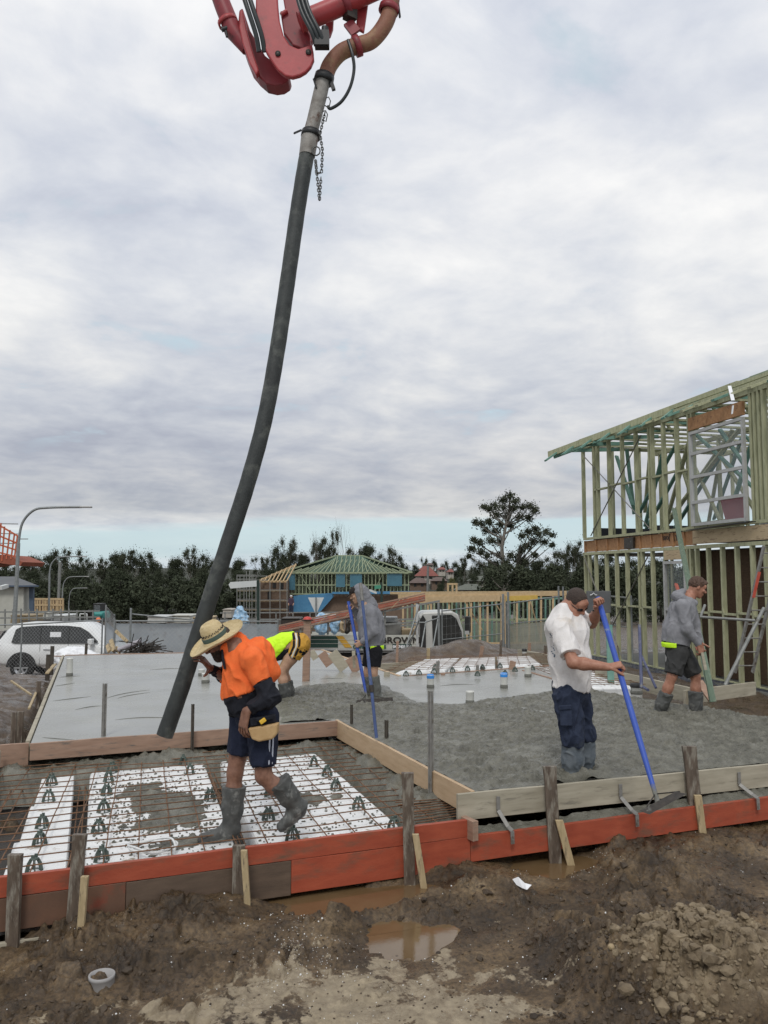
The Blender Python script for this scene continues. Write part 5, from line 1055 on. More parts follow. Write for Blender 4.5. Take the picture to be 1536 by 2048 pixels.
def far_person(label, px, py_foot, py_head, d, top, legs_, hat=None):
    f = P(px, py_foot, d); h = P(px, py_head, d); H_ = h.z-f.z; t = thing('person', label, 'person', f)
    s = Sdf(); u = UP*H_; s.c(f+u*.92, f+u*.93, H_*.06, H_*.062, .02); s.f(f+u*.80, f+u*.52, H_*.075, H_*.07, R_, 1.5, .05)
    for e in (-1,1): s.c(f+u*.5+R_*e*.09, f+u*.02+R_*e*.12, H_*.05, H_*.03, .02); s.c(f+u*.79+R_*e*.2, f+u*.58+R_*e*.26, H_*.03, H_*.028, .02); s.c(f+u*.58+R_*e*.26, f+u*.47-FH*.15+R_*e*.2, H_*.028, H_*.022, .02)
    sdf_obj('body', s, m_skinC, t, .03)
    s = Sdf(); s.f(f+u*.80, f+u*.52, H_*.085, H_*.08, R_, 1.5, .05)
    for e in (-1,1): s.c(f+u*.79+R_*e*.2, f+u*.62+R_*e*.25, H_*.042, H_*.038, .02)
    sdf_obj('shirt', s, top, t, .03); s = Sdf()
    for e in (-1,1): s.c(f+u*.5+R_*e*.09, f+u*.08+R_*e*.12, H_*.06, H_*.045, .02)
    sdf_obj('trousers', s, legs_, t, .03)
    if hat: s = Sdf(); s.e(f+u*.965, [R_,FH,UP], (H_*.075,H_*.08,H_*.05), .02); sdf_obj('hard_hat', s, hat, t, .02)
far_person('tiny far worker in dark clothes beside the blue-wrapped wall', 582, 1228, 1191, 80, cloth('dusky_plum_fabric', (.06,.04,.06)), m_denim, pm('white_hat', (.6,.6,.6), None, 5, .5))
# ================================================================ TOOLS HELD BY THE WORKERS
m_blue = pm('blue_anodised_tube', (.025,.070,.34), (.035,.09,.42), 8, .45, bump=.1, bscale=60, c3=(.20,.24,.30), s3=9, t3=.63, w3=.08)
m_blade = pm('dark_rake_blade', (.022,.018,.015), (.06,.05,.04), 20, .45, metal=.3, c3=(.16,.16,.14), s3=14, t3=.6, w3=.1)
def rake(label, top, bot, r, blade_a, blade_b, bh, brace=True, bd=None, bq=None):
    t = thing('concrete_rake', label, 'concrete rake', bot)
    m = MB(); dd = (top-bot).normalized(); k = bot.lerp(top,.27)
    m.tube([bot, k, top], [r*.72,r,r], 12); m.build('pole', m_blue, t)
    m = MB(); m.tube([bot-dd*.07, bot+dd*.10], r*.78, 10); m.build('socket', m_cres, t)
    up = (bd or V(0,0,1)); m = MB()
    if bq: m.prism(bq, FH*.006)
    else: m.beam(blade_a, blade_b, .006, bh, up=up)
    m.build('blade', m_blade, t, bevel=.001)
    if brace:
        for e in (.12,.88):
            m = MB(); m.tube([bot+dd*.03, blade_a.lerp(blade_b, e)+up.normalized()*bh*.3], .005, 6); m.build('brace', m_blade, t)
rake('long blue rake resting over the red board, held by the man in white', P(1196,1196,7.06), P(1313,1596,5.93), .0235, P(1284,1624,5.75), P(1370,1586,5.80), .085, bq=[P(1279,1622,5.70), P(1299,1629,5.66), P(1374,1588,5.70), P(1352,1583,5.76)])
rake('blue-handled rake with a wide dark blade pushed by the worker with the hood up', P(697,1203,11.38), P(733,1393,11.0), .023, P(712,1407,10.75), P(786,1401,10.9), .09, bd=UP+FH*.4)
m = MB(); A1, A2 = P(753,1476,8.3), P(721,1166,8.6); m_bdim = pm('cement_dulled_blue_tube', (.045,.075,.19), (.07,.11,.25), 8, .5, c3=(.20,.22,.24), s3=7, t3=.55, w3=.12)
t = thing('measuring_staff', 'blue pole standing in the wet concrete right in front of the hooded worker', 'staff', A1)
m.tube([A1, A1.lerp(A2,.30)], .0165, 10); m.build('lower_pole', m_bdim, t); m = MB(); m.tube([A1.lerp(A2,.30), A1.lerp(A2,.9)], [.019,.015], 10); m.build('middle_pole', m_bdim, t)
m = MB(); m.tube([A1.lerp(A2,.88), A2], .019, 10); m.build('upper_pole', m_steel, t); m = MB(); m.tube([A1.lerp(A2,.285), A1.lerp(A2,.33)], .028, 10); m.build('clamp_ring', m_blade, t)
# paddle-shaped screed in the walking worker's hand
t = thing('screed_paddle', 'weathered green-grey timber screed hanging from the walking worker\'s hand', 'screed', P(1427,1405,9.75)); m = MB()
m.beam(P(1404,1305,9.86), P(1412,1345,9.85), .03, .02, up=FH, taper=1.3); m.build('handle', m_greyb, t); m = MB(); m.beam(P(1411,1340,9.85), P(1426,1404,9.75), .042, .025, up=FH, taper=1.8); m.build('blade', pm('green_weathered_timber', (.10,.15,.105), (.17,.22,.16), 6, .8, bump=.2, bscale=40, stretch=(3,3,1), c3=(.26,.25,.2), s3=5, t3=.58, w3=.15), t, bevel=.004)
m = MB(); m.beam(P(1352,1168,13.5), P(1397,1300,11.8), .05, .03, up=FH); tag(m.build('red_strut', pm('faded_red_steel', (.30,.07,.045), (.40,.11,.07), 9, .6, c3=(.18,.1,.07), s3=8)), 'faded red steel strut behind the walking worker, beside the green prop', 'strut')
m_prop = MATS['green_weathered_timber']
m = MB(); m.beam(P(1348,1018,16.5), P(1424,1398,10.9), .09, .045, up=-FH); o = m.build('timber_prop', m_prop, bevel=.003); tag(o, 'long green timber prop leaning from the slab edge to the house frame', 'prop')
m = MB(); m.beam(P(1398,1363,11.2), P(1424,1400,10.9), .10, .04, up=-FH); tag(m.build('timber_wedge', m_pinkb, bevel=.003), 'short timber wedge at the foot of the long green prop', 'wedge')

# ================================================================ PUMP BOOM, HOSE, CHAIN
m_boomr = pm('red_boom_paint', (.33,.034,.038), (.42,.050,.052), 5, .45, bump=.08, bscale=40, c3=(.10,.035,.03), s3=4, t3=.55, w3=.2)
m_boomd = pm('shaded_red_boom_paint', (.20,.020,.028), (.27,.03,.036), 5, .5, c3=(.06,.03,.03), s3=6, t3=.58, w3=.12)  # darker copy of the boom red, shade of the unlit parts in its colour
m_rustp = pm('rusty_red_pipe', (.18,.070,.045), (.28,.12,.07), 6, .65, bump=.3, bscale=40, c3=(.30,.18,.09), s3=5, t3=.54, w3=.14)
m_hose = pm('dark_rubber_hose', (.018,.021,.020), (.040,.045,.042), 9, .6, bump=.35, bscale=60, c3=(.11,.115,.10), s3=5, t3=.52, w3=.2)
m_hyd = pm('black_hydraulic_hose', (.015,.018,.018), (.03,.034,.034), 9, .35)
m_spipe = pm('cement_caked_steel_pipe', (.17,.15,.13), (.36,.34,.31), 9, .65, metal=.2, bump=.35, bscale=40, c3=(.12,.07,.05), s3=6, t3=.55, w3=.1)
DB = 6.55; q = lambda x, y, dd=0: P(x, y, DB+dd)
def smoothpath(pts, n=8):
    out = []
    for i in range(len(pts)-1):
        p0, p1, p2, p3 = pts[max(i-1,0)], pts[i], pts[i+1], pts[min(i+2,len(pts)-1)]
        for k in range(n):
            t = k/n; out.append(.5*((2*p1)+(-p0+p2)*t+(2*p0-5*p1+4*p2-p3)*t*t+(-p0+3*p1-3*p2+p3)*t**3))
    return out+[pts[-1]]
t = thing('delivery_hose', 'long dark concrete hose hanging from the pump boom down to the slab', 'hose', P(330,1475,6.3))
def hq_(x, y): return P(x, y, 6.55-(y-290)/1180*.28)
pts = [hq_(*p) for p in ((619,285),(610,330),(594,430),(574,570),(553,710),(529,840),(497,960),(460,1075),(422,1190),(390,1290),(363,1375),(329,1472))]
m = MB(); sp = smoothpath(pts, 9); rs = [.064]*len(sp); m.tube(sp, [r*(1+.012*math.sin(i*1.7)) for i, r in enumerate(rs)], 22, cap=False)
d_ = (sp[-1]-sp[-2]).normalized(); m.tube([sp[-1], sp[-1]-d_*.002, sp[-1]-d_*.3], [.064,.050,.050], 22, cap=False); m.build('rubber_tube', m_hose, t)
m = MB(); m.tube([hq_(621,262), hq_(619,278), hq_(614,312)], [.070,.074,.069], 20); m.build('end_fitting', m_spipe, t)
m = MB(); c_ = hq_(622,270); ax = (hq_(619,285)-hq_(622,262)).normalized(); m.lathe([(.066,-.03),(.083,-.028),(.085,.02),(.066,.024)], c_, 22, axis=ax); m.beam(hq_(604,268)-FH*.06, hq_(590,277)-FH*.08, .018, .012); m.build('lever_clamp', MATS['black_rubber'], t)
t = thing('boom_pipe', 'caked steel end pipe between the rusty elbow and the dark hose', 'pipe', q(630,240)); m = MB(); m.tube([q(649,150), q(640,190), q(628,240), q(621,266)], [.060,.062,.060,.060], 20); m.build('steel_pipe', m_spipe, t)
m = MB(); ax = (q(640,190)-q(649,150)).normalized(); m.lathe([(.062,-.035),(.084,-.033),(.086,.025),(.062,.028)], q(648,158), 22, axis=ax); m.beam(q(628,165)-FH*.05, q(634,185)-FH*.06, .014, .012); m.beam(q(662,165)-FH*.02, q(668,183)-FH*.02, .03, .03); m.build('lever_clamp', MATS['black_rubber'], t)
t = thing('boom_elbow', 'rusty orange-red s-shaped elbow pipe curving out of the boom', 'elbow pipe', q(700,100)); m = MB(); m.tube(smoothpath([q(785,-35), q(783,5), q(772,45), q(745,80), q(712,92), q(682,105), q(660,130), q(651,155)], 8), .068, 22); m.build('pipe_bend', m_rustp, t)
for c_, ax, nm3 in ((q(778,18), (q(785,-5)-q(772,45)).normalized(), 'pipe_collar'), (q(715,92), (q(745,80)-q(690,100)).normalized(), 'pipe_collar')):
    m = MB(); m.lathe([(.069,-.03),(.088,-.028),(.088,.022),(.069,.026)], c_, 22, axis=ax); m.build(nm3, m_boomd if nm3 else m_boomd, t)
m = MB(); m.beam(q(796,5), q(800,35), .012, .02); m.build('clamp_lever', MATS['black_rubber'], t)
m = MB(); m.tube(smoothpath([q(696,80,-.1), q(705,110,-.12), q(708,140,-.1), q(700,175,-.08), q(683,203,-.05), q(662,217,-.02), q(656,213,0)], 8), [.014]*48+[.013], 10); tag(m.build('air_hose', m_hyd), 'thin black air hose looping beside the rusty elbow', 'hose')
def chain(name, label, pts, link=.034, r=.0042):
    m = MB(); d = 0; L_ = []; 
    for a, b in zip(pts[:-1], pts[1:]):
        n = max(1, int((b-a).length/(link*.72))); L_ += [a.lerp(b, i/n) for i in range(n)]
    L_.append(pts[-1])
    for i, (a, b) in enumerate(zip(L_[:-1], L_[1:])):
        dd = (b-a).normalized(); s1, s2 = orth(dd, FH if abs(dd.dot(FH)) < .9 else UP); s = s1 if i % 2 else s2; c = (a+b)/2; h = link*.30; w_ = link*.26
        lp = [c+dd*(h*y)+s*(w_*x) for x, y in ((1,-1),(1,1),(.5,1.6),(-.5,1.6),(-1,1),(-1,-1),(-.5,-1.6),(.5,-1.6))]; m.tube(lp, r, 5, closed=True)
    return tag(m.build(name, pm('dull_steel_chain', (.06,.06,.06), (.14,.14,.13), 30, .5, metal=.6)), label, 'chain')
chain('safety_chain', 'steel chain with a hanging double loop beside the top of the hose', [q(650,225,-.06), q(640,268,-.09), q(645,300,-.10), q(643,345,-.10), q(633,347,-.10), q(631,320,-.1), q(634,350,-.1), q(639,400,-.11), q(642,355,-.1)])
for lab, x, y in (('upper wire hook hooked to the caked pipe', 657,205), ('lower wire hook hanging on the caked pipe', 651,232)):
    m = MB(); lp = [q(x+a, y+b, -.03) for a, b in ((-5,-9),(0,-11),(4,-3),(1,11),(-4,8),(-7,6))]; m.tube(lp, .005, 6); tag(m.build('wire_hook', MATS['dull_steel_chain']), lab, 'hook')
m = MB(); m.tube([q(632,302,-.06)+R_*.035*math.cos(k*.7)+UP*.04*math.sin(k*.7) for k in range(9)], .006, 6, closed=True); tag(m.build('steel_ring', MATS['dull_steel_chain']), 'steel ring on the side of the hose top where the chain hangs', 'ring')
# boom head
t = thing('pump_boom', 'red folded concrete pump boom hanging in at the top of the sky', 'pump boom', q(560,120,.2))
def plate(nm3, pts, dz, th, mat):
    m = MB(); a = [q(x, y, dz) for x, y in pts]; m.prism(a, FH*th); return m.build(nm3, mat, t, bevel=.012)
def arcpoly(c, r0, r1, a0, a1, n=22, sx_=1.0, sy_=1.0):
    o = [(c[0]+r1*sx_*math.cos(math.radians(a0+(a1-a0)*i/n)), c[1]+r1*sy_*math.sin(math.radians(a0+(a1-a0)*i/n))) for i in range(n+1)]
    i_ = [(c[0]+r0*sx_*math.cos(math.radians(a0+(a1-a0)*i/n)), c[1]+r0*sy_*math.sin(math.radians(a0+(a1-a0)*i/n))) for i in range(n, -1, -1)]; return o+i_
plate('hook_plate', [(512,-40),(553,-40),(556,10),(559,40),(567,70),(580,90),(597,97),(612,92),(624,88),(627,103),(628,118),(622,132),(612,143),(600,150),(585,154),(570,151),(556,140),(545,125),(533,105),(522,82),(515,55),(511,20)], -.10, .05, m_boomr)
plate('side_plate', [(478,20),(485,15),(500,60),(530,110),(580,150),(577,160),(565,168),(550,170),(532,166),(516,152),(502,135),(490,105),(480,75),(476,45)], .10, .16, m_boomd)
plate('edge_rib', [(479,22),(486,18),(494,60),(508,110),(518,140),(512,150),(498,125),(484,85),(478,55)], .02, .07, m_boomr)
plate('inner_plate', [(560,20),(600,30),(620,70),(622,90),(605,97),(585,90),(567,66)], .06, .10, m_boomd)
plate('arm_plate', [(560,-40),(600,-40),(620,20),(640,60),(620,90),(590,50),(570,20)], .2, .06, m_boomd)
plate('gusset', [(722,-30),(740,-20),(733,30),(728,64),(712,55),(714,20)], .05, .04, m_boomr)
plate('gusset', [(660,10),(668,20),(666,55),(660,72),(652,68),(650,30)], .08, .05, m_boomr)
m = MB(); m.tube([q(428,-40,.1), q(446,12,.1), q(466,62,.1), q(494,100,.1)], [.075,.075,.078,.05], 18); m.build('boom_tube', m_boomd, t)
m = MB(); m.lathe([(.078,-.02),(.09,-.018),(.09,.018),(.078,.02)], q(456,45,.1), 18, axis=(q(466,62)-q(446,12)).normalized()); m.build('tube_flange', m_boomr, t)
m = MB(); m.tube([q(443,60,.05), q(455,56,.05)], .02, 8); m.tube([q(452,62,.03), q(454,74,.03)], .012, 6); m.build('bolt', MATS['black_rubber'], t)
m = MB(); m.tube([q(600,45,-.04), q(660,20,-.04), q(760,-25,-.04)], .085, 20); m.build('cross_tube', m_boomr, t); m = MB(); m.lathe([(.087,-.03),(.10,-.028),(.10,.028),(.087,.03)], q(690,7,-.04), 20, axis=(q(760,-25)-q(660,20)).normalized()); m.build('tube_collar', m_boomd, t)
for x0 in (476,487): m = MB(); m.tube(smoothpath([q(x0,-40,-.15), q(x0+20,20,-.15), q(x0+36,70,-.12), q(x0+42,104,-.08)], 6), .021, 10); m.build('hydraulic_hose', m_hyd, t)
for x0, x1 in ((586,632),(594,640),(602,648)): m = MB(); m.tube(smoothpath([q(x0,-40,-.2), q(x0+16,20,-.22), q(x1-8,66,-.22), q(x1,92,-.18)], 6), .018, 10); m.build('hydraulic_hose', m_hyd, t)
m = MB(); m.box(q(644,80,-.18), (.12,.08,.13), rz=-PS); m.tube([q(648,96,-.18), q(650,55,-.18)], .03, 10); m.build('valve_block', MATS['black_rubber'], t)
m = MB(); m.box(q(700,28,-.02), (.10,.08,.10), rz=.3); m.build('bracket', m_blade, t); m = MB(); m.beam(q(696,45), q(712,66), .09, .03, up=FH); m.build('bracket', m_boomd, t)
m = MB(); m.tube([q(562,30,.05), q(574,22,.05)], .02, 8); m.build('pin', m_boomr, t)
for x, y in ((556,108),(617,105)): m = MB(); m.lathe([(0,-.012),(.024,-.012),(.024,.0),(0,.0)], q(x, y, -.10), 14, axis=FH); m.build('plate_hole', m_blade, t)
# ================================================================ TWO-STOREY HOUSE FRAME ON THE RIGHT
m_tgreen = pm('green_treated_pine', (.29,.30,.18), (.44,.44,.28), 7, .75, bump=.15, bscale=50, stretch=(3,3,.6), c3=(.12,.115,.065), s3=6, t3=.60, w3=.1)
m_teal = pm('teal_treated_pine', (.11,.23,.185), (.17,.31,.25), 7, .75, bump=.15, bscale=50, c3=(.07,.11,.085), s3=6, t3=.6, w3=.1)
m_osb = pm('orange_floor_joist', (.27,.135,.06), (.42,.23,.11), 14, .8, bump=.3, bscale=60, c3=(.13,.065,.035), s3=7, t3=.58, w3=.1)
m_ply = pm('pale_joist_board', (.42,.32,.19), (.52,.41,.26), 5, .75, bump=.1, stretch=(1,1,5), c3=(.28,.2,.12), s3=5)
m_brick = pm('brown_brick_wall', (.055,.032,.018), (.10,.06,.032), 22, .9, bump=.5, bscale=24, stretch=(1,1,3), c3=(.13,.085,.05), s3=12, t3=.6, w3=.08)
m_memb = pm('black_membrane', (.010,.012,.017), (.022,.025,.035), 6, .35, bump=.3, bscale=14)
m_alu = pm('pale_grey_window_frame', (.36,.36,.345), (.44,.44,.425), 9, .5); m_glass = glassm('window_glass', (.5,.55,.57), .10, .04)
m_pipeg = pm('dull_scaffold_tube', (.17,.175,.165), (.28,.285,.27), 10, .55, metal=.3, c3=(.12,.11,.09), s3=9, t3=.6, w3=.1)
az = math.atan((400-768)/1600)+PS; HU = V(math.sin(az), math.cos(az), 0); HR = V(math.cos(az), -math.sin(az), 0)     # HU: along the wall away from camera, HR: into the house
C0 = P(1168,1155,21.1); C0.z = 0
def hw(px, py=1155): return WP(px, py, C0, HU)
def along(px): return (hw(px)-C0).dot(HU)           # negative towards the camera
def along2(px, r): return (WP(px, 1155, C0+HR*r, HU)-C0).dot(HU)
def hp(s, r, z): return C0+HU*s+HR*r+UP*z
SE = along(1600)
house = thing('unfinished_house', 'two-storey green timber house frame with an aluminium window, right side', 'house frame', hp(SE/2, 2, -.45))
def hbeam(nm_, p, q_, w_, h_, mat, parent=house, up=None, bev=0): m = MB(); m.beam(p, q_, w_, h_, up=up); return m.build(nm_, mat, parent, bevel=bev)
ZB, ZP1, ZJ, ZE = -.33, 2.30, 2.66, 5.12
hbeam('base_slab', hp(.1,4,-.44), hp(SE,4,-.44), 8.2, .2, m_cres)
hbeam('bottom_plate', hp(0,.045,ZB+.02), hp(SE,.045,ZB+.02), .09, .045, m_tgreen); hbeam('top_plate', hp(0,.045,ZP1), hp(SE,.045,ZP1), .09, .07, m_tgreen)
hbeam('upper_bottom_plate', hp(0,.045,ZJ+.03), hp(SE,.045,ZJ+.03), .09, .06, m_tgreen); hbeam('upper_top_plate', hp(.1,.045,ZE), hp(SE,.045,ZE), .09, .09, m_tgreen)
# joist band with orange I-joist ends and a pale board right of the window
hbeam('joist_band', hp(0,.09,(ZP1+ZJ)/2+.015), hp(along(1385),.09,(ZP1+ZJ)/2+.015), .05, .29, m_osb)
for k in range(11): s = along(1168+k*22); m = MB(); m.box(hp(s,.05,(ZP1+ZJ)/2+.01), (.035,.06,.30), rz=-az); m.build('joist_stiffener', m_osb, house)
hbeam('rim_board', hp(along(1387),.03,(ZP1+ZJ)/2+.015), hp(SE,.03,(ZP1+ZJ)/2+.015), .05, .27, m_ply)
hbeam('shadow_gap', hp(along(1250),.02,(ZP1+ZJ)/2+.01), hp(along(1268),.02,(ZP1+ZJ)/2+.01), .05, .26, m_blade)
STW = .075
gx = [1169,1177,1190,1211,1231,1252,1277,1283,1303,1329,1375,1381,1392,1415,1443,1472,1503,1530,1560]
for x in gx: s = along(x); hbeam('stud', hp(s,.045,ZB+.04), hp(s,.045,ZP1-.03), .09, .05, m_tgreen, up=HU)
ux = [1162,1184,1191,1214,1241,1269,1297,1302,1325,1352,1378,1385,1505,1513,1522,1531,1545,1560]
for x in ux: s = along(x+6); hbeam('stud', hp(s,.045,ZJ+.06), hp(s,.045,ZE-.04), .09, .055, m_tgreen, up=HU)
xs_ = [1184,1214,1241,1269,1297,1325,1352,1380]
for i in range(len(xs_)-1): z_ = 3.92+.03*(i % 2)*1; hbeam('noggin', hp(along(xs_[i]+8),.045,z_), hp(along(xs_[i+1]+2),.045,z_), .09, .04, m_tgreen)
for i in range(len(gx)-1):
    if 1300 < gx[i] < 1385: continue
    z_ = .98+.03*(i % 2); hbeam('noggin', hp(along(gx[i]),.045,z_), hp(along(gx[i+1]),.045,z_), .09, .04, m_tgreen)
for a_, b_ in (((1172,4.9),(1305,2.75)), ((1184,2.75),(1290,4.95)), ((1170,2.2),(1240,-.2)), ((1300,2.2),(1215,.3))):
    hbeam('strap_brace', hp(along(a_[0]),-.01,a_[1]), hp(along(b_[0]),-.01,b_[1]), .03, .006, m_steel)
# second upper-wall behind, seen through the studs, and inner walls
for r_, mat, zs_, n_, nm3 in ((4.0, m_tgreen, (ZJ, ZE-.1), 16, 'rear_stud'), (2.2, m_tgreen, (ZJ, ZE-.1), 7, 'inner_stud'), (7.8, m_tgreen, (ZB, ZP1), 13, 'rear_stud'), (3.9, m_tgreen, (ZB, ZP1), 6, 'inner_stud')):
    for k in range(n_):
        s = -.2+(SE-1)*k/n_; hbeam(nm3, hp(s,r_,zs_[0]), hp(s,r_,zs_[1]), .09, .045, mat, up=HU)
    hbeam('rear_plate', hp(0,r_,zs_[1]), hp(SE,r_,zs_[1]), .09, .09, mat)
for r_ in (.9,1.7,2.5,3.3): hbeam('gable_stud', hp(.0,r_,ZJ), hp(.0,r_,ZE+.1), .045, .09, m_tgreen, up=HU)
for r_ in (1.3,2.6,3.9,5.2,6.5): hbeam('end_stud', hp(.0,r_,ZB), hp(.0,r_,ZP1), .045, .09, m_tgreen, up=HU)
hbeam('gable_plate', hp(0,0,ZE), hp(0,4.0,ZE), .09, .07, m_tgreen); hbeam('end_plate', hp(0,0,ZP1), hp(0,8,ZP1), .09, .07, m_tgreen)
hbeam('floor_edge', hp(.05,2.2,2.9), hp(.05,4.2,2.9), .02, .38, m_memb); hbeam('floor_sheet', hp(0,4.2,ZJ-.02), hp(SE,4.2,ZJ-.02), 8.0, .03, m_blade, up=UP)
# stacked timber on the upper floor
m = MB()
for k in range(4): m.beam(hp(along(1300),.9+.1*k,ZJ+.06+.08*(k % 3)), hp(along(1410),.9,ZJ+.06+.08*(k % 3)), .09, .06)
m.build('stacked_timber', m_tgreen, house)
# crossing inner braces, teal and green
for i in range(22):
    s0 = rnd.uniform(along(1490), -.3) if i % 3 else rnd.uniform(-4.5,-.3); s1 = s0+rnd.choice((-1,1))*rnd.uniform(1.2,2.4); r0 = rnd.uniform(.8,3.2)
    hbeam('inner_brace', hp(s0,r0,ZE-rnd.uniform(0,.4)), hp(max(min(s1,-.2),SE),r0+rnd.uniform(-.5,.8),ZJ+rnd.uniform(0,.9)), .09, .045, m_teal if i % 2 else m_tgreen, up=HU)
# inner pale window
sA, sB = along(1262), along(1335)
for p_, q_ in (((sA,3.0),(sA,4.0)), ((sB,3.0),(sB,4.0)), ((sA,3.0),(sB,3.0)), ((sA,4.0),(sB,4.0))): hbeam('inner_window_frame', hp(p_[0],3.6,p_[1]), hp(q_[0],3.6,q_[1]), .06, .06, m_alu)
# roof: stepped long timbers over the eave, then the hip with rafters
for i, (r_, z_, mt, s0) in enumerate(((-.02,5.22,m_tgreen,.35),(.02,5.33,m_tgreen,.15),(.35,5.42,m_tgreen,.0),(.75,5.58,m_teal,-.6),(1.15,5.74,m_tgreen,-1.1),(1.6,5.92,m_tgreen,-1.9),(2.1,6.12,m_teal,-2.8),(2.6,6.32,m_tgreen,-3.4))):
    hbeam('roof_batten', hp(s0,r_,z_), hp(SE,r_,z_), .04, .075, mt)
for i in range(16):
    s = -.1+(SE+.1)*i/15; rm = min(3.1, .3+abs(s)*1.0)
    hbeam('rafter', hp(s,-.45,5.02), hp(s,rm,5.02+(rm+.45)*.40), .045, .10, m_teal if i % 3 == 0 else m_tgreen, up=HU)
    hbeam('ceiling_chord', hp(s,0,ZE+.06), hp(s,7,ZE+.06), .045, .09, m_tgreen, up=HU)
e0 = P(1097,909,20.9); e1 = P(1476,769,15.5); hbeam('hip_rafter', e0, e1, .045, .15, m_tgreen); hbeam('hip_rafter', e0+V(.1,-.1,-.06), hp(SE*.5,1.2,5.7), .045, .12, m_teal)
hbeam('ridge', e1, P(1600,800,15.9), .045, .15, m_tgreen)
hbeam('white_tape', P(1459,772,14.6), P(1466,801,14.2), .06, .01, m_white); hbeam('white_tape', P(1466,811,13.6), P(1464,828,13.6), .05, .01, m_white)
for i in range(9):
    f = (i+.5)/9; a_ = e0.lerp(e1, f); hbeam('jack_rafter', a_-UP*.03, a_+HR*(-.4)-UP*.28-HU*(.2), .04, .09, m_teal, up=HU); hbeam('jack_rafter', a_+UP*.02, a_+HR*1.6+UP*.05-HU*.4, .04, .09, m_teal)
for i in range(7):
    s = SE*(.12+.12*i); hbeam('truss_web', hp(s,.3,5.2), hp(s,1.6,5.75), .04, .08, m_teal, up=HU); hbeam('truss_web', hp(s,1.6,5.15), hp(s,1.2,5.7), .04, .08, m_tgreen, up=HU)
# upper window with header
sW0, sW1 = along(1394), along(1502); zW0, zW1 = 2.72, 4.66
hbeam('lintel', hp(along(1388),-.005,4.84), hp(along(1500),-.005,4.84), .06, .26, m_osb)
wn = MB()
W_ = None
def wframe(nm3, s0, s1, z0, z1, rails, parent=house, r=-.05, w_=.06):
    m = MB()
    for a_, b_ in (((s0,z0),(s0,z1)), ((s1,z0),(s1,z1))): m.beam(hp(a_[0],r,a_[1]), hp(b_[0],r,b_[1]), w_, w_, up=HU)
    for z_ in [z0+w_/2, z1-w_/2]+rails: m.beam(hp(s0,r-.004,z_), hp(s1,r-.004,z_), w_, w_)
    f = m.build(nm3, m_alu, parent); m = MB(); m.beam(hp(s0,r+.01,(z0+z1)/2), hp(s1,r+.01,(z0+z1)/2), .005, z1-z0-.02, up=UP); m.build('glass_pane', m_glass, f); return f
wframe('window', sW0, sW1, zW0, zW1, [3.20,3.72,4.20])
m = MB(); a2 = lambda px: along2(px,.12)
m.prism([hp(a2(1456),.12,2.74), hp(a2(1499),.12,2.74), hp(a2(1499),.12,3.20), hp(a2(1446),.12,3.20), hp(a2(1450),.12,3.0)], HR*.03); m.build('maroon_panel', pm('maroon_panel', (.20,.035,.045), (.25,.05,.06), 4, .6), house)
wframe('door_frame', along(1331), along(1372), ZB+.05, 2.03, [1.0], r=-.01)
hbeam('door_header', hp(along(1331),-.0,2.16), hp(along(1372),-.0,2.16), .05, .2, m_ply)
def wall_text(s_, px, z, h, mat, parent, flip=True):
    cu = bpy.data.curves.new('lettering', 'FONT'); cu.body = s_; cu.size = h*1.35; cu.extrude = .003; tmp = bpy.data.objects.new('tmp', cu); COL.objects.link(tmp)
    dg = bpy.context.evaluated_depsgraph_get(); me = bpy.data.meshes.new_from_object(tmp.evaluated_get(dg)); bpy.data.objects.remove(tmp); o = bpy.data.objects.new('lettering', me); COL.objects.link(o); me.materials.clear(); me.materials.append(mat)
    X = HU if flip else -HU; Y = -UP if flip else UP; M_ = Matrix((X, Y, -HR)).transposed(); o.rotation_euler = M_.to_euler(); o.location = hp(along(px),.055,z)-Vector(parent.location); adopt(o, parent); return o
wall_text('I.V. Joist', 1352, 2.58, .13, MATS['black_rubber'], house)
# brick inner wall & membrane skirt
hbeam('brick_wall', hp(along2(1390,.55),.55,.96), hp(SE,.55,.96), .11, 2.56, m_brick); hbeam('dark_interior_sheet', hp(-.2,3.2,2.24), hp(SE,3.2,2.24), 5.5, .02, m_blade, up=UP)  # near-black sheet overhead stands in for the shade of the interior
mm = MB(); n = 40
for i in range(n):
    s0_, s1_ = SE*i/n, SE*(i+1)/n; w0, w1 = .02*math.sin(i*1.3), .02*math.sin((i+1)*1.3); mm.add([hp(s0_,-.06+w0,-.30),hp(s1_,-.06+w1,-.30),hp(s1_,-.16+w1,-.60),hp(s0_,-.16+w0,-.60)], [(0,1,2,3)], True)
o = mm.build('damp_membrane', m_memb, house); md = o.modifiers.new('solid','SOLIDIFY'); md.thickness = .01
hbeam('gable_membrane', hp(.02,.3,2.83), hp(.02,3.2,2.83), .01, .32, m_memb); hbeam('membrane_flap', hp(along(1392),-.12,2.64), hp(along(1520),-.12,2.69), .16, .015, m_memb, up=UP)
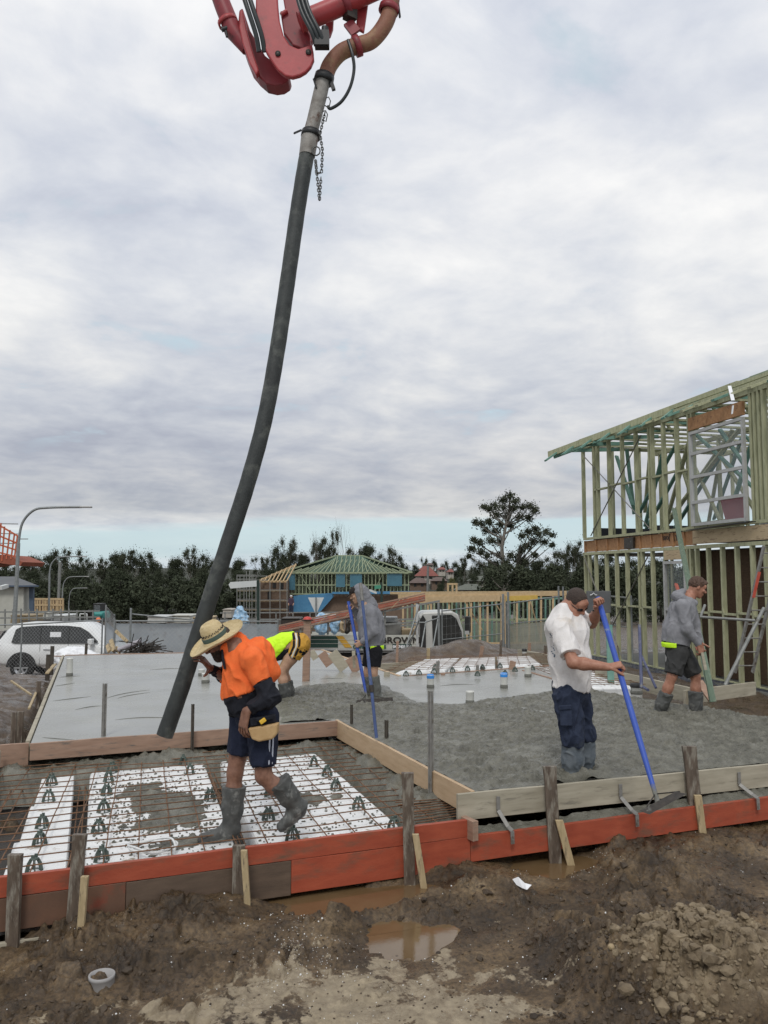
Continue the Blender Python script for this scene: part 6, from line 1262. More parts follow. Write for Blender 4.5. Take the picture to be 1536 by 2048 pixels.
# ladder and scaffold braces beside the frame
t = thing('ladder', 'aluminium ladder with a red safety sticker leaning inside the frame', 'ladder', P(1480,1345,13.8))
la, lb = P(1470,1345,13.8), P(1528,1092,13.2); off = R_*.30
for o_, nm3 in ((V(0,0,0),'rail'), (off,'rail')): m = MB(); m.beam(la+o_, lb+o_, .03, .07, up=FH); m.build(nm3, m_steel, t)
for k in range(9): c = la.lerp(lb, (k+.5)/9); m = MB(); m.tube([c, c+off], .013, 6); m.build('rung', m_steel, t)
m = MB(); m.beam(la.lerp(lb,.60)-FH*.05, la.lerp(lb,.80)-FH*.05, .05, .006, up=FH); m.build('warning_sticker', pm('red_sticker', (.5,.08,.05), (.6,.12,.08), 9, .5), t)
t = thing('meter_box', 'grey panel with a small white roof-shaped mark behind the raised fist', 'panel', P(1192,1235,18.5)); m = MB(); m.prism([P(1175,1226,18.5),P(1222,1226,18.5),P(1222,1182,18.5),P(1175,1182,18.5)], FH*.12); m.build('panel', pm('mid_grey_panel', (.10,.105,.11), (.13,.135,.14), 4, .6), t, bevel=.01)
m = MB(); m.tube([P(1180,1190,18.45),P(1183,1190,18.45),P(1187,1186,18.45),P(1191,1190,18.45),P(1194,1190,18.45)], .010, 5); m.build('roof_mark', m_white, t)
m = MB(); m.tube([P(1450,1371,12.2), P(1528,1216,12.6)], .028, 12); tag(m.build('scaffold_tube', m_pipeg), 'long grey steel tube leaning diagonally at the right house wall', 'scaffold tube')
m = MB(); m.tube([P(1400,1234,12.9), P(1510,1241,12.5)], .022, 12); tag(m.build('scaffold_tube', m_pipeg), 'horizontal grey tube joined to the leaning tube at the house', 'scaffold tube')
m = MB(); m.tube([P(1401,1233,12.9), P(1410,1210,13.0)], .022, 12); tag(m.build('scaffold_tube', m_pipeg), 'short stub of grey tube beside the face of the walking worker', 'scaffold tube')
m = MB(); m.beam(P(1218,1250,13.2), P(1222,1366,12.9), .10, .045, up=FH); tag(m.build('teal_prop', m_teal, bevel=.003), 'upright teal timber post behind the blue rake pole', 'post')
t = thing('blue_prop', 'folding blue steel prop standing by the squat black-lidded pipe', 'prop', P(1285,1380,11.2))
for a_, b_, r_ in (((1279,1250),(1283,1376),.022), ((1283,1312),(1312,1376),.018), ((1283,1372),(1296,1380),.02)): m = MB(); m.tube([P(*a_,11.4), P(*b_,11.0)], r_, 8); m.build('prop_tube', pm('dirty_blue_steel', (.06,.07,.15), (.11,.12,.2), 14, .6, c3=(.2,.2,.2), s3=9, t3=.58), t)
# ================================================================ FENCES, TRUCK, CAR, STREET
m_galv = pm('galvanised_tube', (.20,.215,.215), (.30,.315,.31), 10, .5, metal=.4); m_wire = pm('fence_wire', (.34,.35,.35), (.44,.45,.45), 9, .5, metal=.2)
m_shade = pm('pale_blue_grey_shade_mesh', (.34,.39,.43), (.42,.47,.50), 2.5, .8, bump=.3, bscale=14, c3=(.30,.32,.33), s3=4, t3=.56, w3=.15)
m_shade.node_tree.nodes['Principled BSDF'].inputs['Alpha'].default_value = .72
m_shadeg = pm('pale_green_shade_mesh', (.26,.26,.21), (.34,.335,.27), 3, .85, bump=.3, bscale=14)
def fence_panel(label, pa, pb, za, zb, h, cell=.09, cloth_=None, diag=True, rail=True, mid=None, r=.021, posts=(True,True)):
    """pa, pb: plan ends (Vector), z of the panel foot at each end"""
    A_ = V(pa.x,pa.y,za); B_ = V(pb.x,pb.y,zb); t = thing('wire_fence', label, 'fence', (A_+B_)/2, 0, 'temporary fence panels')
    Lh = (B_-A_).length; dd = (B_-A_)/Lh
    for p, use in ((A_,posts[0]),(B_,posts[1])):
        if use: m = MB(); m.tube([p, p+UP*(h+.06)], r*1.1, 8); m.build('post', m_galv, t)
    m = MB(); m.tube([A_+UP*h, B_+UP*h], r, 8); m.tube([A_+UP*.12, B_+UP*.12], r*.8, 6)
    if mid: m.tube([A_+UP*mid, B_+UP*mid], r*.8, 6)
    m.build('rails', m_galv, t)
    m = MB(); 
    def wire(a, b): m.beam(a, b, .0026, .0026)
    if diag:
        n = int(Lh/cell)
        hh = h-.15
        for k in range(-int(hh/cell), n+1):
            for sg in (1,-1):
                x0 = k*cell; x1 = x0+hh
                a0, a1 = max(0, x0), min(Lh, x1)
                if a1 <= a0: continue
                f0, f1 = (a0-x0)/hh, (a1-x0)/hh
                if sg < 0: f0, f1 = 1-f0, 1-f1
                wire(A_+dd*a0+UP*(.13+hh*f0), A_+dd*a1+UP*(.13+hh*f1))
    else:
        n = int(Lh/cell)
        for k in range(1, n): wire(A_+dd*k*Lh/n+UP*.13, A_+dd*k*Lh/n+UP*h)
        n = int(h/(cell*1.6))
        for k in range(1, n): wire(A_+UP*(h*k/n), B_+UP*(h*k/n))
    m.build('wire_mesh', m_wire, t)
    if cloth_:
        mt, z0, z1 = cloth_; m = MB(); n = 30; vs = []; nn = FH*.03
        for i in range(n+1):
            p = A_+dd*(Lh*i/n); vs += [p+UP*z0+nn*(1+.8*math.sin(i*1.1)), p+UP*(z1-.02*abs(math.sin(i*.9)))+nn]
        m.add(vs, [(2*i,2*i+2,2*i+3,2*i+1) for i in range(n)], True); o = m.build('shade_cloth', mt, t)
    return t
def pz(px, ytop, d, h): p = P(px, ytop, d); return Vector((p.x,p.y)), p.z-h
def fpanel(label, x0, y0, d0, x1, y1, d1, h=2.1, **k):
    a, za = pz(x0, y0, d0, h); b, zb = pz(x1, y1, d1, h); return fence_panel(label, a, b, za, zb, h, **k)
fpanel('chain-wire fence panel in front of the white car, left part', -60,1251,24, 44,1249,24, cell=.11)
fpanel('chain-wire fence panel in front of the white car, right part', 44,1249,24, 205,1240,23.5, cell=.11, posts=(False,True))
fpanel('bowed fence panel turned side-on at the right end of the car', 212,1214,23.2, 229,1232,26, cell=.12, cloth_=(m_shade,.1,1.7))
fpanel('fence panel with pale blue shade cloth behind the far slab edge', 230,1242,23.5, 556,1243,24.5, cell=.13, cloth_=(m_shade,.1,2.04), posts=(True,True))
m = MB(); p = P(262,1216,23.2); m.tube([p-UP*2.4, p], .03, 8); tag(m.build('fence_post', m_galv), 'lone galvanised post in front of the shade cloth fence', 'post')
m = MB(); p0, p1 = P(262,1228,23.3), P(420,1243,24); m.tube([p0, p1], .02, 8); tag(m.build('fence_rail', m_galv), 'sagging upper rail above the shade cloth fence', 'rail')
fpanel('open wire fence panel right of the truck cab', 884,1222,27, 1004,1208,26, cell=.16, diag=False, mid=1.15)
fpanel('wire fence panel with pale green cloth left of the man in white', 1012,1208,26, 1118,1193,24, cell=.16, diag=False, mid=1.45, cloth_=(m_shadeg,.05,1.42))
fpanel('wire fence panel between the man in white and the house frame', 1135,1186,22.5, 1262,1196,19.0, cell=.16, diag=False, mid=1.4)
for lab, x, yt, yb, d in (('heavy left gate post of the paired fence posts', 1006,1188,1312,25.8), ('heavy right gate post of the paired fence posts', 1016,1184,1312,25.6), ('left one of two thin posts by the head of the man in white', 1117,1172,1290,24), ('right one of two thin posts by the head of the man in white', 1126,1173,1290,24.2), ('stout galvanised post in front of the truck cab', 877,1205,1310,24.5)):
    a, b = P(x, yt, d), P(x+2, yb, d); m = MB(); m.tube([b-UP*.3, a], .038 if 'heavy' in lab or 'stout' in lab else .028, 10); tag(m.build('fence_post', m_galv), lab, 'post')
# trestle-like fence stays
for lab, pts in (('grey steel trestle stay left of the truck cab', ((838,1210,806,1316),(808,1318,838,1240))), ('grey steel fence stay across the truck cab', ((852,1242,838,1324),(877,1232,862,1318)))):
    m = MB()
    for x0, y0, x1, y1 in pts: m.tube([P(x0,y0,22.5), P(x1,y1,22)], .022, 8)
    m.tube([P(825,1245,22.4), P(852,1245,22.3)] if 'trestle' in lab else [P(852,1244,22.4), P(877,1236,22.3)], .018, 8); tag(m.build('fence_stay', m_galv), lab, 'fence stay', 'steel stays of the fence')
m = MB(); a, b = P(834,1209,23), P(835,1322,22.6); m.beam(b, a, .07, .05, up=FH); tag(m.build('steel_upright', m_alu), 'pale square steel upright beside the truck cab', 'upright')

m_shadeg.node_tree.nodes['Principled BSDF'].inputs['Alpha'].default_value = .80
# ---- white four-wheel drive
m_carw = pm('white_car_paint', (.70,.71,.70), (.74,.75,.74), 2, .25, c3=(.55,.52,.46), s3=1.5, t3=.60, w3=.2); m_tyre = pm('car_tyre', (.012,.012,.012), (.022,.021,.02), 20, .8, bump=.3, bscale=40); m_rim = pm('alloy_rim', (.45,.46,.47), (.55,.56,.57), 9, .3, metal=.7)
m_darkg = pm('dark_tinted_glass', (.022,.023,.022), (.032,.034,.032), 3, .12); m_tail = pm('red_tail_lens', (.5,.01,.02), (.6,.02,.03), 6, .2)
DC = 28.0; cz = -1.83; c0 = P(60,1300,DC); carx = R_; cary = FH     # car points to image right, near side faces camera
car_rear = P(-14,1300,DC); L_car = 5.0
def cpt(u, v, z): return V(car_rear.x,car_rear.y,cz)+R_*u+FH*v+UP*z   # u from rear, v across (0 near side), z up
t = thing('parked_car', 'white four-wheel drive parked behind the chain-wire fence at left', 'car', cpt(2.5,.95,0))
# lofted body: sections along u with half-width and profile
secs = [(-.02,.80,1.15,.62),( .06,.93,1.22,.50),(.45,.96,1.24,.46),(1.5,.97,1.24,.44),(2.6,.97,1.23,.44),(3.55,.97,1.20,.44),(3.9,.96,1.17,.44),(4.5,.93,1.10,.46),(4.9,.84,1.0,.5),(5.02,.7,.85,.55)]
m = MB(); ringn = 16; vs = []
for u, hw_, zt, zb in secs:
    for v, z_ in ((-hw_+.06,zb),(-hw_,zb+.12),(-hw_-.015,(zb+zt)/2+.05),(-hw_+.02,zt-.06),(-hw_+.07,zt),(-hw_*.5,zt+.03),(0,zt+.035),(hw_*.5,zt+.03),(hw_-.07,zt),(hw_-.02,zt-.06),(hw_+.015,(zb+zt)/2+.05),(hw_,zb+.12),(hw_-.06,zb),(hw_*.5,zb-.02),(0,zb-.02),(-hw_*.5,zb-.02)): vs.append(cpt(u, .97+v, z_))
n = ringn; m.add(vs, [(i*n+k, i*n+(k+1)%n, (i+1)*n+(k+1)%n, (i+1)*n+k) for i in range(len(secs)-1) for k in range(n)]+[tuple(range(n-1,-1,-1)), tuple(len(secs)*n-n+k for k in range(n))], True); o = m.build('body', m_carw, t)
# greenhouse
gh = [(.05,1.18,.82),(.30,1.62,.76),(.55,1.86,.70),(1.2,1.93,.68),(2.4,1.94,.67),(3.0,1.89,.67),(3.35,1.72,.70),(3.95,1.22,.80)]
m = MB(); vs = []
for u, zt, hw_ in gh:
    for v, z_ in ((-.93,1.16),(-hw_-.05,max(1.17,zt-.10)),(-hw_+.05,zt),(0,zt+.03),(hw_-.05,zt),(hw_+.05,max(1.17,zt-.10)),(.93,1.16)): vs.append(cpt(u, .97+v, z_))
n = 7; m.add(vs, [(i*n+k, i*n+k+1, (i+1)*n+k+1, (i+1)*n+k) for i in range(len(gh)-1) for k in range(n-1)], True); m.build('roof', m_carw, t)
m = MB(); poly = [(.62,1.26),(.70,1.70),(.86,1.79),(1.6,1.84),(2.5,1.83),(2.95,1.78),(3.25,1.62),(3.62,1.30),(3.60,1.25),(.75,1.24)]
def gv(u, z_): return .97-.955+(z_-1.2)*.33
m.prism([cpt(u, gv(u,z_)-.035, z_) for u, z_ in poly], FH*.02); win = m.build('side_windows', m_darkg, t)
for u in (1.62,2.60): m = MB(); m.beam(cpt(u,gv(u,1.25)-.04,1.25), cpt(u-.04,gv(u,1.82)-.04,1.82), .05, .008, up=R_); m.build('window_pillar', MATS['black_rubber'], win)
m = MB(); m.beam(cpt(2.12,gv(0,1.5)-.06,1.32), cpt(2.12,gv(0,1.5)-.03,1.62), .38, .01, up=-FH); m.build('window_notice', m_white, t)
m = MB(); m.prism([cpt(.02,.10,1.2), cpt(.30,.2,1.66), cpt(.30,1.74,1.66), cpt(.02,1.84,1.2)], -R_*.03); m.build('rear_window', m_darkg, t)
m = MB(); m.beam(cpt(.00,.03,.86), cpt(.02,.03,1.14), .14, .10, up=-FH); m.build('tail_light', m_tail, t, bevel=.02)
for u in (1.75,2.75): m = MB(); m.beam(cpt(u,-.035,1.03), cpt(u+.24,-.035,1.03), .03, .035); m.build('door_handle', m_rim, t, bevel=.008)
m = MB(); m.tube([cpt(u,-.005,z_) for u, z_ in ((1.62,.5),(1.62,1.2))], .006, 4); m.tube([cpt(2.60,-.005,.5), cpt(2.60,-.005,1.2)], .006, 4); m.build('door_gap', MATS['black_rubber'], t)
m = MB(); m.box(cpt(3.42,-.12,1.30), (.16,.24,.20), rz=-PS); m.build('door_mirror', m_carw, t, bevel=.03)
for v in (.35,1.6): m = MB(); m.tube([cpt(.8,v,1.99), cpt(2.9,v,1.99)], .02, 6); m.build('roof_rail', MATS['black_rubber'], t)
for u in (1.0,4.05):
    m = MB(); m.prism([cpt(u+.52*math.cos(math.pi*k/14), -.03, .42+.52*math.sin(math.pi*k/14)) for k in range(15)], FH*.1); m.build('wheel_arch', MATS['black_rubber'], t)
    for v in (.10,1.85):
        m = MB(); m.lathe([(.24,-.13),(.36,-.13),(.40,-.09),(.405,0),(.40,.09),(.36,.13),(.24,.13)], cpt(u,v,.40), 32, axis=FH); w_ = m.build('wheel', m_tyre, t)
        if v < 1:
            m = MB(); m.lathe([(.245,-.11),(.262,-.128),(.25,-.13),(.24,-.07),(.06,-.06),(.055,-.10),(.0,-.10)], cpt(u,v,.40), 32, axis=FH)
            for k in range(6): a_ = k*math.pi/3; dr = R_*math.cos(a_)+UP*math.sin(a_); m.beam(cpt(u,v-.115,.40)+dr*.03, cpt(u,v-.115,.40)+dr*.25, .05, .03, up=-FH, taper=.8)
            m.build('rim', m_rim, w_)
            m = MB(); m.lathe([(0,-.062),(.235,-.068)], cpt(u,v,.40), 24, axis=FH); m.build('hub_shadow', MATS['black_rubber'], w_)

# ---- tray truck with lettering
m_tray = pm('pale_truck_side', (.46,.46,.41), (.54,.54,.48), 3, .5); m_dgreen = pm('dark_green_truck_side', (.012,.045,.032), (.02,.06,.045), 3, .4); m_gold = pm('gold_stripe', (.55,.30,.03), (.62,.36,.05), 3, .5); m_cab = pm('white_cab_paint', (.46,.46,.43), (.54,.54,.51), 2, .3)
DT = 27.0; tz = -1.75; ta = P(560,1300,DT)
def tp(px, py, v=0): p = P(px, py, DT); return p+FH*v
t = thing('tray_truck', 'white tray truck with a dark green and gold painted side behind the pods', 'truck', V(P(760,1300,DT).x, P(760,1300,DT).y, tz))
def slabq(nm3, x0, x1, y0, y1, v0, th, mat, parent=t, bev=0): m = MB(); a = [tp(x0,y1,v0), tp(x1,y1,v0), tp(x1,y0,v0), tp(x0,y0,v0)]; m.prism(a, FH*th); return m.build(nm3, mat, parent, bevel=bev)
slabq('tray_side', 600,838,1270,1297,0,.04,m_tray); slabq('green_panel', 604,676,1272,1295,-.012,.012,m_dgreen)
m = MB(); m.prism([tp(672,1272,-.02), tp(686,1272,-.02), tp(704,1295,-.02), tp(690,1295,-.02)], FH*.015); m.build('gold_stripe', m_gold, t)
for y_ in (1279,1287): m = MB(); m.tube([tp(602,y_,-.025), tp(836,y_,-.025)], .006, 4); m.build('pressed_rib', m_tray, t)
slabq('tray_floor', 600,838,1297,1301,0,2.0,m_alu); slabq('far_side', 600,838,1272,1297,2.0,.04,m_tray)
slabq('under_rail', 612,838,1303,1306,.1,.06,m_alu)
for x_ in (650,700,750,800): slabq('rail_bracket', x_,x_+3,1299,1305,.1,.05,m_alu)
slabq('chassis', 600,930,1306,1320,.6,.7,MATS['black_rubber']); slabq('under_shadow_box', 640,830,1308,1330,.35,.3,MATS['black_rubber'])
def text(nm3, s_, p, h, mat, parent, n_dir=None, sx_=1.0):
    cu = bpy.data.curves.new(nm3, 'FONT'); cu.body = s_; cu.size = h*1.35; cu.extrude = .004; cu.offset = .008; tmp = bpy.data.objects.new('tmp', cu); COL.objects.link(tmp)
    dg = bpy.context.evaluated_depsgraph_get(); me = bpy.data.meshes.new_from_object(tmp.evaluated_get(dg)); bpy.data.objects.remove(tmp)
    o = bpy.data.objects.new(nm3, me); COL.objects.link(o); me.materials.clear(); me.materials.append(mat)
    off = Vector(parent.location); o.location = p-off; o.rotation_euler = (math.pi/2,0,-PS); o.scale = (sx_,1,1); adopt(o, parent); return o
m_letter = pm('dark_letter_paint', (.02,.015,.01), (.03,.025,.02), 9, .5); m_letg = pm('green_letter_paint', (.02,.09,.065), (.03,.11,.08), 9, .5)
text('lettering', 'J.BROWN', tp(752,1286,-.03), .21, m_letter, t, sx_=1.22); text('lettering', 'CONTRACTORS', tp(706,1296.5,-.03), .115, m_letg, t, sx_=.96); slabq('number_plate_band', 785,823,1288,1297.5,-.016,.008,m_dgreen); text('lettering', '0407401186', tp(786,1296,-.03), .10, m_white, t, sx_=.88)
# cab
cab = [(840,1300),(838,1232),(846,1225),(905,1223),(917,1229),(927,1262),(929,1310),(862,1313),(842,1312)]
m = MB(); m.prism([tp(x,y,.1) for x, y in cab], FH*1.9); m.build('cab', m_cab, t, bevel=.05)
m = MB(); m.prism([tp(x,y,.07) for x, y in ((864,1231),(903,1229),(913,1237),(924,1264),(925,1288),(866,1292))], FH*.04); m.build('cab_window', m_darkg, t, bevel=.02)
m = MB(); m.prism([tp(x,y,.06) for x, y in ((840,1240),(846,1230),(852,1240),(852,1298),(840,1298))], FH*.05); m.build('cab_vent', MATS['black_rubber'], t)
m = MB(); m.box(tp(934,1248,-.25), (.20,.10,.55), rz=-PS); mir = m.build('door_mirror', MATS['black_rubber'], t, bevel=.03); m = MB(); m.tube([tp(928,1232,0), tp(935,1234,-.25), tp(936,1275,-.25), tp(924,1278,0)], .014, 6); m.build('mirror_arm', MATS['black_rubber'], mir)
m = MB(); m.box(tp(932,1264,-.31), (.14,.03,.12), rz=-PS); m.build('convex_mirror', m_alu, mir)
for x_, v in ((660,.3),(900,.2),(685,1.8),(905,1.7)): m = MB(); c = tp(x_,1325,v); m.lathe([(.2,-.12),(.36,-.12),(.42,0),(.36,.12),(.2,.12)], c, 24, axis=FH); m.build('wheel', m_tyre, t)
# truck rack and load
m_rail = pm('dusty_red_rail', (.30,.085,.05), (.42,.14,.09), 3, .6, c3=(.20,.13,.10), s3=4, t3=.55)
t2 = thing('rack_load', 'bundle of orange-red formwork rails strapped on the raised truck rack', 'load', tp(700,1230,.4))
for k in range(7): a, b = P(556,1264-(k % 4)*4,25.8+.1*k), P(850,1197+2-(k % 4)*4+(k//4)*2,27.3+.1*k); m = MB(); m.beam(a, b, .05, .045); m.build('steel_rail', m_rail if k % 3 else m_pinkb, t2)
for x_, y_ in ((642,1240),(700,1222),(790,1207)): m = MB(); m.beam(P(x_-8,y_+10,25.9), P(x_+10,y_-8,25.9), .03, .02); m.build('tie_strap', m_pegp, t2)
t3 = thing('truck_rack', 'dull steel roof rack above the truck tray carrying the red rails', 'rack', tp(760,1290,1))
for x0, y0, x1, y1 in ((600,1270,600,1245),(655,1270,656,1232),(836,1300,834,1206),(770,1270,770,1218)): m = MB(); m.beam(tp(x0,y0,.15), tp(x1,y1,.15), .06, .06, up=FH); m.build('rack_post', m_pipeg, t3)
for x0, y0, x1, y1 in ((596,1256,880,1202),(742,1252,842,1243),(790,1240,842,1238),(800,1252,838,1250)): m = MB(); m.beam(tp(x0,y0,.1), tp(x1,y1,.1), .05, .06); m.build('rack_bar', m_pipeg, t3)
slabq2 = lambda nm3, lab, cat, x0, x1, y0, y1, v0, th, mat: tag((lambda m: (m.prism([tp(x0,y1,v0), tp(x1,y1,v0), tp(x1,y0,v0), tp(x0,y0,v0)], FH*th), m.build(nm3, mat, bevel=.02))[1])(MB()), lab, cat)
slabq2('mixer_bin', 'grey steel bin standing on the truck tray beside the cab', 'bin', 764,803,1247,1276,.5,.8,pm('grey_steel_bin', (.17,.165,.15), (.24,.235,.22), 4, .7)); slabq2('mixer_tub', 'wide grey tub lid tilted over the steel bin on the truck', 'lid', 758,796,1236,1246,.4,1.0,pm('grey_plastic_tub', (.24,.25,.25), (.32,.33,.33), 4, .6)); slabq2('storage_box', 'pale cream box on the truck tray right of the steel bin', 'box', 804,836,1260,1276,.5,.7,m_ply)
for i, (x_, y_, w_, h_, mt, lab) in enumerate(((640,1262,26,34,pm('light_blue_plastic_bag', (.22,.40,.58), (.38,.55,.70), 9, .5, bump=.5, bscale=9, c3=(.6,.65,.68), s3=6),'large light blue plastic bag on the truck tray under the red rails'),(668,1262,18,26,None,'second light blue bag beside the large one on the truck'),(682,1266,10,24,m_ply,'pale plank bundle end standing on the truck tray'),(694,1266,12,30,m_blade,'dark tool rack standing on the truck tray'),(612,1264,14,18,m_pegp,'small stack of timber offcuts on the truck tray'))):
    mt = mt or MATS['light_blue_plastic_bag']; s = Sdf(); c = tp(x_,y_-h_*.3,.7); s.f(c-UP*.12, c+UP*(h_*DT/1600*.35), w_*DT/1600*.5, w_*DT/1600*.42, R_, 1.1, .05); tag(sdf_obj(('plastic_bag','plastic_bag','plank_bundle','tool_rack','offcut_stack')[i], s, mt, None, .03, .08, (4,4,4)), lab, 'bag' if i < 2 else 'load')

# ---- capped timber post
t = thing('capped_post', 'timber post with a red mushroom safety cap beside the mustard shorts', 'post', P(613,1335,13.2)); a, b = P(612,1335,13.2), P(615,1240,13.2); m = MB(); m.beam(a-UP*.3, b, .115, .10, up=FH); m.build('timber_post', m_pinkb, t, bevel=.005)
m = MB(); m.lathe([(.095,-.01),(.10,.0),(.085,.005),(.0,.03)], b, 20); m.build('cap_brim', MATS['dark_brown_cap'], t); m = MB(); m.lathe([(.070,.004),(.066,.03),(.045,.05),(0,.058)], b, 20); m.build('red_cap', pm('red_plastic_cap', (.5,.05,.04), (.58,.08,.06), 9, .5), t)
# ---- offcut boards tipped along the slanting slab edge
for lab, x0, y0, x1, y1, w_ in (('tilted grey offcut nearest the capped post', 632,1318,622,1302,.12), ('tilted offcut second from the capped post', 660,1330,643,1306,.16), ('large offcut leaning left in the middle of the row by the slab edge', 690,1338,664,1305,.20), ('offcut leaning left at the right of the row by the slab edge', 716,1342,700,1315,.2), ('upright grey stake at the edge of the slab by the blue pole', 709,1336,707,1302,.06)):
    m = MB(); m.beam(P(x0,y0,14.5), P(x1,y1,14.5), w_, .04, up=FH); tag(m.build('timber_offcut', m_greyb if 'grey' in lab or 'large' in lab else m_pinkb, bevel=.003), lab, 'offcut', 'timber offcuts by the slab edge')
# pegs round the far slabs
for lab, x, yb, yt, wpx, dz, mt in (('thin timber stake in front of the truck lettering', 793,1338,1282,5,.0,m_pinkb), ('tall grey picket among the far foam pods', 874,1360,1322,7,0,m_steel), ('thick tan stake below the truck cab', 855,1322,1296,7,.0,m_pegp), ('short grey picket by the dark wedge on the far pods', 953,1352,1330,6,0,m_steel), ('dark leaning wedge by the grey picket on the far pods', 958,1352,1334,8,0,m_peg), ('leaning muddy board end at the right of the far pods', 1018,1350,1322,12,0,m_pinkb), ('orange tipped stake left of the leaning board end', 957,1318,1292,7,0,m_pinkb),
        ('rusty stake with a red cap by the gate posts', 1000,1315,1280,5,0,m_peg), ('orange-brown stake behind the short grey board', 1057,1310,1286,6,0,m_pinkb), ('short dark stake behind the short grey board', 1089,1315,1291,6,0,m_peg), ('pale offcut lying on the far pods near the slab edge', 772,1365,1344,12,0,m_greyb), ('small tan block on the far pods by the tall grey picket', 884,1362,1346,8,0,m_pinkb),
        ('dark stake behind the far left slab corner', 103,1330,1292,7,0,m_dsteel), ('second dark stake behind the far left slab corner', 95,1340,1309,8,0,m_dsteel), ('dark stake standing behind the far slab edge, in front of the car', 171,1312,1287,5,0,m_dsteel), ('grey peg in the mud beside the slab left edge', 76,1390,1362,8,0,m_peg), ('muddy peg in the near left ditch', 27,1470,1424,10,0,m_peg), ('second muddy peg in the near left ditch', 40,1462,1423,12,0,m_peg)):
    g = G(x, yb, -.1); d = g.dot(FH); top = P(x+(2 if 'leaning' not in lab else 8), yt, d); m = MB(); m.beam(g-UP*.2, top, wpx*d/1600, .03, up=FH); tag(m.build('short_stake', mt, bevel=.003), lab, 'stake', 'stakes around the slab edges')
for lab, a_, b_, wpx in (('long thin brace lying against the bank beside the slab left edge', (72,1392),(58,1420),4), ('crossed pale stick in the dirt bank at left', (22,1368),(62,1392),3), ('pale plank propped behind the far left slab corner', (94,1352),(110,1330),7)):
    A_, B_ = G(*a_, -.12), G(*b_, -.12); m = MB(); m.beam(A_+UP*.05, B_+UP*.02, wpx*A_.dot(FH)/1600, .025); tag(m.build('loose_stick', m_pegp), lab, 'stick')
m = MB(); a, b = P(104,1312,19.4), P(142,1313,19.0); m.beam(a, b, .08, .02); tag(m.build('loose_plank', m_pinkb), 'short plank lying over the far left corner of the slab', 'plank')
def sheet_heap(nm3, lab, px, py, d, w_, h_, mat, z=None, seed=0):
    c = P(px, py, d); s = Sdf(); s.e(c, [R_,FH,UP], (w_/2,w_/3,h_), .05); s.e(c+R_*w_*.25-UP*h_*.2, [R_,FH,UP], (w_/3,w_/4,h_*.8), .08); o = sdf_obj(nm3, s, mat, None, .03, .07, (3.5+seed,4,5)); return tag(o, lab, 'plastic sheet' if 'sheet' in nm3 else 'heap')
sheet_heap('plastic_sheet', 'bundled white plastic sheet heap behind the far slab edge by the car', 150,1312,20.8,1.1,.22,m_white); sheet_heap('plastic_sheet', 'small white plastic sheet tucked by the far left slab corner', 111,1325,19.6,.26,.18,m_white,seed=1)
# debris pile by the shade cloth: bars, boards
t = thing('debris_pile', 'pile of twisted dark reinforcing offcuts and boards before the shade cloth', 'debris', P(280,1306,21)); m = MB()
for k in range(60): c = P(rnd.gauss(283,16), rnd.gauss(1298,5), 21+rnd.uniform(-.3,.3)); dd = V(rnd.uniform(-1,1),rnd.uniform(-.4,.4),rnd.uniform(-.25,.35)).normalized()*rnd.uniform(.15,.45); m.tube([c-dd, c+V(0,0,rnd.uniform(-.04,.04)), c+dd], .012, 4)
m.build('bent_bars', m_blade, t); m = MB()
for x0, y0, x1, y1, w_ in ((232,1262,255,1284,.08),(222,1280,228,1302,.10),(215,1290,219,1303,.10),(232,1296,240,1304,.10)): m.beam(P(x0,y0,21.3), P(x1,y1,21), w_, .05, up=FH)
m.build('board_ends', m_pegp, t); m = MB(); m.tube([P(237,1300,21), P(282,1282,21)], .065, 10); m.build('rolled_sheet', pm('mauve_grey_roll', (.30,.28,.31), (.42,.40,.43), 5, .6), t)

# ---- street lamps
def lamp(label, xb, yb, xt, yt, xa, ya, d, r):
    base = P(xb, yb, d); base.z = gz(base.x, base.y)-.1; st = P(xt, yt+34*(yt < 1100)+14*(yt >= 1100), d); t = thing('street_lamp', label, 'street lamp', base, 0, 'street lamps along the road')
    m = MB(); m.tube([base, st.lerp(base,.4), st], [r*1.35,r*1.15,r], 10); m.build('pole', m_galv, t)
    end = P(xa, ya, d); mid = [P(xt+(xa-xt)*f, st_y, d) for f, st_y in ()]
    ys = P(xt, yt, d).z-0; top = [st, st.lerp(V(st.x,st.y,end.z),.55)+R_*(end-st).dot(R_)*.05, V(st.x,st.y,end.z)+R_*(end-st).dot(R_)*.22-UP*(end.z-st.z)*.10, V(st.x,st.y,end.z)+R_*(end-st).dot(R_)*.45-UP*(end.z-st.z)*.02, end]
    m = MB(); m.tube(smoothpath(top, 6), r*.72, 8); m.build('arm', m_galv, t)
    m = MB(); sc = d/40; m.box(end+R_*.22, (.62,.2,.09), rz=-PS); m.build('lamp_head', m_alu, t, bevel=.04)
lamp('tallest curved street lamp by the dark-roofed house at far left', 28,1250,37,1052,163,1014,40,.085)
lamp('second street lamp, its arm crossing the trees above the small timber frame', 98,1240,99,1133,162,1113,75,.085)
lamp('third street lamp, right of the small timber frame', 123,1240,125,1168,170,1153,105,.085); lamp('smallest and furthest street lamp near the teal excavator', 136,1240,138,1188,168,1176,130,.085)
m = MB(); a, b = P(117,1200,90), P(120,1124,90); m.tube([a-UP*3, b], .16, 8); tag(m.build('utility_pole', m_pipeg), 'plain grey pole without an arm between two street lamps', 'pole')
m = MB(); a, b = P(854,1190,160), P(856,1132,160); m.tube([a-UP*3, b], .25, 8); tag(m.build('utility_pole', m_pipeg), 'distant pole in front of the red-roofed suburb', 'pole')
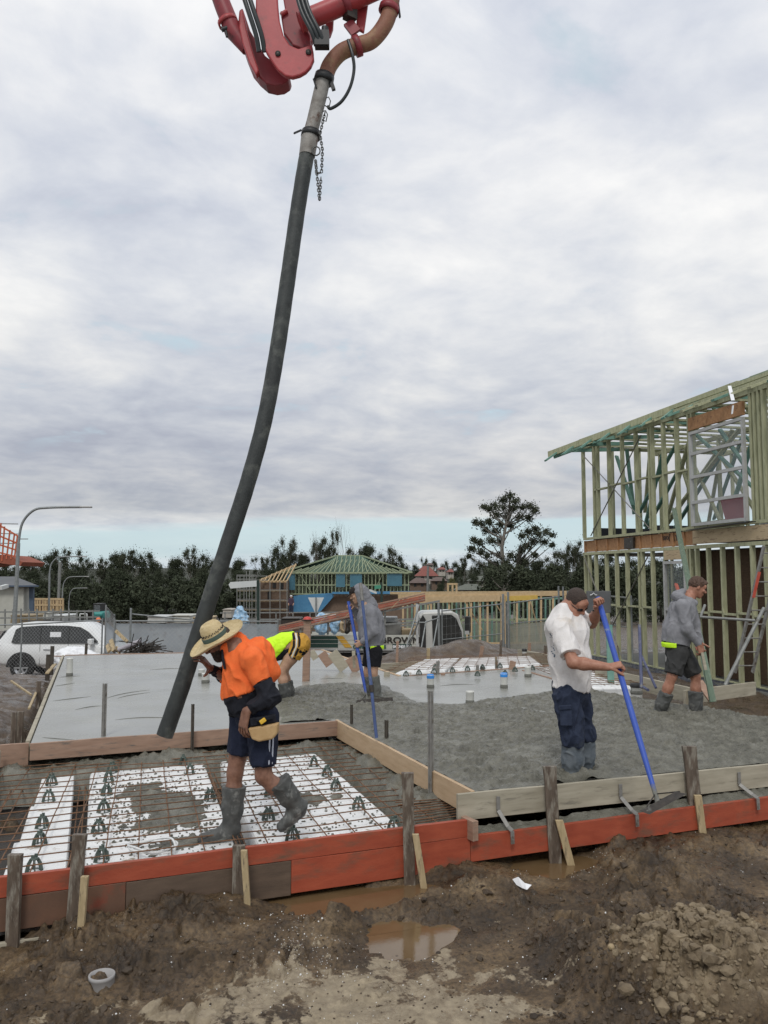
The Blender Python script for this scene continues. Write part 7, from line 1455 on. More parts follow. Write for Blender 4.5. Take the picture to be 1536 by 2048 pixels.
# ---- signs
m_signp = pm('dark_green_sign_pole', (.012,.03,.022), (.02,.04,.03), 4, .5); m_signw = pm('white_sign_back', (.55,.57,.56), (.62,.64,.62), 4, .5)
t = thing('street_sign', 'white pointed street name blade on a dark green post behind the shade cloth', 'street sign', P(518,1250,26)); m = MB(); a, b = P(518,1290,26), P(516,1160,26); m.tube([a-UP*1, b], .045, 8); m.build('post', m_signp, t)
m = MB(); m.prism([P(x,y,25.9) for x, y in ((457,1169),(461,1164),(513,1161),(513,1173),(461,1177))], FH*.03); m.build('name_blade', m_signw, t)
t = thing('give_way_sign', 'back of a white inverted triangle road sign on a grey post', 'road sign', P(632,1262,42)); m = MB(); m.tube([P(632,1290,42), P(632,1195,42)], .045, 8); m.build('post', m_galv, t)
m = MB(); m.prism([P(x,y,42.1) for x, y in ((616,1195),(648,1195),(634,1225),(630,1225))], FH*.02); m.build('sign_plate', m_signw, t)
t = thing('street_sign', 'dark green post with a small green name blade behind the hooded worker', 'street sign', P(763,1240,34)); m = MB(); m.tube([P(764,1290,34), P(763,1165,34)], .05, 8); m.build('post', m_signp, t)
m = MB(); m.prism([P(x,y,33.9) for x, y in ((749,1171),(762,1170),(762,1177),(749,1178))], FH*.03); m.build('name_blade', pm('green_sign', (.05,.25,.15), (.08,.3,.2), 5, .5), t)
m = MB(); m.prism([P(x,y,33.8) for x, y in ((739,1178),(754,1184),(753,1188),(738,1182))], FH*.03); m.build('name_blade', m_signw, t)
# ---- excavator
t = thing('excavator', 'small teal excavator standing before the trees at left', 'excavator', P(195,1242,75)); m_teale = pm('teal_machine_paint', (.03,.22,.20), (.05,.28,.25), 3, .45)
def bx(nm3, x0, x1, y0, y1, d, th, mat, parent, bev=.03): m = MB(); m.prism([P(x0,y1,d), P(x1,y1,d), P(x1,y0,d), P(x0,y0,d)], FH*th); return m.build(nm3, mat, parent, bevel=bev)
bx('body', 183,207,1223,1238,75,2,m_teale,t,.15); cb = bx('cab', 186,202,1207,1223,75.3,1.4,MATS['black_rubber'],t); bx('cab_glass', 188,200,1210,1221,75.2,.05,m_glass,cb,0); bx('tracks', 182,206,1238,1244,74.8,2.2,MATS['black_rubber'],t,.1); bx('counterweight', 188,204,1226,1233,74.7,.3,m_teale,t,.1)
m = MB(); m.beam(P(181,1240,74), P(178,1222,73), .25, .3, up=FH); m.build('arm', MATS['black_rubber'], t)
m = MB(); 
for a_, b_ in (((160,1240),(160,1228)),((160,1228),(174,1228)),((174,1228),(174,1240))): m.tube([P(*a_,60), P(*b_,60)], .05, 6)
tag(m.build('pipe_barrier', m_signw), 'small pale pipe barrier left of the teal excavator', 'barrier')
far_person('worker with an orange hard hat seen over the car bonnet', 195, 1300, 1236, 40, m_black, m_black, pm('orange_hat', (.7,.16,.05), None, 5, .5))
# ================================================================ BACKGROUND BUILDINGS
m_tanf = pm('fresh_pine_frame', (.42,.30,.16), (.55,.41,.24), 6, .75); m_pgreen = pm('pale_green_frame', (.24,.29,.18), (.33,.37,.24), 3, .75); m_sark = pm('green_roof_sarking', (.07,.125,.095), (.10,.165,.125), 1.2, .7)
m_bwrap = pm('blue_wall_wrap', (.045,.17,.32), (.08,.25,.42), .8, .5, bump=.3, bscale=3, bdist=.1); m_bwin = pm('blue_covered_window', (.05,.14,.19), (.07,.19,.25), .9, .4); m_bbr = pm('brown_brick', (.13,.09,.065), (.18,.125,.09), 4, .85)
def bar(nm3, a, b, w_, h_, mat, parent, up=None): m = MB(); m.beam(a, b, w_, h_, up=up); return m.build(nm3, mat, parent)
def quadp(nm3, pts, th, mat, parent, d=None): m = MB(); m.prism([P(x, y, d) for x, y in pts] if d else pts, FH*th); return m.build(nm3, mat, parent)
DM = 90.0; pp = lambda x, y, v=0: P(x, y, DM)+FH*v
t = thing('unfinished_house', 'far two-storey green frame house with a hipped truss roof and blue covered windows', 'house frame', pp(700,1262,5))
quadp('lower_wall', [(587,1262),(842,1262),(842,1188),(588,1190)], .3, m_bbr, t, DM+.5); quadp('blue_wrap', [(587,1224),(640,1224),(656,1206),(668,1192),(664,1186),(600,1190),(587,1192)], .4, m_bwrap, t, DM-.2)
quadp('blue_flashing', [(664,1188),(842,1188),(842,1182),(664,1184)], .6, m_bwrap, t, DM-.6)
for x in list(np.linspace(576,817,34)): bar('stud', pp(x,1189), pp(x,1147), .09, .09, m_pgreen, t, up=FH)
for y in (1147,1170,1188): bar('wall_plate', pp(574,y,-.05), pp(819,y,-.05), .12, .12, m_pgreen, t)
for a_, b_ in ((600,625),(648,628),(765,745)): bar('wall_brace', pp(a_,1149,-.1), pp(b_,1188,-.1), .1, .06, m_pgreen, t)
for x in np.linspace(584,812,26): bar('rear_stud', pp(x,1189,9), pp(x,1148,9), .12, .12, m_pgreen, t, up=FH)
for x0, x1, y0, y1 in ((573,590,1148,1180),(672,690,1148,1174),(700,724,1148,1174),(774,804,1147,1172)): quadp('covered_window', [(x0,y1),(x1,y1),(x1,y0),(x0,y0)], .2, m_bwin, t, DM-.4)
# hip roof: sarking planes and white-green trusses over them
rl, rr_ = pp(668,1109,5.0), pp(722,1109,5.0); el, er = pp(562,1145,-.6), pp(824,1145,-.6); bl, br_ = pp(566,1145,11), pp(818,1145,11)
for nm3, pl in (('roof_sheet',(el,rl,bl)), ('roof_sheet',(er,br_,rr_)), ('roof_sheet',(bl,rl,rr_,br_))):
    m = MB(); m.add([p for p in pl], [tuple(range(len(pl)))]); o = m.build(nm3, m_sark, t); md = o.modifiers.new('s','SOLIDIFY'); md.thickness = .05
m = MB(); m.add([el.lerp(er,.02)+FH*3.0, er+FH*3.0, rr_, rl], [(0,1,2,3)]); o = m.build('roof_sheet', m_sark, t); o.modifiers.new('s','SOLIDIFY').thickness = .05
for i in range(28):
    f = (i+.5)/28; e = el.lerp(er, f); tpx = rl.lerp(rr_, min(1,max(0,(f-.40)/.21))); k = 1 if .4 < f < .61 else (f/.4 if f <= .4 else (1-f)/.39)
    bar('rafter', e, e.lerp(tpx, 1)*k+(e*(1-k)) if k == 1 else e.lerp(tpx, k*.92), .07, .13, m_pgreen, t); 
    if k > .5: bar('web', e+FH*1.5+UP*.1, e+FH*3.2+UP*(1.5*k)+R_*.8, .06, .08, m_pgreen, t)
bar('ridge', rl, rr_, .1, .15, m_pgreen, t); bar('hip', el, rl, .1, .15, m_pgreen, t); bar('hip', er, rr_, .1, .15, m_pgreen, t); bar('eave', el, er, .1, .12, m_pgreen, t)
t = thing('house', 'brown house shell with an unfinished tan roof frame left of the far green house', 'house', P(545,1262,88)); quadp('wall', [(520,1262),(575,1262),(575,1160),(520,1162)], 6, m_bbr, t, 88)
a, b, c = P(515,1163,87), P(574,1163,87), P(592,1130,90); 
for k in range(9): f = k/8; bar('roof_rafter', a.lerp(b,f)-FH*.3, (a.lerp(c,f) if f > .05 else a)+UP*.1, .1, .14, m_tanf, t)
bar('roof_edge', a, c, .12, .2, m_tanf, t); bar('roof_edge', a, b, .12, .2, m_tanf, t)
for x0, y0, x1, y1 in ((535,1182,542,1198),(545,1165,552,1176),(560,1166,567,1178)): quadp('window', [(x0,y1),(x1,y1),(x1,y0),(x0,y0)], .1, MATS['black_rubber'], t, 87.9)
t = thing('scaffold', 'tall grey scaffolding round the brown house shell left of centre', 'scaffold', P(500,1262,86)); sc = lambda x, y, v=0: P(x, y, 86+v)
for x in (474,480,488,493,499,504,512,520,540,560,574):
    for v in (0, 1.3): bar('standard', sc(x,1262,v), sc(x,1150-(8 if x in (493,499) else 0)+(12 if x > 512 else 0),v), .07, .07, m_pipeg, t, up=FH)
for y in (1152,1160,1180,1200,1218,1238): bar('ledger', sc(473,y), sc(536 if y < 1170 else 576,y), .07, .07, m_pipeg, t); bar('ledger', sc(473,y-2,1.3), sc(512,y-2,1.3), .07, .07, m_pipeg, t)
for y in (1182,1202,1220): bar('plank_deck', sc(475,y,.6), sc(575,y,.6), .9, .06, m_ply, t, up=UP)
# single-storey timber frame row
DF = 43.0; fp = lambda x, y, v=0: P(x, y, DF+v)
t = thing('unfinished_house', 'long single-storey timber frame with a pale top beam behind the gate posts', 'house frame', fp(980,1292,4))
bar('top_beam', fp(796,1193), fp(1135,1187), .12, .22, m_tanf, t); bar('lintel_beam', fp(838,1200,-.1), fp(1000,1196,-.1), .1, .34, m_tanf, t); bar('yellow_lintel', fp(1012,1197,-.1), fp(1075,1195,-.1), .1, .25, pm('yellow_beam', (.50,.33,.07), (.6,.42,.1), 5, .7), t)
bar('rear_beam', fp(780,1186,7), fp(1140,1184,7), .12, .15, m_tanf, t); bar('side_beam', fp(1000,1190), fp(1085,1184,7), .12, .15, m_tanf, t); bar('bottom_plate', fp(800,1288), fp(1135,1285), .12, .08, m_tanf, t)
for i, x in enumerate((806,830,856,862,898,934,942,960,975,1003,1010,1034,1058,1082,1106,1130)): bar('stud', fp(x,1288), fp(x,1192), .10, .09 if i % 3 else .2, m_tanf, t, up=FH)
for i in range(36): x = 815+i*8.9; bar('teal_stud', fp(x,1285,3+(i % 3)), fp(x,1196,3+(i % 3)), .09, .09, m_teal if i % 2 else m_pgreen, t, up=FH)
for y, v in ((1198,3),(1240,3),(1199,4.5),(1242,5)): bar('inner_plate', fp(812,y,v), fp(1132,y-2,v), .09, .09, m_pgreen if y > 1200 else m_teal, t)
for a_, b_ in (((925,1196),(965,1260)),((990,1205),(1030,1270)),((1060,1200),(1080,1270)),((858,1205),(880,1265))): bar('cross_brace', fp(*a_,1), fp(*b_,1), .1, .05, m_tanf, t)
quadp('wall_lining', [(812,1287),(1135,1285),(1135,1245),(812,1248)], .1, pm('pale_green_lining', (.16,.18,.14), (.22,.24,.19), 2, .8), t, DF+7)
t2 = thing('timber_post_box', 'small open timber frame box standing up above the long frame', 'frame box', fp(904,1187,2))
for x in (896,905,913): bar('post', fp(x,1190,2), fp(x,1168,2), .10, .10, m_tanf, t2, up=FH)
bar('cap', fp(894,1168,2), fp(915,1168,2), .12, .1, m_tanf, t2)
# left: rendered house with grey roof, small timber frame, orange guard rails
t = thing('house', 'pale rendered house with a dark grey roof at the left edge', 'house', P(20,1250,68)); hp2 = lambda x, y, v=0: P(x, y, 68+v)
quadp('wall', [(-120,1262),(47,1262),(47,1173),(-120,1173)], 1.6, pm('cream_render', (.42,.42,.37), (.48,.48,.43), 2, .8), t, 68); quadp('blue_wall', [(58,1262),(66,1262),(66,1172),(58,1172)], .3, pm('slate_blue_wall', (.06,.09,.13), (.08,.11,.16), 2, .7), t, 68.3); quadp('doorway', [(47,1262),(58,1262),(58,1172),(47,1172)], .2, MATS['black_rubber'], t, 69.5)
m = MB(); a, b, c, d_ = hp2(-120,1171,-.6), hp2(76,1171,-.6), hp2(30,1153,4), hp2(-120,1153,4); m.add([a,b,c,d_, b, hp2(70,1169,9), c], [(0,1,2,3),(4,5,6)]); o = m.build('roof', pm('dark_grey_roof', (.075,.08,.085), (.10,.105,.11), 1, .6), t); o.modifiers.new('s','SOLIDIFY').thickness = .15
quadp('fascia', [(-120,1174),(76,1173.5),(76,1170.5),(-120,1171)], .2, MATS['slate_blue_wall'], t, 67.3); m = MB(); m.beam(hp2(0,1176,-3), hp2(14,1172,-2), .3, .3, up=UP); m.build('porch_edge', m_signw, t)
t = thing('framed_wall', 'low pine frame of small openings beside the second street lamp', 'timber frame', P(96,1225,80)); tp2 = lambda x, y: P(x, y, 80)
for x in (66,70,75,80,86,88,92,97,102,107,113,116,121,126): bar('stud', tp2(x,1224), tp2(x,1198), .16, .1, m_tanf, t, up=FH)
for y in (1198,1210,1223): bar('rail', tp2(65,y), tp2(127,y), .16, .18, m_tanf, t)
quadp('brown_backing', [(66,1224),(126,1224),(126,1198),(66,1198)], .1, m_bbr, t, 80.6)
t = thing('roof_guard', 'orange guard-rail scaffold round a roof edge at the far left sky', 'guard rail', P(10,1120,46)); m_or = pm('orange_scaffold_paint', (.45,.10,.045), (.55,.15,.07), 6, .6); op = lambda x, y, v=0: P(x, y, 46+v)
for i, (x0, y0, x1, y1) in enumerate(((-30,1034,-32,1128),(2,1046,-4,1126),(9,1053,4,1122),(20,1060,13,1118),(29,1067,22,1118),(35,1072,29,1114))): bar('post', op(x0,y0), op(x1,y1), .07, .07, m_or, t, up=FH)
for x0, y0, x1, y1 in ((-30,1034,39,1074),(-30,1060,38,1088),(-30,1080,38,1102),(-30,1098,34,1114)): bar('rail', op(x0,y0), op(x1,y1), .07, .09, m_or, t)
for x0, y0, x1, y1 in ((-30,1047,36,1048),(-30,1066,36,1068),(-30,1086,30,1087),(40,1078,56,1078)): bar('tube', op(x0,y0,1), op(x1,y1,1), .05, .05, m_pipeg, t)
quadp('red_roof', [(-60,1135),(-60,1106),(12,1110),(46,1124),(40,1132),(0,1126)], 3, pm('red_orange_tiles', (.22,.06,.035), (.3,.09,.05), 3, .8), t, 46)
# suburb on the hill
m_rt = pm('red_tile_roof', (.17,.055,.045), (.24,.08,.06), .8, .85); m_bt = pm('brown_tile_roof', (.10,.07,.06), (.14,.10,.085), .8, .85); m_gt = pm('grey_green_roof', (.10,.11,.09), (.14,.15,.12), .8, .85); m_wl = pm('cream_far_wall', (.36,.33,.28), (.45,.42,.37), 1, .85)
def far_house(label, x0, x1, yr, ye, yb, d, roof, wall=m_wl):
    t = thing('house', label, 'house', P((x0+x1)/2, yb, d), 0, 'houses on the far hill'); w_ = x1-x0
    m = MB(); m.prism([P(x0+w_*.06,yb+8,d), P(x1-w_*.06,yb+8,d), P(x1-w_*.06,ye,d), P(x0+w_*.06,ye,d)], FH*8); m.build('wall', wall, t)
    a, b = P(x0,ye,d-.8), P(x1,ye,d-.8); a2, b2 = a+FH*10, b+FH*10; r1, r2 = P(x0+w_*.3,yr,d+4), P(x1-w_*.3,yr,d+4); m = MB(); m.add([a,b,r2,r1,b2,a2], [(0,1,2,3),(1,4,2),(5,0,3),(4,5,3,2)]); m.build('roof', roof, t)
    for f in (.25,.6): m = MB(); xa = x0+w_*f; m.prism([P(xa,(ye+yb)/2+2,d-.1), P(xa+w_*.12,(ye+yb)/2+2,d-.1), P(xa+w_*.12,ye+1.5,d-.1), P(xa,ye+1.5,d-.1)], FH*.05); m.build('window', MATS['black_rubber'], t)
for lab, *a in (('red-roofed house highest on the hill right of the far green frame', 838,866,1132,1140,1148,300,m_rt), ('large brick-red roofed house left on the hill', 830,878,1138,1152,1160,280,m_rt), ('small orange-roofed house near the poplar on the hill', 895,908,1138,1144,1150,270,m_rt), ('wide brown-roofed house low on the hill', 818,858,1156,1166,1176,240,m_bt,m_bbr), ('brown-roofed house beside the utility pole', 862,896,1154,1162,1172,235,m_bt,m_bbr),
       ('long grey-green roofed house below the big gum tree', 912,972,1168,1180,1190,200,m_gt), ('pale-gabled house left of the big gum trunk', 940,976,1152,1162,1170,210,m_gt), ('tiny white-walled house on the ridge', 852,868,1126,1130,1134,330,m_bt), ('small red-roofed house near the ridge line', 876,892,1134,1139,1144,310,m_rt)): far_house(lab, *a)

# ================================================================ TREES
m_leafd = pm('dark_eucalypt_leaves', (.048,.058,.038), (.075,.086,.057), .35, .9, spec=.0, detail=2); m_leafg = pm('olive_gum_leaves', (.055,.063,.042), (.088,.096,.065), .5, .9, spec=.0, detail=2); m_leafy = pm('yellow_green_leaves', (.08,.085,.03), (.15,.15,.06), .5, .7, spec=.15)
m_bark = pm('pale_gum_bark', (.12,.11,.09), (.24,.22,.19), 2, .85, c3=(.06,.05,.04), s3=3); m_barkd = pm('dark_bark', (.035,.03,.025), (.06,.05,.04), 2, .9)
nrng = np.random.default_rng(21)
def cards(centers, radii, n_each, size, flat=.6):
    C_ = np.repeat(np.array(centers), n_each, 0); R2 = np.repeat(np.array(radii), n_each)[:,None]; n = len(C_)
    d = nrng.normal(size=(n,3)); d /= np.linalg.norm(d, axis=1, keepdims=True); rad = np.abs(nrng.normal(size=(n,1)))*.55; p = C_+d*rad*R2*np.array([1,1,flat])
    a = nrng.normal(size=(n,3)); a /= np.linalg.norm(a, axis=1, keepdims=True); b = np.cross(a, nrng.normal(size=(n,3))); b /= np.linalg.norm(b, axis=1, keepdims=True); s = size*(.6+.8*nrng.random((n,1)))
    a = a*s; b = b*s*.55; vs = np.stack([p-a, p-b*.9, p+a, p+b], 1).reshape(-1,3); return vs
def card_mesh(name, vs, mat):
    me = bpy.data.meshes.new(name); n = len(vs); me.vertices.add(n); me.vertices.foreach_set('co', vs.astype(np.float32).ravel()); me.loops.add(n); me.loops.foreach_set('vertex_index', np.arange(n, dtype=np.int32))
    me.polygons.add(n//4); me.polygons.foreach_set('loop_start', (np.arange(n//4)*4).astype(np.int32)); me.polygons.foreach_set('loop_total', np.full(n//4, 4, dtype=np.int32)); me.update(calc_edges=True); me.materials.append(mat); return me
def tree_proto(kind, seed, leaf, bark):
    r = random.Random(seed); tips = []; m = MB()
    def branch(p, d, ln, rad, lev):
        n = 4; pts = [p]; q = p
        for i in range(n): d = (d+V(r.uniform(-.16,.16), r.uniform(-.16,.16), r.uniform(-.02,.12))*(.6+.3*lev)).normalized(); q = q+d*ln/n; pts.append(q)
        m.tube(pts, [rad*(1-.45*i/n) for i in range(n+1)], 6 if lev < 2 else 4, cap=False)
        if lev >= maxl: tips.append((q, lev)); return
        if lev >= 1 and r.random() < .6: tips.append((pts[2]+V(r.uniform(-.03,.03),r.uniform(-.03,.03),.02), lev))
        for k in range(r.choice((2,3) if lev else (3,4))):
            a = r.uniform(0, 2*math.pi); sp = r.uniform(.35,.85) if kind != 'tall' else r.uniform(.35,.75); nd2 = (d*1.0+V(math.cos(a),math.sin(a),0)*sp).normalized(); nd2.z = max(nd2.z, .15); branch(pts[-1 if k == 0 else r.choice((2,3,4))], nd2, ln*r.uniform(.55,.8), rad*.55, lev+1)
    if kind == 'dense':
        maxl = 1; branch(V(0,0,-.02), V(0,0,1), .45, .022, 0); cs = []; rs = []
        for k in range(58):
            z = r.uniform(.02,.93); w_ = .36*math.sin(min(1,(z+.10)/1.05)*math.pi)**.55; a = r.uniform(0,6.3); rr = w_*r.uniform(.35,1); cs.append((rr*math.cos(a), rr*math.sin(a), z)); rs.append(r.uniform(.06,.13))
        vs = cards(cs, [q_*1.25 for q_ in rs], 480, .0100, .85)
    elif kind == 'bare':
        maxl = 4; branch(V(0,0,-.02), V(0,0,1), .42, .012, 0); vs = None
    else:
        maxl = 3; branch(V(0,0,-.02), V(r.uniform(-.05,.05),0,1), .42 if kind == 'tall' else .34, .020, 0)
        cs = [tuple(t_[0]) for t_ in tips]; rs = [r.uniform(.045,.085) for _ in tips]; vs = cards(cs, [q_*1.25 for q_ in rs], 260, .0090, .8)
        if kind == 'gum':
            ex = [(r.uniform(-.3,.3), r.uniform(-.3,.3), r.uniform(.03,.55)) for _ in range(24)]; vs = np.concatenate([vs, cards(ex, [r.uniform(.09,.16) for _ in ex], 260, .0125, .8)])
    zt = max([v[2] for v in m.v]+([float(vs[:,2].max())] if vs is not None else [])); sc_ = 1/zt
    m.v = [(x*sc_,y*sc_,z*sc_) for x, y, z in m.v]; me = m; tr = bpy.data.objects.new('tmp', None)
    tm = bpy.data.meshes.new('trunk'); tm.from_pydata(m.v, [], m.f); tm.polygons.foreach_set('use_smooth', [True]*len(m.f)); tm.materials.append(bark); tm.update()
    return tm, (card_mesh('crown', vs*sc_, leaf) if vs is not None else None)
PR = {'dense': [tree_proto('dense', s, m_leafd, m_barkd) for s in (1,2,3,4)], 'gum': [tree_proto('gum', s, m_leafg, m_bark) for s in (11,12,13)], 'tall': [tree_proto('tall', s, m_leafg, m_bark) for s in (27,)], 'bare': [tree_proto('bare', 5, m_leafg, m_bark)], 'yellow': [tree_proto('dense', 8, m_leafy, m_barkd)]}
def tree(kind, v, label, px, ytop, d, wpx, group='trees of the far wood', rz=None, base=None, cat='tree'):
    if label in SEEN: SEEN[label] += 1; label = label.replace(' at ', ', '+('second','third','fourth','fifth')[SEEN[label]-1]+' from its like, at ') if 0 else ('lower ' if SEEN[label] == 1 else 'farther ' if SEEN[label] == 2 else 'fuller ')+label
    else: SEEN[label] = 0
    g = P(px, 1155, d); zb = gz(g.x, g.y)-.1 if base is None else base; h = P(px, ytop, d).z-zb; w_ = wpx*d/1600
    ref = {'dense':.80,'gum':.95,'tall':.80,'bare':.7,'yellow':.8}[kind]
    t = thing('gum_tree' if kind != 'bare' else 'bare_tree', label, cat, (g.x,g.y,zb), rnd.uniform(0,6.28) if rz is None else rz, group); s = w_/ref/1.0; t.scale = (s, s, h)
    tm, cm = PR[kind][v % len(PR[kind])]
    for nm3, me in (('trunk', tm), ('crown', cm)):
        if me is None: continue
        o = bpy.data.objects.new(nm3, me); COL.objects.link(o); o.parent = t
    return t
def big_gum():
    d = 150; q = lambda x, y, v=0: P(x, y, d+v); base = q(1014,1186); base.z = gz(base.x, base.y)-.2
    t = thing('gum_tree', 'very tall open-crowned gum tree rising above the long timber frame at right', 'tree', base, 0, 'single trees')
    m = MB(); tr = smoothpath([base, q(1012,1172), q(1009,1150), q(1006,1120), q(1004,1095), q(1010,1060), q(1018,1025), q(1019,998)], 4); n = len(tr); m.tube(tr, [.62-.5*i/n for i in range(n)], 8, cap=False)
    tr2 = smoothpath([q(1016,1184), q(1022,1172), q(1032,1140), q(1036,1112), q(1040,1090)], 4); m.tube(tr2, [.4-.02*i for i in range(len(tr2))], 6, cap=False); tr3 = smoothpath([q(1008,1183), q(990,1165), q(975,1145)], 4); m.tube(tr3, .14, 5, cap=False)
    r = random.Random(4); cl = [(1019,992,15),(1006,1000,14),(1030,1002,14),(990,1012,16),(1008,1015,18),(1028,1016,18),(1046,1015,12),(1060,1012,14),(1070,1022,12),(978,1018,13),(968,1014,9),(992,1030,16),(1012,1034,16),(1040,1034,16),(1058,1036,14),(978,1044,13),(962,1048,13),(951,1044,9),(972,1060,14),(990,1062,15),(1000,1050,12),(1022,1052,12),(1070,1058,12),(1058,1064,15),(1044,1072,13),(1078,1068,15),(1092,1064,12),(1104,1070,10),(1068,1082,15),(1088,1084,14),(1054,1092,14),(1042,1100,12),(1104,1090,8),(982,1082,15),(1000,1084,14),(960,1086,13),(948,1080,9),(944,1098,12),(962,1104,11),(938,1112,8),(975,1112,12),(998,1110,12),(1022,1112,14),(1036,1120,14),(1012,1126,13),(990,1128,12),(1050,1124,12),(1070,1110,8)]
    cs = []; rs = []
    for x, y, w_ in cl:
        v = r.uniform(-5,5); c = q(x, y, v); cs.append(tuple(c-base)); rs.append(w_*d/1600*.85)
        k = min(range(n), key=lambda i: abs(tr[i].z-(c.z-3.2))+.25*abs((tr[i]-c).dot(R_))); st = tr[k] if x < 1032 or y < 1050 else tr2[min(len(tr2)-1, max(2, int((1184-y)/12)))]
        md = st.lerp(c, .55)-UP*r.uniform(.1,.6); m.tube(smoothpath([st, md, c], 3), [.16,.15,.13,.11,.09,.06,.04], 5, cap=False)
    m.build('trunk', m_bark, t)
    vs = cards(cs, [q_*1.15 for q_ in rs], 430, .19, .85); o = bpy.data.objects.new('crown', card_mesh('crown', vs, m_leafg)); COL.objects.link(o); adopt(o, t)
big_gum()
SEEN = {}
words = ['rounded','broad','ragged','domed','leaning','narrow','dense','low','spreading','uneven']
row = [(20,1118,190,70),(62,1100,185,62),(100,1092,180,60),(134,1080,176,66),(168,1100,180,50),(205,1106,182,60),(232,1090,176,60),(262,1088,174,64),(292,1092,176,60),(318,1110,182,52),(352,1100,180,54),(388,1086,176,58),(412,1096,180,50),(440,1112,186,50),(480,1104,180,54),(520,1098,184,54),(556,1078,170,56),(580,1064,168,58),(606,1090,176,50),(640,1062,170,40),(655,1048,172,46),(704,1078,172,48),(738,1070,168,60),(765,1084,170,56),(795,1098,174,52),
       (60,1126,150,80),(150,1128,148,86),(240,1124,150,90),(330,1130,148,88),(410,1128,150,86),(478,1130,150,70),(545,1122,150,70),(-30,1110,190,90),(600,1124,152,70),(660,1118,152,70),(720,1112,154,70),(776,1120,156,60)]
for i, (px, yt, d, w_) in enumerate(row):
    kd = 'gum' if (i < 25 and i % 2 == 1) or px in (580,655,134,388) else 'dense'
    desc = ('open-crowned gum' if kd == 'gum' else 'dark bushy tree'); where = ('at the left of the wood' if px < 160 else 'behind the shade cloth fence' if px < 340 else 'behind the hose' if px < 450 else 'behind the scaffolding' if px < 540 else 'behind the far green house')
    tree(kd, i, f'{words[i % 10]} {desc} {where}', px, yt, d, w_*1.25)
tree('bare', 0, 'bare dead tree sticking up above the wood behind the far green house', 690, 1033, 165, 62, group='single trees'); tree('bare', 0, 'thin bare tree left of the dead tree behind the far green house', 636, 1050, 166, 34, group='single trees', rz=2)
for i, (px, yt, d, w_) in enumerate([(830,1118,330,34),(848,1110,340,28),(869,1108,345,22),(890,1114,340,30),(912,1112,330,36),(935,1102,260,44),(960,1108,250,40),(985,1112,240,44),(1048,1100,190,60),(1075,1104,180,56),(1100,1092,175,60),(1130,1086,170,56),(1152,1068,165,46),(1172,1092,170,60),(1060,1128,150,70),(1110,1120,150,80),(1165,1118,150,80),(950,1140,210,34),(990,1130,180,46),(1210,1098,170,80),(1260,1100,170,80),(1320,1104,170,90),(1390,1104,170,90),(1450,1108,170,90),(1520,1108,170,90),(880,1160,230,24),(930,1176,200,26),(812,1130,250,36)]):
    kd = 'gum' if i in (10,11,12,1,5) else 'dense'; where = 'on the far hill' if d > 205 else 'right of the tallest gum' if px < 1180 else 'seen through the house frame'
    tree(kd, i+1, f"{words[(i*3) % 10]} {'open-crowned gum' if kd == 'gum' else 'dark bushy tree'} {where}", px, yt, d, w_*1.25, group='trees on the right')
tree('yellow', 0, 'yellow-green bushy tree among the houses on the hill', 903, 1146, 225, 30, group='single trees')
tree('dense', 2, 'narrow dark poplar-like tree left of the yellow-green tree', 887, 1146, 222, 14, group='single trees')
def scrub(label, x0, x1, d, ylo, yhi, n, seed):
    r = random.Random(seed); cs = []; rs = []
    for _ in range(n):
        c = P(r.uniform(x0,x1), r.uniform(yhi,ylo), d+r.uniform(-6,6)); cs.append(tuple(c)); rs.append(r.uniform(1.0,2.2))
    cs = np.array(cs); o_ = cs.mean(0); o = bpy.data.objects.new('undergrowth', card_mesh('undergrowth', cards(cs-o_, rs, 170, .26, .7), m_leafd)); COL.objects.link(o); o.location = o_; tag(o, label, 'undergrowth', kind='stuff')
scrub('dark scrub along the foot of the left wood', -120, 600, 138, 1232, 1165, 260, 1); scrub('dark scrub along the foot of the right wood', 960, 1600, 140, 1225, 1135, 260, 2)
# hills
hx = np.linspace(-900, 900, 120); hy = np.linspace(150, 900, 60); HX, HY = np.meshgrid(hx, hy); lat = (HX*.951-HY*.308); dpt = HX*.308+HY*.951
HZ = -9+sst(dpt, 185, 380)*(13+4*fbm(HX/140, HY/140, 3)); m_hill = pm('wooded_hill', (.030,.036,.024), (.055,.058,.040), .03, .9, detail=8)
hills = grid_mesh('hills', HX, HY, HZ, m_hill); tag(hills, kind='structure')
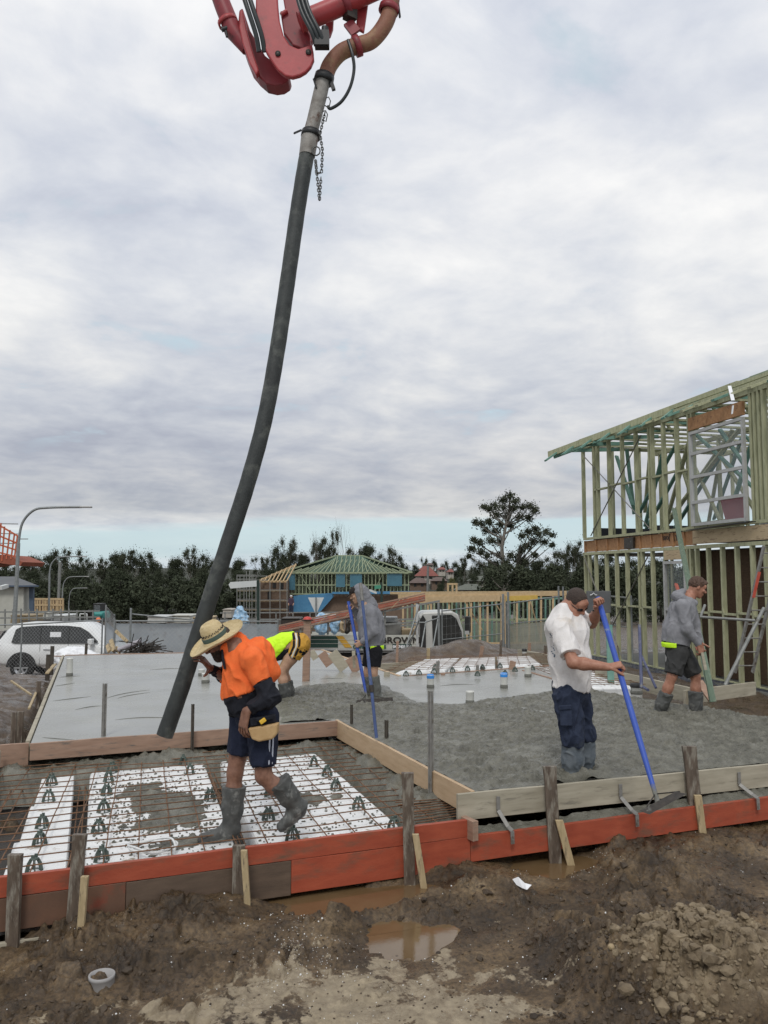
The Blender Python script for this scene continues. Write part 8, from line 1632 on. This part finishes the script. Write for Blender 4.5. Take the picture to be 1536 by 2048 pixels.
# site clutter beyond the fences
t = thing('handrail', 'long grey temporary handrail across the far building site, centre left', 'handrail', P(560,1262,60))
for y in (1226,1240): bar('rail', P(440,y,60), P(760,y-2,60), .08, .08, m_pipeg, t)
for x in range(450,760,34): bar('post', P(x,1262,60), P(x,1224,60), .08, .08, m_pipeg, t, up=FH)
for i, (lab, cat, x0, x1, y0, y1, d, mt) in enumerate((('green-roofed portable site toilet by the straw hat', 'toilet', 444,463,1220,1236,70,m_wl), ('stack of grey crates behind the give way sign', 'crates', 640,668,1232,1250,55,m_tray), ('dark rubbish skip right of the street name post', 'skip', 560,600,1238,1256,58,m_blade), ('pallet of brown bricks left of the give way sign', 'pallet', 603,626,1240,1256,52,m_bbr), ('pale timber stack at the left fence line', 'timber stack', 20,60,1232,1246,50,m_pegp), ('grey site box at the left fence line', 'site box', 70,96,1226,1240,56,m_tray), ('pallet of pale blocks behind the car roof', 'pallet', 100,128,1232,1244,50,m_signw), ('white parked van roof behind the shade cloth, left', 'van', 294,330,1234,1246,52,m_cab), ('second pale vehicle roof behind the shade cloth', 'van', 336,380,1232,1246,54,m_tray), ('tan timber pack behind the shade cloth by the hat', 'timber stack', 384,420,1236,1248,50,m_pegp))):
    m = MB(); m.prism([P(x0,y1,d), P(x1,y1,d), P(x1-1,y0,d), P(x0+2,y0,d)], FH*2); m.prism([P(x0-1,y0,d-.1), P(x1+1,y0,d-.1), P(x1-2,y0-2,d-.1), P(x0+3,y0-2,d-.1)], FH*2.2); tag(m.build(('site_toilet','crate_stack','rubbish_skip','brick_pallet','timber_stack','site_box','block_pallet','van','van','timber_stack')[i], mt, bevel=.05), lab, cat)
t = thing('site_fence', 'weathered grey fence line behind the white car', 'fence', P(60,1250,45))
for y in (1222,1234): bar('rail', P(-80,y+3,45), P(200,y,45), .06, .08, m_pipeg, t)
for x in range(-70,200,16): bar('post', P(x,1256,45), P(x,1219+rnd.uniform(-3,3),45), .07, .07, m_pipeg, t, up=FH)
b_ = MB(); s = Sdf(); c = P(481,1236,58); s.c(c-UP*.2, c+UP*.5, .6, .3, .1); tag(sdf_obj('plastic_bag', s, MATS['light_blue_plastic_bag'], None, .06, .2, (2,2,2)), 'light blue plastic wrap by the street name post', 'bag')
